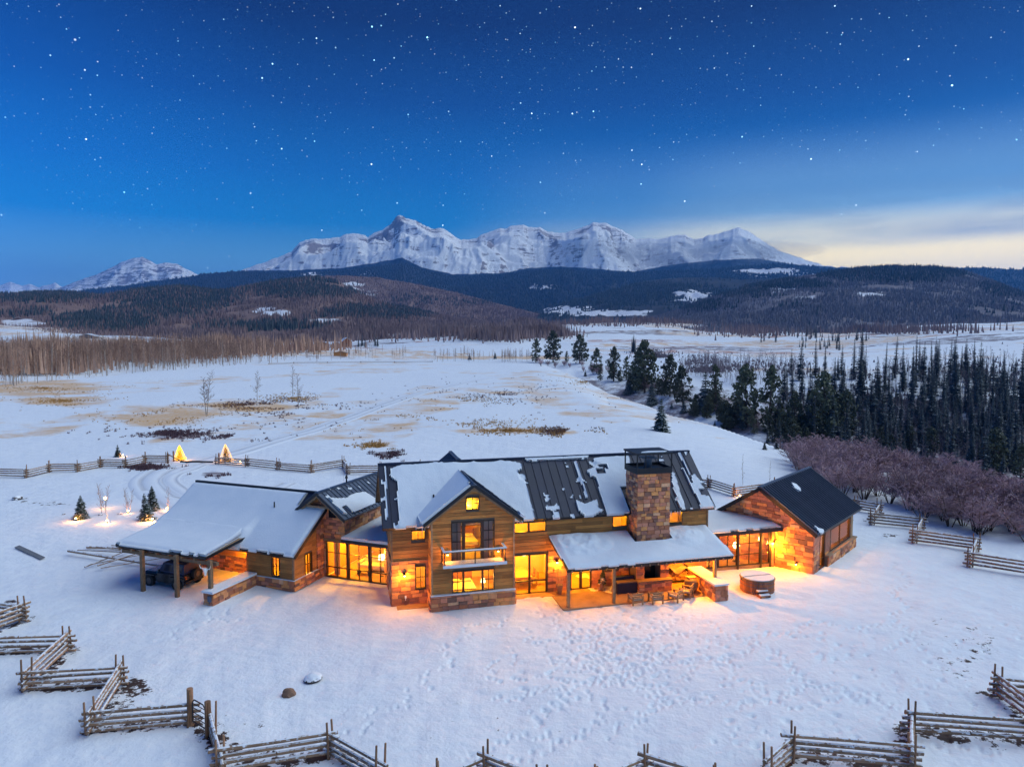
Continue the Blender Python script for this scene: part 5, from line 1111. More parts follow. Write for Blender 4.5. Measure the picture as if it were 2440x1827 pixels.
def region(n, ells, D0=150, D1=2600, seed=1, soft=False):
    q = random.Random(seed); xs, ys_ = [], []
    for _ in range(n):
        cx, cy, rx, ry = ells[q.randrange(len(ells))]; a = q.uniform(0, 6.28); r = math.sqrt(q.random()) if not soft else min(2.0, abs(q.gauss(0, .62))); xs.append(cx + rx * r * math.cos(a)); ys_.append(cy + ry * r * math.sin(a))
    X_, Y_, Z_, k = hits(xs, ys_, D0, D1); return [(float(a), float(b), float(c)) for a, b, c, d in zip(X_, Y_, Z_, k) if d]
def merged(name, label, kind_, items, mat):
    Vs, Fs, o = [], [], 0; tri = []
    for (t, c) in kind_.v:
        vv, ff, off = [], [], 0
        for me in (t, c):
            a = np.zeros(len(me.vertices) * 3); me.vertices.foreach_get('co', a); me.calc_loop_triangles(); f = np.zeros(len(me.loop_triangles) * 3, np.int32); me.loop_triangles.foreach_get('vertices', f)
            vv.append(a.reshape(-1, 3)); ff.append(f.reshape(-1, 3) + off); off += len(me.vertices)
        tri.append((np.concatenate(vv), np.concatenate(ff)))
    for i, (x, y, z, h) in enumerate(items):
        v, f = tri[i % len(tri)]; an = rf.uniform(0, 6.28); c_, s_ = math.cos(an), math.sin(an); w = v * h; w[:, 0] += w[:, 2] * rf.gauss(0, .06)
        Vs.append(np.stack([w[:, 0] * c_ - w[:, 1] * s_ + x, w[:, 0] * s_ + w[:, 1] * c_ + y, w[:, 2] + z], 1)); Fs.append(f + o); o += len(v)
    ob = link(name, npmesh(name, np.concatenate(Vs), np.concatenate(Fs), mat, smooth=False)); tag(ob, label, kind='stuff')
# ------------------------------------------------------------------ fences

RAILV = []
for k in range(5):
    m = MB(); r0 = rf.uniform(.08, .105); r1 = rf.uniform(.07, .095); b1, b2 = rf.uniform(-.03, .03), rf.uniform(-.03, .03)
    m.tube((0, 0, 0), (.5, b1, b2), r0, (r0 + r1) / 2, 8); m.tube((.5, b1, b2), (1, 0, 0), (r0 + r1) / 2, r1, 8); RAILV.append(m.mesh('rail', M_rail))
def rail(parent, a, b_, name='rail'):
    d = b_ - a; o = link(name, RAILV[rf.randrange(5)], parent, a); o.rotation_euler = d.to_track_quat('X', 'Z').to_euler(); o.scale = (d.length, 1, 1); return o
POSTM = MB(); POSTM.tube((0, 0, -.1), (0, 0, 1), .055, .045, 7); POSTM = POSTM.mesh('post', M_post)
def worm(name, chains, label, rails=4, hgt=1.12, skip=(), pos=None, group='split rail fences round the yard'):
    base = (pos or near_on)(*chains[0][0]); t = root(name, base, label, 'fence', group)
    for ch in chains:
        P_ = [(pos or near_on)(*p) - base for p in ch]
        for i, (a, b_) in enumerate(zip(P_[:-1], P_[1:])):
            d = (b_ - a).normalized(); sp = hgt / rails
            for k in range(rails):
                z = .14 + sp * k + (sp * .45 if i % 2 else 0)
                j = lambda: Vector((0, 0, rf.uniform(-.035, .035)))
                rail(t, a - d * rf.uniform(.28, .5) + Vector((0, 0, z)) + j(), b_ + d * rf.uniform(.28, .5) + Vector((0, 0, z)) + j())
        for i, p in enumerate(P_):
            q = P_[min(i + 1, len(P_) - 1)] - P_[max(i - 1, 0)]; q = Vector((q.x, q.y, 0)).normalized(); nq = Vector((-q.y, q.x, 0))
            for sg in (-1, 1):
                o = link('post', POSTM, t, p + nq * sg * .19 + q * sg * .05, (rf.uniform(-.05, .05), rf.uniform(-.05, .05), 0), (1, 1, hgt + rf.uniform(.38, .62)))
    return t
FL = ['split rail fence panels at the left edge, farthest of the front zigzag', 'zigzag split rail fence at the lower left running to the metal gate', 'split rail fence from the metal gate to the bottom edge',
      'split rail fence corner at the bottom edge, left one of the two small corners', 'split rail fence corner at the bottom edge, right one of the two small corners', 'long zigzag split rail fence at the lower right', 'split rail fence corner cut by the right edge of the picture']
for ch, lb in zip(FRONT, FL): worm('split_rail_fence', [ch], lb, rails=4)
BL = [(-70, 1140), (-10, 1137), (63, 1138), (118, 1125), (185, 1123), (240, 1113), (299, 1113), (347, 1103), (398, 1103)]
worm('split_rail_fence', [BL], 'long split rail fence behind the yard, left of the driveway gate')
BR = [(517, 1104), (588, 1111), (663, 1118), (742, 1124), (818, 1112), (830, 1129), (908, 1128), (1000, 1124)]
worm('split_rail_fence', [BR], 'split rail fence behind the yard, right of the driveway gate')
worm('split_rail_fence', [[(1628, 1157), (1689, 1163), (1749, 1182), (1845, 1170), (1960, 1192), (2040, 1215), (2095, 1226), (2078, 1250), (2196, 1262), (2179, 1292), (2326, 1312), (2311, 1350), (2470, 1376)]], 'split rail fence zigzagging behind the stone cabin along the scrub oaks')
# farther off: the thin pasture fence by the aspens
worm('pasture_fence', [[(640, 868), (700, 866), (780, 865), (860, 864), (940, 864), (1030, 863)]], 'thin pasture fence before the distant red barn', rails=3, pos=lambda x, y: on(x, y), group='far fences')
e = root('ranch_gateway', on(1048, 862), 'tall thin log gateway at the end of the pasture fence', 'gateway')
for sx in (-2.2, 2.2): m = MB(); m.tube((sx, 0, 0), (sx, 0, 4.6), .14); m.obj('post', M_post, e)
m = MB(); m.tube((-2.6, 0, 4.5), (2.6, 0, 4.5), .14); m.obj('crossbeam', M_post, e)
# metal gate in the front fence
a, b_ = near_on(456, 1727), near_on(494, 1750); e = root('metal_gate', a, 'dark metal bar gate between two thick posts in the front fence', 'gate', rot=math.atan2((b_ - a).y, (b_ - a).x)); L_ = (b_ - a).length
for x, h_ in ((-.05, 1.75), (L_ + .1, 1.6)): m = MB(); m.tube((x, 0, -.1), (x, 0, h_), .16, .14, 10); m.obj('gate_post', M_post, e)
m = MB(); q_ = [(.15, .25), (L_ - .12, .25), (L_ - .12, 1.15), (L_ - .3, 1.32), (.3, 1.32), (.15, 1.15)]
for i in range(6): p0, p1 = q_[i], q_[(i + 1) % 6]; m.tube((p0[0], 0, p0[1]), (p1[0], 0, p1[1]), .028, n=6)
m.obj('gate_frame', M_dark, e)
for z in (.48, .70, .92, 1.12): m = MB(); m.tube((.16, 0, z), (L_ - .13, 0, z), .02, n=5); m.obj('bar', M_dark, e)
# swinging log gate over the driveway
a, b_ = near_on(400, 1103), near_on(414, 1098)
e = root('log_gate', a, 'open log gate with a slanting brace beside the lit tree', 'gate')
for p, h_ in ((a, 1.5), (b_, 1.5)): m = MB(); p = p - a; m.tube((p.x, p.y, -.1), (p.x, p.y, h_), .13, .12, 8); m.obj('gate_post', M_post, e)
c_ = near_on(434, 1101) - a; m = MB(); m.tube((0, 0, 1.35), (c_.x, c_.y, .15), .08, n=6); m.obj('brace', M_post, e)
a = near_on(430, 1101); b_ = near_on(508, 1101); e = root('log_barrier', a, 'dark log lying low across the driveway between the lit trees', 'log')
m = MB(); d = b_ - a; m.tube((0, 0, .14), (d.x * .5, d.y * .5, .2), .12, .13, 8); m.tube((d.x * .5, d.y * .5, .2), (d.x, d.y, .14), .13, .10, 8); m.obj('log', M_dark, e)
a = near_on(528, 1101); e = root('gate_post', a, 'twin thick gate posts right of the driveway', 'gate post'); 
for x in (-.35, .55): m = MB(); m.tube((x, 0, -.1), (x, 0, 1.45), .12, .11, 8); m.obj('post', M_post, e)

# ------------------------------------------------------------------ trees
def conifer(h, r, seed, dens=1.0, wid=1.0, gap=0.0, low=.05):
    q = random.Random(seed); t = MB(); t.tube((0, 0, -.4), (0, 0, h * .96), h * .017 + .04, .01, 6); c = MB()
    tiers = int(h * 2.0 * dens) + 8
    for k in range(tiers):
        f = (k + q.uniform(-.3, .3)) / tiers; f = min(max(f, 0), .985); z = h * (low + (1 - low) * f)
        rr = r * ((1 - f) ** .85) * q.uniform(.72, 1.12) + .05 * h / 10
        if q.random() < gap: continue
        nb = max(4, int((8 - 3 * f) * dens)); a0 = q.uniform(0, 6.28)
        for i in range(nb):
            a = a0 + 6.283 * i / nb + q.uniform(-.25, .25); L = rr * q.uniform(.65, 1.15); dr = -L * q.uniform(.12, .34); w = L * .30 * wid + .06
            ca, sa = math.cos(a), math.sin(a); P = lambda d, s, zz: (ca * d - sa * s, sa * d + ca * s, z + zz)
            c.add([P(0, 0, .02), P(L * .45, w, dr * .35 - .04), P(L * .5, 0, dr * .3 + .06), P(L * .45, -w, dr * .35 - .04), P(L, 0, dr)], [(0, 1, 2), (0, 2, 3), (2, 1, 4), (3, 2, 4)])
            c.add([P(L * .55, w * .9, dr * .5), P(L * .85, w * 1.1, dr - .05), P(L * .7, 0, dr * .6)], [(0, 1, 2)]); c.add([P(L * .55, -w * .9, dr * .5), P(L * .7, 0, dr * .6), P(L * .85, -w * 1.1, dr - .05)], [(0, 1, 2)])
    c.add([(.05, 0, h * .93), (-.04, .05, h * .93), (0, 0, h), (0, -.06, h * .93)], [(0, 1, 2), (1, 3, 2), (3, 0, 2)])
    return t, c
def ponderosa(h, r, seed, clumps=120):
    q = random.Random(seed); t = MB(); t.tube((0, 0, -.6), (q.uniform(-.2, .2), q.uniform(-.2, .2), h * .5), h * .022 + .06, h * .014, 7); t.tube((0, 0, h * .5), (0, 0, h * .93), h * .014, .03, 6); c = MB()
    for k in range(clumps):
        f = q.random() ** .85; z = h * (.10 + .88 * f); prof = math.sin(math.pi * min(1, .25 + f * .76)) ** .7
        a = q.uniform(0, 6.283); d = r * prof * q.uniform(.15, 1) ** .6; cx, cy = d * math.cos(a), d * math.sin(a); s = r * q.uniform(.20, .36)
        t.tube((0, 0, z - d * .35), (cx, cy, z - s * .3), .05, .02, 3, caps=False)
        for j in range(15):
            v = Vector((q.gauss(0, 1), q.gauss(0, 1), q.gauss(0, .62))); v = v.normalized() * s * q.uniform(.45, 1.05); w = s * q.uniform(.28, .5)
            n = (v + Vector((q.gauss(0, .25), q.gauss(0, .25), q.gauss(.1, .25))) * s).normalized(); x = n.orthogonal().normalized(); y = n.cross(x); p = Vector((cx, cy, z)) + v * .8
            an = q.uniform(0, 6.28); x, y = x * math.cos(an) + y * math.sin(an), y * math.cos(an) - x * math.sin(an)
            c.add([p - x * w * .8 - y * w * .3, p + x * w * .7 - y * w * .45, p + x * w * .35 + y * w * .7, p - x * w * .5 + y * w * .45 + n * w * .2], [(0, 1, 2), (0, 2, 3)])
    return t, c
def bare(h, spread, seed, nb=26, tw=6, stems=1, up=.9, r0=None, low=.3, tws=.05, lean=.0, pc=False):
    q = random.Random(seed); t = MB(); c = MB()
    for s_ in range(stems):
        an = q.uniform(0, 6.28); ln = lean * q.uniform(.5, 1.1) if stems > 1 else lean * .2; hh = h * q.uniform(.8, 1.0)
        bx = Vector((math.cos(an) * .15 * (stems > 1), math.sin(an) * .15 * (stems > 1), 0)); top = bx + Vector((math.cos(an) * ln, math.sin(an) * ln, hh)); rb = r0 or h * .013
        mid = bx.lerp(top, .5) + Vector((q.uniform(-.1, .1), q.uniform(-.1, .1), 0)) * h * .15
        t.tube(bx - Vector((0, 0, .3)), mid, rb, rb * .65, 5, caps=False); t.tube(mid, top, rb * .65, .012, 4, caps=False)
        for k in range(nb):
            f = low + (1 - low) * (k + q.random()) / nb; p = (bx.lerp(mid, f * 2) if f < .5 else mid.lerp(top, f * 2 - 1)); a = q.uniform(0, 6.28)
            L = spread * (1 - .6 * f) * q.uniform(.5, 1.1); d = Vector((math.cos(a), math.sin(a), up * q.uniform(.6, 1.3))).normalized() * L; e = p + d
            c.tube(p, e, rb * .3 * (1 - f * .5) + .006, .008, 3, caps=False)
            for j in range(tw):
                s = p + d * q.uniform(.25, 1); v = (d.normalized() + Vector((q.gauss(0, .7), q.gauss(0, .7), q.gauss(.25, .4)))).normalized() * L * q.uniform(.25, .6); o = v.orthogonal().normalized() * tws * .5; ang = q.uniform(0, 3.14); o = Matrix.Rotation(ang, 3, v.normalized()) @ o
                c.add([s - o, s + o, s + v], [(0, 1, 2)])
    return t, c
class Kind:
    "a few variants of a tree, each a trunk mesh and a crown mesh shared by all copies"
    def __init__(s, name, parts, mats, crown='crown'): s.name = name; s.crown = crown; s.v = [(t.mesh('trunk', mats[0]), c.mesh(crown, mats[1])) for t, c in parts]; s.n = 0
    def put(s, loc, h, label, cat, group=None, k=None, wide=1.0):
        k = s.n % len(s.v) if k is None else k; s.n += 1; o = root(s.name, loc, label, cat, group, rot=rf.uniform(0, 6.28)); o.scale = (h * wide,) * 2 + (h,); o.rotation_euler = (rf.gauss(0, .03), rf.gauss(0, .03), o.rotation_euler[2])
        link('trunk', s.v[k][0], o); link(s.crown, s.v[k][1], o); return o
def unit(tc_, h):                                     # rebuild at unit height
    for m in tc_: m.v = [(x / h, y / h, z / h) for x, y, z in m.v]
    return tc_
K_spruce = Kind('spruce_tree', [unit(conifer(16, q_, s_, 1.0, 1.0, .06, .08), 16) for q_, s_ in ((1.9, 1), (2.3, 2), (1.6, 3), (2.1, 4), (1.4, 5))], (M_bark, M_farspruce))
K_fir = Kind('spruce_tree', [unit(conifer(4, q_, s_, 1.5, 1.2, 0, .03), 4) for q_, s_ in ((1.25, 11), (1.4, 12), (1.1, 13))], (M_bark, M_needle))
K_firsnow = Kind('spruce_tree', [unit(conifer(4, 1.3, 17, 1.6, 1.2, 0, .02), 4), unit(conifer(4, 1.15, 18, 1.6, 1.2, 0, .02), 4)], (M_bark, M_needlesnow))
K_pine = Kind('pine_tree', [unit(ponderosa(18, q_, s_), 18) for q_, s_ in ((3.9, 21), (4.8, 22), (3.5, 23), (5.3, 24), (4.3, 25))], (M_bark, M_pine))
K_aspen = Kind('aspen_tree', [unit(bare(15, q_, s_, 28, 9, 1, 1.3, .13, .32, .13), 15) for q_, s_ in ((3.2, 31), (2.6, 32), (3.6, 33), (2.8, 34), (2.2, 35))], (M_palebark, M_farwood), 'branches')
K_aspenfar = Kind('aspen_tree', [unit(bare(15, q_, s_, 15, 7, 1, 1.2, .16, .3, .2), 15) for q_, s_ in ((3.4, 36), (2.8, 37), (3.8, 38))], (M_palebark, M_farwood), 'branches')
K_lone = Kind('bare_tree', [unit(bare(10, q_, s_, 34, 9, st_, 1.0, .10, .28, .05, ln_), 10) for q_, s_, st_, ln_ in ((2.6, 41, 2, 1.6), (2.2, 42, 1, .3), (2.0, 43, 1, .3), (2.3, 44, 1, .4))], (M_palebark, M_twig), 'branches')
K_sap = Kind('sapling', [unit(bare(4, q_, s_, 16, 5, st_, 1.6, .03, .12, .02, .5), 4) for q_, s_, st_ in ((1.2, 51, 3), (.9, 52, 2), (.5, 53, 1))], (M_palebark, M_twig), 'branches')
K_oak = Kind('scrub_oak', [unit(bare(4, q_, s_, 15, 15, 7, .75, .055, .18, .06, 1.9), 4) for q_, s_ in ((2.1, 61), (2.4, 62), (1.9, 63), (2.3, 64), (2.0, 65), (1.8, 66))], (M_bark, M_oak), 'branches')

# pines and small spruces along the rim of the mesa
q0 = random.Random(99)
rim = [(1277, 864, 58, 'dark rounded pine, leftmost of the row at the far bend of the driveway', 0), (1318, 864, 76, 'tallest pine of the row at the far bend of the driveway', 1), (1350, 864, 28, 'small pine between two tall ones at the far bend of the driveway', 2), (1381, 866, 70, 'broad pine, right one of the row at the far bend of the driveway', 3),
       (1422, 890, 60, 'pine on the rim, first below the row at the bend', 4), (1462, 908, 84, 'pine standing behind the small spruces at the top of the rim', 0), (1492, 905, 56, 'small pine on the rim left of the tall double pine', 2), (1536, 936, 126, 'tall dark double crowned pine on the upper rim', 3), (1520, 925, 95, 'slender pine leaning on the tall double crowned pine', 4),
       (1596, 945, 100, 'pine right of the tall double crowned pine', 1), (1628, 968, 95, 'pine on the rim above the snow dusted bush', 4), (1708, 985, 120, 'sparse pine with a brownish crown on the rim', 2), (1778, 1018, 150, 'big dark pine on the rim, left of the largest pair', 1), (1832, 1022, 155, 'big dark pine with a ragged top on the rim, right of the largest pair', 0),
       (1892, 1040, 108, 'rusty short pine between the large pines and the snowy one', 4), (1968, 1048, 166, 'broad snow speckled pine behind the scrub oaks', 3), (2018, 1052, 128, 'snow speckled pine right of the broadest one', 0), (1868, 1048, 70, 'low spreading pine below the large pair', 3), (1945, 1060, 80, 'bushy snowy young pine at the foot of the broad pine', 1),
       (2362, 1135, 118, 'round snow speckled pine above the scrub oaks near the right edge', 3), (2215, 1080, 66, 'small pine above the scrub oaks, left of the round one', 1), (2430, 1150, 95, 'pine cut by the right edge above the scrub oaks', 0), (2060, 1075, 62, 'low pine behind the scrub oaks, below the spruce slope', 2)]
for px, py, hp, lb, k in rim:
    p = on(px, py); h = hp * (p.y) / FP; p.z -= .2; K_pine.put(p, h, lb, 'pine', 'pines along the mesa rim', k, 1.0 if hp < 100 else .88)
for x, y, z in region(64, [(1480, 905, 60, 10), (1560, 935, 60, 12), (1660, 985, 60, 14), (1760, 1010, 60, 16), (1850, 1035, 70, 20), (1920, 1055, 60, 20), (2100, 1085, 120, 16)], 80, 600, 41):
    K_pine.put((x, y, z - .3), q0.uniform(6, 12), 'half hidden pine on the bank behind the rim pines, ' + ('upper end' if y > 190 else ('middle' if y > 135 else 'lower end by the thicket')), 'pine', 'pines on the bank behind the rim, ' + ('upper end' if y > 190 else ('middle' if y > 135 else 'lower end')), None, 1.1)
for px, py, hp, lb in [(1395, 897, 17, 'tiny spruce on the snow below the bend of the driveway'), (1497, 938, 42, 'round little spruce on the open snow, upper one on the rim'), (1553, 964, 62, 'snow dusted spruce on the open snow under the tall pine'), (1576, 1027, 80, 'nearest spruce standing alone on the snow slope'),
                       (1630, 982, 32, 'small bushy spruce at the rim right of the lone spruce'), (1600, 972, 16, 'dwarf spruce right of the snow dusted spruce'), (1703, 1013, 12, 'tiny shrubby spruce alone on the snow near the rim'), (1822, 1071, 20, 'left one of the two little spruces on the snow behind the cabin'), (1851, 1069, 28, 'right one of the two little spruces on the snow behind the cabin'),
                       (1684, 975, 92, 'snow covered bushy spruce at the rim'), (1119, 857, 16, 'small far spruce in the pasture'), (1180, 855, 18, 'small far spruce left of the aspen clump')]:
    p = on(px, py); K_fir.put(p, hp * p.y / FP, lb, 'spruce', 'small spruces on the snow', None, 1.15)
# spruces of the gulley
q_ = random.Random(12); pts = []; tries = 0
cpx, cpy = [], []
for _ in range(1400): cpx.append(1700 + 800 * q_.random() ** .7); cpy.append(q_.uniform(880, 1175))
hx, hy, hz, hok = hits(cpx, cpy, 150, 700)
for i in range(1400):
    x, y, z = float(hx[i]), float(hy[i]), float(hz[i]); px = cpx[i]
    if not hok[i] or z > -1.5 or y < 165: continue
    if px < 2000 and q_.random() < (2000 - px) / 330: continue
    if px < 1850 and cpy[i] < 930: continue
    if all((x - a) ** 2 + (y - b_) ** 2 > 22 for a, b_, _ in pts): pts.append((x, y, z))
    if len(pts) >= 262: break
for i, (x, y, z) in enumerate(pts):
    sx, sy = topx(x, y, z); zn = 'behind the big rim pines' if sx < 2030 else ('above the middle of the scrub oaks' if sx < 2230 else 'towards the right edge of the picture'); zl = 'high on the far slope' if sy < 985 else ('halfway down the far slope' if sy < 1070 else 'deep in the gulley')
    K_spruce.put((x, y, z - .3), q_.choice((7, 10, 14, 17, 20, 24)) * q_.uniform(.85, 1.1), 'dark narrow spruce %s, %s' % (zl, zn), 'spruce', 'spruces %s, %s' % (zl, zn), None, q_.uniform(.95, 1.4))
ORD = ['first', 'second', 'third', 'fourth', 'fifth', 'sixth', 'seventh', 'eighth', 'ninth', 'tenth', 'eleventh', 'last']
for ii, (px, top, base_) in enumerate(sorted([(2062, 820, 905), (2105, 870, 960), (2150, 815, 930), (2190, 805, 890), (2228, 800, 870), (2272, 822, 905), (2010, 862, 950), (2320, 850, 950), (2395, 860, 970), (2430, 800, 960), (2445, 830, 1000), (1990, 850, 900)])):
    p = on(px, base_); K_spruce.put(p, (base_ - top) * p.y / FP, 'tall spruce standing out against the snowy valley, %s from the left of its row' % ORD[ii], 'spruce', 'tall spruces above the gulley edge', None, .8)
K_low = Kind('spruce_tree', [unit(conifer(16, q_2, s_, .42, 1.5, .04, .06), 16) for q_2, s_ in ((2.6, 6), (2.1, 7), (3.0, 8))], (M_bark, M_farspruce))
merged('conifer_thicket', 'smaller conifers filling the gulley between the tall ones', K_low, [(x, y, z - .3, q_.uniform(6, 15)) for x, y, z in region(330, [(2200, 1010, 260, 70), (2330, 960, 160, 60), (2100, 1050, 200, 50), (1960, 980, 110, 60), (2420, 1040, 100, 80)], 165, 700, 61) if z < -2], M_farspruce)
# bare aspens: lone ones, the stand on the left, thin ones in the gulley
for px, py, hp, lb, k in [(492, 988, 104, 'many stemmed bare tree, leftmost of the meadow trees', 0), (613, 955, 86, 'slim bare tree in the middle of the meadow', 1), (698, 945, 78, 'darker bare tree, left one of the meadow pair', 2), (711, 974, 90, 'pale bare tree, right one of the meadow pair', 3)]:
    p = on(px, py); K_lone.put(p, hp * p.y / FP, lb, 'tree', 'bare trees in the meadow', k)
fe = lambda px: np.interp(px, [-100, 0, 150, 300, 450, 600, 750, 900, 1000], [940, 926, 908, 893, 881, 869, 864, 862, 862])
AZ = lambda s: 'at its left end' if s < 160 else ('left of the many stemmed tree' if s < 400 else ('behind the meadow trees' if s < 620 else 'thinning out towards the red barn'))
ax, ay = [], []
for _ in range(520): px = q_.uniform(-60, 760); ax.append(px); ay.append(float(fe(px)) - 2 - 34 * q_.random() ** 1.3)
hx, hy, hz, hok = hits(ax, ay, 150, 900); order = np.argsort(hy); n_ = 0; mass = []
for i in order:
    if ax[i] > 640 and q_.random() < .45: continue
    h = q_.choice((9, 12, 14, 16, 19, 21)) * q_.uniform(.85, 1.1)
    if n_ < 262: K_aspen.put((float(hx[i]), float(hy[i]), float(hz[i]) - .2), h, 'slender bare aspen in the stand beyond the meadow, ' + AZ(ax[i]), 'aspen', 'aspens in the stand beyond the meadow, ' + AZ(ax[i]), None, q_.uniform(.8, 1.2)); n_ += 1
    else: mass.append((float(hx[i]), float(hy[i]), float(hz[i]), h))
mass += [(x, y, z, q_.uniform(10, 17)) for x, y, z in region(2700, [(120, 862, 170, 22), (330, 848, 200, 16), (520, 842, 150, 12), (90, 880, 130, 18), (250, 868, 200, 14), (420, 856, 160, 12)], 250, 1200, 5)]
merged('aspen_stand', 'rear of the bare aspen stand beyond the meadow', K_aspenfar, mass, M_farwood)
for x, y, z in region(70, [(1175, 861, 85, 4), (1230, 862, 40, 3), (1090, 858, 60, 4)], 150, 900, 6): K_aspen.put((x, y, z), q_.uniform(9, 14), 'thin pale aspen left of the pines at the far bend', 'aspen', 'thin aspens left of the far pines', None, .8)
for x, y, z in region(60, [(760, 852, 110, 8), (900, 850, 90, 8)], 200, 900, 7): K_aspen.put((x, y, z), q_.uniform(8, 12), 'thin aspen scattered round the distant barn', 'aspen', 'scattered aspens round the distant barn', None, .9)
merged('aspen_grove', 'grey leafless groves in the valley', K_aspenfar, [(x, y, z, q_.uniform(11, 17)) for x, y, z in region(1700, [(1050, 795, 130, 14), (1180, 800, 110, 12), (1400, 768, 110, 7), (1500, 765, 70, 7), (1600, 760, 60, 10), (850, 800, 140, 10), (960, 790, 60, 9)], 500, 2600, 8)], M_bareforest)
merged('gulley_saplings', 'tangle of bare trees and brush on the gulley slopes', K_aspenfar, [(x, y, z, q_.uniform(4, 11)) for x, y, z in region(1300, [(2150, 960, 300, 80), (2300, 900, 200, 50), (1800, 890, 130, 30), (2250, 1060, 250, 70), (1680, 880, 60, 20)], 150, 800, 9) if z < -1.5 or y > 400], simple('grey_bare_wood', (.22, .17, .18), .95))
far = [(x, y, z) for x, y, z in region(150, [(1075, 792, 40, 5), (1120, 790, 40, 5), (1960, 808, 55, 10), (1900, 800, 50, 10), (2030, 812, 60, 8), (1960, 830, 60, 8), (1720, 766, 50, 4), (2250, 770, 60, 8), (2340, 760, 90, 20), (1510, 838, 4, 3), (880, 826, 30, 3), (1840, 815, 40, 10)], 400, 2600, 10)]
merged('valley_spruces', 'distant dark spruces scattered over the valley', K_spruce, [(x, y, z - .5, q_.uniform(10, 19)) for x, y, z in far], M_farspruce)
# scrub oaks
poly = [(1892, 1112), (1945, 1150), (2010, 1185), (2100, 1200), (2200, 1240), (2330, 1278), (2460, 1300), (2640, 1330), (2700, 1180), (2460, 1158), (2300, 1120), (2150, 1085), (2020, 1058), (1920, 1042), (1885, 1060)]
ok_ = []
while len(ok_) < 172:
    px, py = q_.uniform(1880, 2690), q_.uniform(1045, 1330)
    if inpoly(np.array([float(px)]), np.array([float(py)]), poly)[0] < 0: continue
    p = G(px, py)
    if all((p.x - a.x) ** 2 + (p.y - a.y) ** 2 > 1.9 for a in ok_): ok_.append(p)
    elif q_.random() < .02: ok_.append(p)
for p in ok_:
    p.z = zg1(p.x, p.y); sx, sy = topx(*p); zn = 'just behind the cabin' if sx < 2070 else ('behind the right fence' if sx < 2280 else 'by the right edge of the picture'); ed = np.interp(sx, [1890, 2100, 2330, 2640], [1112, 1200, 1278, 1330]); zl = 'front row of' if sy > ed - 32 else ('middle of' if sy > ed - 75 else 'rear of')
    K_oak.put(p, q_.uniform(2.5, 4.0), 'leafless scrub oak, %s the thicket, %s' % (zl, zn), 'scrub oak', 'scrub oaks, %s the thicket %s' % (zl, zn), None, 1.3)
for x, y, z in region(46, [(1800, 1012, 60, 14), (1345, 872, 60, 4), (1420, 884, 30, 8), (1560, 925, 40, 10), (1740, 985, 40, 16)], 80, 700, 14): K_oak.put((x, y, z), q_.uniform(2.4, 3.6) * (1.5 if y > 250 else 1), 'leafless scrub oak at the foot of the rim pines', 'scrub oak', 'scrub oaks at the foot of the rim pines')

def ground_spikes(name, label, ells, n, h, w, mat, D0, D1, seed, thr=.45):
    P_ = np.array(region(n, ells, D0, D1, seed, True)); rg = np.random.default_rng(seed); P_ = P_[fbm(P_[:, 0] / 45, P_[:, 1] / 45, 3, seed) + rg.uniform(-.08, .08, len(P_)) > thr]; k = len(P_)
    hh = h * rg.uniform(.5, 1.3, k) * (.6 + fbm(P_[:, 0] / 25, P_[:, 1] / 25, 2, seed + 1)); ww = w * rg.uniform(.6, 1.4, k); an = rg.uniform(0, 6.28, k); V = []
    for i in range(3): a = an + 2.094 * i; V.append(np.stack([P_[:, 0] + np.cos(a) * ww, P_[:, 1] + np.sin(a) * ww, P_[:, 2] + hh * .1], 1))
    V.append(np.stack([P_[:, 0], P_[:, 1], P_[:, 2] + hh], 1)); V = np.stack(V, 1).reshape(-1, 3); b0 = np.arange(k) * 4
    F = np.concatenate([np.stack([b0 + i, b0 + (i + 1) % 3, b0 + 3], 1) for i in range(3)]); tag(link(name, npmesh(name, V, F, mat, smooth=False)), label, kind='stuff')
ground_spikes('aspen_grove', 'dense leafless groves across the valley floor', [(1050, 797, 160, 13), (1180, 803, 120, 12), (1400, 770, 120, 8), (1510, 768, 80, 8), (1640, 765, 90, 12), (860, 803, 160, 11), (1800, 790, 110, 14), (700, 806, 180, 8), (1300, 800, 60, 5), (2100, 790, 220, 8), (1240, 775, 90, 8)], 20000, 13, 1.3, M_bareforest, 480, 2700, 51)
ground_spikes('aspen_grove', 'brown leafless wood behind the aspen stand', [(120, 862, 190, 20), (330, 846, 210, 14), (540, 840, 160, 10), (90, 880, 130, 16), (680, 836, 110, 7)], 6000, 13, 1.0, M_farwood, 250, 1300, 52, .44)
ground_spikes('brush', 'low grey brush covering the gulley slopes', [(2150, 960, 320, 90), (2300, 900, 220, 50), (1800, 890, 140, 34), (2250, 1060, 260, 70), (1680, 880, 70, 24), (1560, 850, 60, 14)], 6000, 1.8, .7, MATS['grey_bare_wood'], 160, 800, 53, .5)
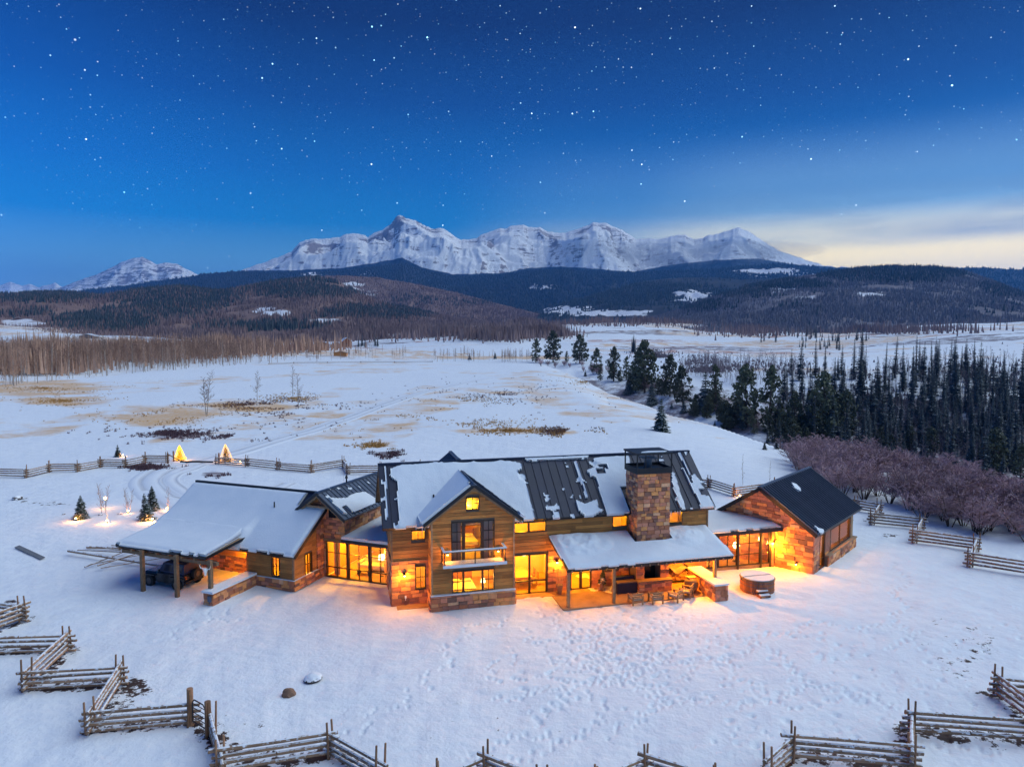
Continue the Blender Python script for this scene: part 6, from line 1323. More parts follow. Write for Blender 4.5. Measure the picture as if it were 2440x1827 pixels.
# dry grass and sagebrush tufts on the meadow
def tufts(name, label, ells, n, hgt, wid, mat, blades, seed, D1=420, yard=False):
    P_ = region(n, ells, 50, D1, seed, True); rg = np.random.default_rng(seed); P_ = np.array([p for p in P_ if p[1] < D1 - 5]); P_ = P_[fbm(P_[:, 0] / 6, P_[:, 1] / 9, 4, 77) + rg.uniform(-.09, .09, len(P_)) > .52]; k = len(P_)
    Vs = []; 
    for b in range(blades):
        a = rg.uniform(0, 6.28, k); ln = rg.uniform(.2, .8, k) * hgt; x0 = P_[:, 0] + rg.normal(0, wid * .3, k); y0 = P_[:, 1] + rg.normal(0, wid * .3, k); h = hgt * rg.uniform(.5, 1.2, k); w = wid * .16
        Vs.append(np.stack([np.stack([x0 - w * np.sin(a), y0 + w * np.cos(a), P_[:, 2] - .05], 1), np.stack([x0 + w * np.sin(a), y0 - w * np.cos(a), P_[:, 2] - .05], 1), np.stack([x0 + np.cos(a) * ln, y0 + np.sin(a) * ln, P_[:, 2] + h], 1)], 1))
    V = np.concatenate(Vs).reshape(-1, 3); F = np.arange(len(V)).reshape(-1, 3); o = link(name, npmesh(name, V, F, mat, smooth=False)); tag(o, label, kind='stuff')
tufts('dry_grass', 'tufts of dry golden grass poking through the snow', [(400, 992, 200, 26), (600, 968, 160, 12), (150, 955, 140, 16), (100, 925, 200, 18), (700, 950, 120, 20), (900, 998, 130, 16), (1060, 1010, 280, 18), (1210, 1027, 200, 12), (1350, 1030, 45, 8), (1100, 955, 110, 12), (900, 1065, 60, 12), (1400, 910, 70, 8)], 9000, .32, .4, M_grass, 6, 21)
tufts('sagebrush', 'dark sagebrush and twiggy weeds on the snow', [(400, 1035, 165, 13), (400, 1030, 120, 9), (570, 1042, 60, 7), (920, 1083, 52, 9), (920, 1080, 40, 7), (350, 1115, 50, 6), (512, 1128, 52, 10), (600, 965, 110, 10), (700, 965, 100, 20), (1350, 1028, 60, 8), (750, 985, 200, 30), (1200, 940, 300, 40)], 7000, .36, .45, M_brush, 8, 22)

# ------------------------------------------------------------------ lit garden trees and lamps
def spot_glow(loc, label, watts, h=.22, dx=0, dy=-.5):
    e = root('garden_light', loc, label, 'garden light', 'garden lights'); m = MB(); m.tube((0, 0, -.05), (0, 0, h), .03); m.obj('stake', M_dark, e)
    m = MB(); m.lathe([(.03, h), (.08, h + .03), (.09, h + .10), (.04, h + .12)], 10); m.obj('bulb', M_bulb, e); lamp(e, (dx * .3, dy * .3, h + .2), watts, (1, .38, .06), .08); return e
def fir_at(px, py, hp, label, kind=K_fir, wide=1.1, k=None):
    p = near_on(px, py); return kind.put(p, hp * p.y / FP, label, 'spruce', 'small spruces in the yard', k, wide)
fir_at(193, 1236, 58, 'snowy spruce lit from its left foot, left end of the garden row', K_firsnow, 1.25, 0)
fir_at(350, 1238, 66, 'spruce lit golden on its right side, front one of the pair beside the carport roof', K_firsnow, 1.3, 1)
fir_at(364, 1216, 62, 'snowy spruce tucked behind the golden lit one', K_firsnow, 1.1, 0)
fir_at(281, 1086, 30, 'small dark spruce beyond the back fence with a lamp at its foot', K_fir, 1.2)
spot_glow(near_on(181, 1242), 'lamp at the left foot of the snowy garden spruce', 24); spot_glow(near_on(363, 1243), 'lamp at the foot of the golden lit spruce', 48); spot_glow(near_on(293, 1086), 'lamp at the foot of the spruce beyond the back fence', 9)
for px, py, hp, lb, k, w in [(246, 1226, 82, 'tall thin sapling behind the brightest garden lamp', 0, 0), (306, 1222, 66, 'fan shaped bare sapling with a lamp at its foot', 0, 9), (398, 1216, 58, 'slim sapling lit pale pink beside the snowy roof', 1, 22), (256, 1246, 44, 'short brightly lit sapling in front of the tall thin one', 2, 45)]:
    p = near_on(px, py); K_sap.put(p, hp * p.y / FP, lb, 'sapling', 'saplings in the garden row', k)
    w *= .45
    if w: spot_glow(p + Vector((.12, -.25, 0)), 'lamp under the ' + lb.split(' with')[0].split(' beside')[0].split(' in front')[0], w)
e = root('garden_light', near_on(252, 1212), 'round glowing lamp hanging in the middle garden sapling', 'garden light', 'garden lights'); m = MB(); m.tube((0, 0, 0), (0, 0, 1.0), .02, n=5); m.obj('stake', M_dark, e); m = MB(); m.lathe([(.02, .95), (.13, 1.03), (.13, 1.15), (.02, 1.22)], 10); m.obj('bulb', M_bulb, e); lamp(e, (0, -.25, 1.1), 12, radius=.1)
for px, py, hp, lb in [(429, 1095, 36, 'fully lit golden tree left of the driveway gate'), (539, 1098, 42, 'fully lit golden tree right of the driveway gate, slimmer one')]:
    p = near_on(px, py); h = hp * p.y / FP; t = K_fir.put(p, h, lb, 'lit tree', 'trees wrapped in golden lights', 1 if px < 500 else 2, 1.1); m = MB()
    for i in range(520):
        f = (i / 520) ** 1.35; a = i * 2.399; r_ = .35 * (1 - f) ** .85 * rf.uniform(.8, 1.05) + .01; x, y, z = r_ * math.cos(a), r_ * math.sin(a), .06 + .93 * f; s = .015
        m.add([(x - s, y, z), (x, y - s, z - s), (x + s, y, z), (x, y + s, z + s)], [(0, 1, 2), (0, 2, 3)])
    link('string_lights', m.mesh('string_lights', M_fairy), t); tag(t.children[-1], kind='stuff')
    lamp(t, (.3, -.38, .2), 14, (1, .38, .04), .15)
spot_glow(near_on(573, 1103), 'small lamp in the snow under the right back fence', 4); spot_glow(near_on(1763, 1185), 'small lamp by the fence behind the cabin', 5)
for px, py, hp, lb in [(1770, 1156, 74, 'tall thin bare sapling left of the cabin roof'), (1834, 1152, 56, 'thinner bare sapling close to the cabin ridge'), (820, 1152, 34, 'bare sapling behind the dark great room roof'), (2000, 1195, 50, 'thin bare sapling behind the far cabin eave')]:
    p = near_on(px, py); K_sap.put(p, hp * p.y / FP, lb, 'sapling', 'saplings behind the house', 2)

# ------------------------------------------------------------------ off-road car under the carport
JA = R(-21); jp = Wg.W(-41.0, 38.3); J = root('parked_car', (jp.x, jp.y, 0), 'dark boxy off-road car parked under the carport', 'car', rot=JA)
def jm(name, f, mat, parent=J):
    m = MB(); f(m); return m.obj(name, mat, parent)
def body(m):
    S = [(-1.95, .55, .78, .98), (-1.85, .5, .80, 1.05), (-.75, .45, .86, 1.12), (-.6, .4, .88, 1.18), (1.7, .4, .88, 1.18), (1.85, .45, .86, 1.1)]
    v = []
    for x, z0, w, z1 in S: v += [(x, -w, z0), (x, w, z0), (x, w, z1 - .12), (x, w * .9, z1), (x, -w * .9, z1), (x, -w, z1 - .12)]
    f = [(i * 6 + j, i * 6 + (j + 1) % 6, i * 6 + 6 + (j + 1) % 6, i * 6 + 6 + j) for i in range(5) for j in range(6)] + [tuple(range(6))[::-1], tuple(range(30, 36))]
    m.add(v, f)
bd = jm('body', body, M_black)
jm('cabin_top', lambda m: m.hexa([(-.55, -.8, 1.18), (1.8, -.8, 1.15), (1.8, .8, 1.15), (-.55, .8, 1.18), (-.2, -.68, 1.82), (1.7, -.68, 1.84), (1.7, .68, 1.84), (-.2, .68, 1.82)]), M_tarpblue)
jm('windscreen', lambda m: m.hexa([(-.57, -.7, 1.2), (-.55, -.7, 1.2), (-.55, .7, 1.2), (-.57, .7, 1.2), (-.24, -.62, 1.76), (-.22, -.62, 1.76), (-.22, .62, 1.76), (-.24, .62, 1.76)]), simple('dark_glass', (.02, .025, .04), .08))
for s in (-1, 1):
    for x0, x1 in ((-.1, .7), (.82, 1.6)): jm('side_window', lambda m: m.hexa([(x0, s * .785, 1.26), (x1, s * .785, 1.26), (x1, s * .80, 1.26), (x0, s * .80, 1.26), (x0 + .05, s * .705, 1.7), (x1 - .02, s * .705, 1.7), (x1 - .02, s * .72, 1.7), (x0 + .05, s * .72, 1.7)]), MATS['dark_glass'])
    for x in (-1.35, 1.2):
        jm('fender', lambda m: m.box(x - .55, x + .55, s * .8 if s > 0 else -1.0, 1.0 if s > 0 else -.8, .84, .92), M_black)
        w = jm('wheel', lambda m: m.tube((x, s * .72, .42), (x, s * .98, .42), .42, n=20), M_tyre); jm('rim', lambda m: m.tube((x, s * .985, .42), (x, s * .995, .42), .23, n=14), M_rim, w)
    jm('headlight', lambda m: m.tube((-1.95, s * .58, .85), (-1.99, s * .58, .85), .11, n=12), M_white); jm('tail_light', lambda m: m.box(1.86, 1.9, s * .7 - .07, s * .7 + .07, .8, 1.0), simple('red_lens', (.3, .01, .01), .3)); jm('mirror', lambda m: m.box(-.45, -.35, s * .88, s * 1.02 if s > 0 else s * 1.02, 1.2, 1.36) if s > 0 else m.box(-.45, -.35, -1.02, -.88, 1.2, 1.36), M_black)
jm('bumper', lambda m: m.box(-2.12, -2.0, -.8, .8, .5, .68), M_dark); jm('bumper', lambda m: m.box(1.88, 2.0, -.8, .8, .5, .68), M_dark)
sp = jm('spare_wheel', lambda m: m.tube((1.9, .15, 1.02), (2.14, .15, 1.02), .40, n=20), M_tyre); jm('rim', lambda m: m.tube((2.145, .15, 1.02), (2.155, .15, 1.02), .2, n=12), M_rim, sp)
# white skull with horns on the corner post of the carport
sk_ = root('animal_skull', Wg.W(-35.95, 36.2, 2.2), 'white horned animal skull hung on the right carport post', 'skull', rot=JA); m = MB(); m.lathe([(.02, -.3), (.07, -.22), (.09, -.05), (.15, .08), (.14, .2), (.05, .26)], 10); m.obj('skull', M_white, sk_, True)
for s in (-1, 1): m = MB(); m.tube((s * .1, 0, .2), (s * .38, -.02, .22), .04, .03); m.tube((s * .38, -.02, .22), (s * .5, -.04, .48), .03, .008); m.obj('horn', M_white, sk_)
# pile of long poles left of the carport
pl_ = [((163, 1321), (452, 1368), .11, 'thickest pole, lowest left of the fanned pile'), ((207, 1307), (420, 1318), .10, 'upper thick pole of the fanned pile beside the carport'), ((202, 1354), (360, 1300), .055, 'thin pole pointing down left, nearest the middle of the pile'), ((233, 1360), (400, 1308), .055, 'thin pole pointing down left, nearest the camera'), ((240, 1359), (430, 1330), .04, 'thinnest pole of the pile, lying lowest'),
       ((185, 1316), (400, 1330), .05, 'thin pole between the two thick ones'), ((230, 1316), (415, 1342), .05, 'thin pole crossing under the upper thick pole'), ((216, 1352), (380, 1326), .045, 'thin pole crossing the lower thick pole'), ((265, 1308), (420, 1310), .045, 'short thin pole at the back of the pile')]
for i, (a, b_, r_, lb) in enumerate(pl_):
    a, b_ = near_on(*a), near_on(*b_); m = MB(); z0 = .12 + .03 * i; m.tube((0, 0, z0 + .25 * (i % 3 == 0)), tuple(b_ - a + Vector((0, 0, .25 + .07 * (i % 4)))), r_, r_ * .7, 7); o = m.obj('wooden_pole', M_rail); o.location = a; tag(o, lb, 'pole', 'long poles piled beside the carport')
# plank ramp in the snow, boulders
a, b_ = near_on(35, 1307), near_on(96, 1334); d = b_ - a; m = MB(); n_ = Vector((-d.y, d.x, 0)).normalized() * .35; m.prism([(0, 0, .06), tuple(d + Vector((0, 0, .04))), tuple(d + n_ + Vector((0, 0, .12))), tuple(n_ + Vector((0, 0, .14)))], (0, 0, .07)); o = m.obj('plank_ramp', simple('grey_board', (.16, .16, .17), .8)); o.location = a; tag(o, 'long grey board half buried in the snow at the left', 'board')
def rock(px, py, r_, mat, label, squash=.75, seed=1):
    import bmesh
    bm = bmesh.new(); bmesh.ops.create_icosphere(bm, subdivisions=3, radius=r_); q = np.array([tuple(v.co) for v in bm.verts]); nz = fbm(q[:, 0] / r_ * 1.3 + seed * 7, q[:, 1] / r_ * 1.3 + q[:, 2] / r_, 3, seed)
    for v, k in zip(bm.verts, nz): v.co *= .7 + .6 * float(k); v.co.z *= squash
    me = bpy.data.meshes.new('boulder'); bm.to_mesh(me); bm.free(); me.materials.append(mat); o = link('boulder', me); p = near_on(px, py); o.location = p + Vector((0, .1, r_ * .25)); tag(o, label, 'boulder'); return o
rock(686, 1658, .34, M_rock, 'round bare brown boulder in the snow'); rock(744, 1622, .46, M_rocksnow, 'dark rock capped with snow behind the brown boulder', .5, 9)
for i, (px, py, r_, lb) in enumerate([(40, 1190, .5, 'dark snowy rock at the far left of the yard'), (238, 1228, .22, 'small dark rock beneath the garden saplings'), (284, 1226, .2, 'small dark rock between the lamp and the fan shaped sapling'), (150, 1226, .16, 'flat dark stone left of the garden spruce')]): rock(px, py, r_, M_rocksnow, lb, .6, 6 + i)
for i, (px, py) in enumerate([(1290, 922), (1306, 920), (1322, 919)]):
    p = on(px, py); o = rock(px, 1500, .8, M_rocksnow, ('left', 'middle', 'right')[i] + ' one of three dark rocks beside the driveway bend', .5, 12 + i); o.location = p
# small gas meters on walls
for bl, side, c_, s, z, lb in ((Wg, 'front', 35.9, -35.3, .5, 'grey meter box on the end of the low garden wall'), (H, 'front', 46.66, 4.3, .62, 'small white outlet box low on the stone wall')):
    p = SIDES[side][1](s, .05, z, c_); e = root('meter_box', bl.W(*p), lb, 'meter box', rot=bl.a); m = MB(); w = .14 if bl is Wg else .06; m.box(-w, w, -.07, .0, -w, w * 1.6); m.box(-.02, .02, -.05, -.01, -w - .15, -w); m.obj('box', M_metal2 if bl is Wg else M_white, e)

# ------------------------------------------------------------------ patio furniture, all in the frame of the main house
HA = H.a
def patio_chair(u, v, rot, label):
    e = root('lounge_chair', H.W(u, v, .045), label, 'lounge chair', 'lounge chairs round the outdoor hearth', rot=HA + rot); W_, D_ = .36, .36
    for sx in (-1, 1):
        for sy in (-1, 1): m = MB(); m.box(sx * W_ - .045, sx * W_ + .045, sy * D_ - .045, sy * D_ + .045, 0, .56); m.obj('leg', M_timber, e)
        m = MB(); m.box(sx * W_ - .06, sx * W_ + .06, -D_ - .06, D_ + .06, .56, .61); m.obj('armrest', M_timber, e)
    m = MB(); m.box(-W_ + .045, W_ - .045, -D_, D_, .26, .33); m.obj('seat', M_timber, e)
    m = MB(); m.box(-W_ + .05, W_ - .05, -D_ + .05, D_ - .02, .33, .43); m.obj('cushion', M_fabric, e)
    for z in (.42, .54, .66): m = MB(); m.box(-W_ + .046, W_ - .046, -D_ - .02, -D_ + .02, z, z + .07); m.obj('slat', M_timber, e)
    m = MB(); m.box(-W_ - .045, W_ + .045, -D_ - .03, -D_ + .04, .74, .80); m.obj('backrest', M_timber, e)
patio_chair(19.35, 43.25, 0.05, 'lounge chair with its back to the yard, leftmost of four'); patio_chair(20.75, 43.1, -.04, 'lounge chair with its back to the yard, second from the left')
patio_chair(22.25, 43.1, .55, 'lounge chair turned towards the hearth, second from the right'); patio_chair(23.35, 43.7, .8, 'lounge chair glowing orange, nearest the covered grill')
e = root('garden_wall', H.W(25.2, 44.3), 'snow topped stone counter wall glowing under the lamp', 'wall', rot=HA); cw = Building('_', '_', '_', 14, 25.2, 44.3); bpy.data.objects.remove(cw.o); cw.o = e
cw.box('wall_core', M_mortar, 24.8, 25.65, 42.35, 46.1, 0, 1.08); cw.stones('front', 42.35, 24.76, 25.69, 0, 1.06, w=(.25, .5)); cw.stones('left', 24.8, 42.3, 46.1, 0, 1.06, w=(.3, .6)); cw.stones('right', 25.65, 42.3, 46.1, 0, 1.06, w=(.3, .6))
cw.box('snow', M_snow, 24.68, 25.77, 42.25, 46.1, 1.08, 1.2)
e = root('covered_sofa', H.W(19.55, 45.5, .045), 'large navy covered seat left of the hearth', 'sofa', rot=HA); m = MB(); m.box(-.75, .75, -.4, .45, 0, .72); m.obj('cover', M_tarpblue, e); m = MB(); m.box(-.78, .78, .2, .5, .72, 1.0); m.obj('back_cover', M_tarpblue, e); m = MB(); m.box(-.7, .7, -.38, .18, .725, .8); m.obj('cushion', M_tarp, e)
# firewood rack under a tarp
e = root('firewood_rack', H.W(24.0, 46.35, .045), 'rack of split firewood under a loose tarp', 'firewood rack', rot=HA)
m = MB()
for x in (-.9, .7): m.box(x - .03, x + .03, -.25, .3, 0, 1.25)
m.box(-.9, .7, -.25, -.2, .12, .17); m.box(-.9, .7, .2, .25, .12, .17); m.obj('rack', M_dark, e)
LOGM = MB(); LOGM.tube((0, -.22, 0), (0, .22, 0), .06, .055, 6); LOGM = LOGM.mesh('log', M_intwood); n_ = 0
for r_ in range(8):
    for c_ in range(13):
        z = .24 + r_ * .108; x = -.82 + c_ * .118 + (r_ % 2) * .055
        if z < 1.0 - .3 * abs(x - .2): link('log', LOGM, e, (x, rf.uniform(-.06, .03), z + rf.uniform(-.01, .01)), (rf.uniform(-.1, .1), rf.uniform(0, 3), rf.uniform(-.12, .12)), rf.uniform(.8, 1.1))
S_, T_ = np.meshgrid(np.linspace(-.95, .8, 22), np.linspace(-.34, .36, 10), indexing='ij'); ZT = 1.12 + .10 * np.sin(S_ * 5) * (T_ < 0) - 1.6 * np.clip(-T_ - .22, 0, 1) * (1 + np.cos(S_ * 4)) + .05 * fbm(S_ * 6, T_ * 6, 3, 5)
link('tarp', npmesh('tarp', np.stack([S_, T_, ZT], -1).reshape(-1, 3), gridfaces(22, 10), M_tarp), e)
# covered round grill with sticks
e = root('covered_grill', H.W(24.1, 44.45, .045), 'round dark covered grill beside the stone counter', 'grill', rot=HA); m = MB(); m.lathe([(.28, 0), (.46, .25), (.5, .55), (.42, .82), (.12, .95)], 14); m.obj('cover', M_tarp, e, True); m = MB(); m.box(-.25, .4, -.1, .35, .96, 1.0); m.obj('side_table', M_timber, e)
m = MB()
for i in range(9): a = -.5 + i * .12; m.tube((.35 + .02 * i, -.4, 0), (.35 + .35 * math.sin(a), -.15 + .06 * i, .9), .025, .02, 5)
o = m.obj('kindling', M_intwood); o.parent = None; o.location = H.W(24.2, 44.0, .045); o.rotation_euler = (0, 0, HA); tag(o, 'bundle of kindling sticks leaning on the grill cover', 'kindling', kind='stuff')
def planter(u, v, h, label, plantlabel, kind_, k, ph, wide):
    e = root('plant_pot', H.W(u, v, .04), label, 'pot', rot=HA); m = MB(); m.lathe([(.13, 0), (.22, h * .9), (.25, h), (.19, h), (.17, h * .85)], 14); m.obj('pot', simple('clay_pot', (.36, .24, .16), .8) if 'clay_pot' not in MATS else MATS['clay_pot'], e, True)
    kind_.put(H.W(u, v, .04 + h * .8), ph, plantlabel, 'potted plant', None, k, wide)
planter(14.95, 46.2, .66, 'tall clay pot beside the glass doors', 'dry bushy shrub in the clay pot beside the glass doors', K_sap, 0, 1.5, 1.7)
planter(18.1, 46.15, .7, 'tall clay pot under the patio roof', 'small conifer in the clay pot under the patio roof', K_fir, 0, 1.3, .9)
# hot tub and its step
tb = H.W(28.8, 43.6); e = root('hot_tub', tb, 'round cedar hot tub with a snow covered lid beside the cabin', 'hot tub', rot=HA)
n_ = 44
for i in range(n_):
    a0, a1 = 6.2832 * i / n_ + .012, 6.2832 * (i + 1) / n_ - .012; m = MB(); ro, ri = 1.16, 1.10
    m.hexa([(ro * math.cos(a0), ro * math.sin(a0), 0), (ro * math.cos(a1), ro * math.sin(a1), 0), (ri * math.cos(a1), ri * math.sin(a1), 0), (ri * math.cos(a0), ri * math.sin(a0), 0)] + [(ro * math.cos(a0), ro * math.sin(a0), .93), (ro * math.cos(a1), ro * math.sin(a1), .93), (ri * math.cos(a1), ri * math.sin(a1), .93), (ri * math.cos(a0), ri * math.sin(a0), .93)])
    m.obj('stave', M_cedar, e)
for z in (.16, .55, .8): m = MB(); m.lathe([(1.165, z), (1.18, z), (1.18, z + .03), (1.165, z + .03)], 44); m.obj('hoop', M_metal2, e)
m = MB(); m.lathe([(1.2, .93), (1.22, .96), (1.2, 1.0), (.4, 1.02)], 40); lid = m.obj('lid', M_tarp, e)
for s in (-1, 1):                                    # the two snowy halves of the lid
    m = MB(); pts_ = [(1.13 * math.cos(t), s * (.05 + 1.08 * math.sin(t)), 1.02) for t in np.linspace(.02, math.pi - .02, 22)]; m.prism(pts_, (0, 0, .05)); m.obj('snow', M_snow, lid)
for s in (-1, 1): m = MB(); m.tube((s * 1.2, 0, .98), (s * 1.28, 0, .9), .04); m.obj('handle', M_dark, lid)
e = root('step', H.W(28.45, 42.3, 0), 'small two tread step with snow in front of the hot tub', 'step', rot=HA)
for k, (y0, z) in enumerate(((-.3, .18), (0, .38))): m = MB(); m.box(-.4, .4, y0, y0 + .3, z - .06, z); tr_ = m.obj('tread', M_cedar, e); m = MB(); m.box(-.38, .38, y0 + .01, y0 + .29, z + .001, z + .06); m.obj('snow', M_snow, tr_)
m = MB(); m.box(-.38, -.32, -.28, .28, 0, .12); m.obj('side', M_cedar, e); m = MB(); m.box(.32, .38, -.28, .28, 0, .12); m.obj('side', M_cedar, e)

# ------------------------------------------------------------------ what shows inside
def inner(bl, name, label, cat, u, v, z, rot=0): return root(name, bl.W(u, v, z), label, cat, rot=bl.a + rot)
def boxes(e, name, mat, *bs):
    m = MB()
    for b_ in bs: m.box(*b_)
    return m.obj(name, mat, e)
e = inner(H, 'dining_table', 'long wooden dining table behind the glass doors', 'table', 12.7, 49.0, .05); boxes(e, 'table_top', M_intwood, (-.6, .75, -1.1, 1.1, .7, .76))
for x in (-.5, .65):
    for y in (-1, 1): boxes(e, 'leg', M_intwood, (x - .04, x + .04, y - .04, y + .04, 0, .7))
for i, (u, v, r_) in enumerate(((13.75, 48.4, 1.57), (13.75, 49.2, 1.57), (11.95, 48.6, -1.57))):
    e = inner(H, 'dining_chair', ('reddish chair at the near right side of the dining table', 'reddish chair at the far right side of the dining table', 'reddish chair at the left side of the dining table')[i], 'chair', u, v, .05, r_); boxes(e, 'seat', M_leather, (-.22, .22, -.22, .22, .42, .47)); boxes(e, 'backrest', M_leather, (-.22, .22, -.24, -.2, .47, .95))
    for x in (-.19, .19):
        for y in (-.19, .19): boxes(e, 'leg', M_dark, (x - .02, x + .02, y - .02, y + .02, 0, .42))
def bed(u, v, z, label):
    e = inner(H, 'bed', label, 'bed', u, v, z); boxes(e, 'mattress', M_white, (-.8, .8, -.9, .9, .35, .6)); boxes(e, 'frame', M_intwood, (-.85, .85, -.95, .95, .1, .35)); boxes(e, 'headboard', M_leather, (-.85, .85, .95, 1.05, .1, 1.2)); boxes(e, 'pillow', M_fabric, (-.7, -.1, .4, .85, .6, .74)); boxes(e, 'pillow', M_fabric, (.1, .7, .4, .85, .6, .74))
bed(8.4, 48.0, .05, 'bed behind the lower gable window'); bed(8.7, 48.8, 3.08, 'bed behind the balcony door')
def tlamp(bl, u, v, z, label, w=20):
    e = inner(bl, 'table_lamp', label, 'lamp', u, v, z); m = MB(); m.lathe([(.09, 0), (.03, .05), (.02, .35)], 10); m.obj('base', M_dark, e); m = MB(); m.lathe([(.17, .33), (.12, .58)], 14); m.obj('lamp_shade', M_shade, e, True); lamp(e, (0, 0, .75), w, (1, .40, .06), .1)
e = inner(H, 'side_table', 'small table with a lamp behind the lower gable window', 'table', 9.7, 47.2, .05); boxes(e, 'table_top', M_intwood, (-.25, .25, -.25, .25, .55, .6)); boxes(e, 'leg', M_intwood, (-.04, .04, -.04, .04, 0, .55)); tlamp(H, 9.7, 47.2, .65, 'white lamp on the small table behind the lower gable window')
e = inner(H, 'pendant_lamp', 'hanging lamp over the dining table', 'pendant lamp', 12.95, 48.4, 2.3); m = MB(); m.lathe([(.05, 0), (.14, -.06), (.05, .1)], 10); m.obj('lamp_shade', M_shade, e); m = MB(); m.tube((0, 0, .1), (0, 0, .65), .01, n=4); m.obj('cord', M_dark, e)
e = inner(Gr, 'floor_lamp', 'floor lamp with a white shade behind the glass wall', 'lamp', -27.75, 45.1, .06); m = MB(); m.lathe([(.16, 0), (.02, .04), (.015, 1.3)], 10); m.obj('stand', M_dark, e); m = MB(); m.lathe([(.26, 1.28), (.2, 1.62)], 16); m.obj('lamp_shade', M_shade, e, True); lamp(e, (0, 0, 1.8), 40, (1, .40, .06), .12)
e = inner(Gr, 'sofa', 'pale sofa behind the glass wall', 'sofa', -29.0, 46.2, .06, .1); boxes(e, 'seat', M_fabric, (-1.1, 1.1, -.45, .4, .12, .45)); boxes(e, 'backrest', M_fabric, (-1.1, 1.1, .4, .6, .12, .85)); boxes(e, 'armrest', M_fabric, (-1.3, -1.1, -.45, .6, .12, .62)); boxes(e, 'armrest', M_fabric, (1.1, 1.3, -.45, .6, .12, .62))
e = inner(Gr, 'coffee_table', 'low table before the sofa in the great room', 'table', -29.2, 45.0, .06); boxes(e, 'table_top', M_leather, (-.55, .55, -.3, .3, .36, .41)); boxes(e, 'leg', M_dark, (-.5, -.44, -.25, .25, 0, .36)); boxes(e, 'leg', M_dark, (.44, .5, -.25, .25, 0, .36))
for u in (-31.3, -26.75): 
    m = MB()
    for i in range(10): m.box(u + 30 + i * .05, u + 30.05 + i * .05, 44.15 - 46 + .03 * (i % 2), 44.19 - 46 + .03 * (i % 2), .08, 2.9)
    m.obj('curtain', M_curtain, Gr.o)
e = inner(K, 'globe_lamp', 'glowing round globe lamp in the glass walkway', 'lamp', 30.8, 49.6, 1.35); m = MB(); m.lathe([(.02, -.28), (.2, -.2), (.28, 0), (.2, .2), (.02, .28)], 16); m.obj('globe', M_shade, e, True); m = MB(); m.lathe([(.3, -1.28), (.05, -1.2), (.03, -.28)], 10); m.obj('stand', M_dark, e)
e = inner(K, 'lantern', 'long lantern by the right post of the glass walkway', 'lamp', 32.3, 48.7, 2.0); m = MB(); m.lathe([(.05, -.16), (.09, 0), (.05, .2)], 10); m.obj('lamp_shade', M_bulb, e, True); m = MB(); m.tube((0, 0, .2), (0, 0, .95), .012, n=4); m.obj('cord', M_dark, e)
# ------------------------------------------------------------------ distant buildings
def far_house(px, py, w, d, h, rh, rot, label, wallm, roofm, lit=0):
    p = on(px, py); e = root('barn', p, label, 'barn', rot=rot); boxes(e, 'wall', wallm, (-w / 2, w / 2, -d / 2, d / 2, -1, h)); m = MB(); m.prism([(-w / 2, -d / 2, h), (w / 2, -d / 2, h), (0, -d / 2, h + rh)], (0, d, 0)); m.obj('gable_wall', wallm, e)
    for s in (-1, 1): m = MB(); a, b_ = (s * (w / 2 + .5), -d / 2 - .5, h - .3), (0, -d / 2 - .5, h + rh + .15); m.prism([a, b_, (b_[0], b_[1], b_[2] + .25), (a[0], a[1], a[2] + .25)], (0, d + 1, 0)); m.obj('roof', roofm, e)
    for k in range(lit): x = -w / 3 + k * w / 3; f = boxes(e, 'window', M_frame, (x - .6, x + .6, -d / 2 - .08, -d / 2 - .02, h * .35, h * .75)); boxes(f, 'pane', M_glass, (x - .5, x + .5, -d / 2 - .1, -d / 2 - .09, h * .38, h * .72))
    return e
far_house(824, 826, 13, 12, 7, 5, .5, 'red brown barn like house with a steep snowy roof far off', M_red, M_snow, 2)
far_house(800, 828, 12, 9, 4, 3, .3, 'low pale wing left of the distant red house', simple('grey_wall', (.20, .17, .16), .8), M_snow, 1)
far_house(732, 812, 15, 9, 4, 2, .1, 'grey cabin with a snowy roof left of the red house, far off', MATS['grey_wall'], M_snow, 1)
far_house(812, 848, 12, 6, 3.2, .8, .0, 'low orange hay shed before the distant barn', simple('orange_shed', (.50, .20, .05), .8), M_flag)
far_house(770, 824, 9, 6, 4, 1.5, .2, 'rust coloured shed between the grey cabin and the red house', M_red, M_snow)
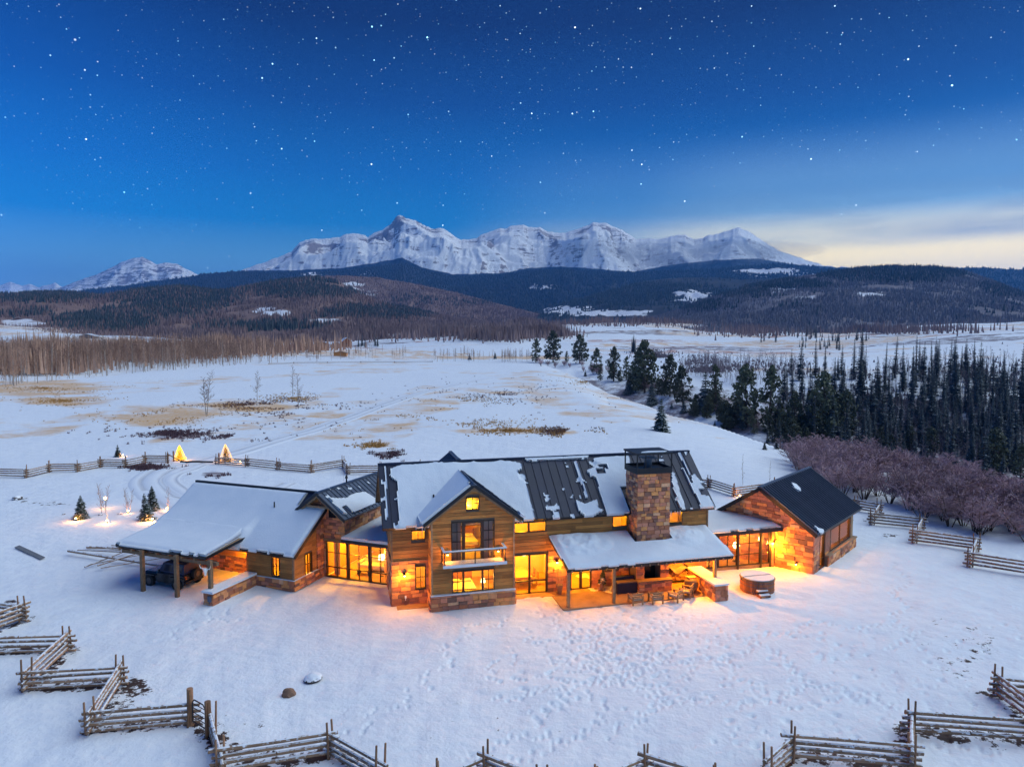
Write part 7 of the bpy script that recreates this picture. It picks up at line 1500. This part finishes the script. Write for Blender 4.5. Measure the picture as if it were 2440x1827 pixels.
far_house(375, 782, 13, 9, 5, 3, .1, 'tiny house with a pinkish front among the dark trees on the left hill', simple('pink_wall', (.5, .33, .25), .8), M_snow)
far_house(44, 770, 26, 12, 7, 5, .6, 'brown house on the slope at the left edge', simple('brown_wall', (.16, .08, .06), .8), M_snow, 1); far_house(212, 806, 18, 9, 3, 2, 0, 'low snowy roof among the trees left of centre', MATS['grey_wall'], M_snow); far_house(292, 752, 18, 10, 4, 2, 0, 'small snowy clearing cabin on the left hill', MATS['grey_wall'], M_snow)

# ------------------------------------------------------------------ the air
HZ = bpy.data.materials.new('haze'); HZ.use_nodes = True; nt = HZ.node_tree; nt.nodes.clear(); v = nn(nt, 'ShaderNodeVolumePrincipled'); v.inputs['Color'].default_value = (.10, .38, 1.0, 1); v.inputs['Density'].default_value = 6.2e-5; v.inputs['Anisotropy'].default_value = .2
o_ = nn(nt, 'ShaderNodeOutputMaterial'); nt.links.new(v.outputs[0], o_.inputs['Volume'])
m = MB(); m.box(-16000, 16000, -400, 19500, -56, 1760); hz_ = m.obj('haze', HZ)
MS = bpy.data.materials.new('mist'); MS.use_nodes = True; nt = MS.node_tree; nt.nodes.clear(); v = nn(nt, 'ShaderNodeVolumePrincipled'); v.inputs['Color'].default_value = (.9, .93, 1.0, 1); v.inputs['Density'].default_value = 5.5e-4
o_ = nn(nt, 'ShaderNodeOutputMaterial'); nt.links.new(v.outputs[0], o_.inputs['Volume'])
for px, py, D_, rx, ry, rz, lb in ((1640, 606, 8000, 1050, 500, 150, 'bank of pale mist before the right end of the massif'), (1800, 600, 8300, 800, 400, 110, 'thin mist drifting off the last peak'), (1440, 598, 7900, 620, 350, 110, 'mist in the saddle left of the flat topped peak')):
    m = MB(); m.lathe([(max(.02, math.cos(a)), math.sin(a)) for a in np.linspace(-1.55, 1.55, 15)], 24); o = m.obj('mist', MS, None, True); o.scale = (rx, ry, rz); o.location = ((px - 1220) / FP * D_, D_, HC + (YH - py) / FP * D_); tag(o, lb, kind='stuff')
tag(hz_, 'thin evening haze over the whole valley', kind='stuff')
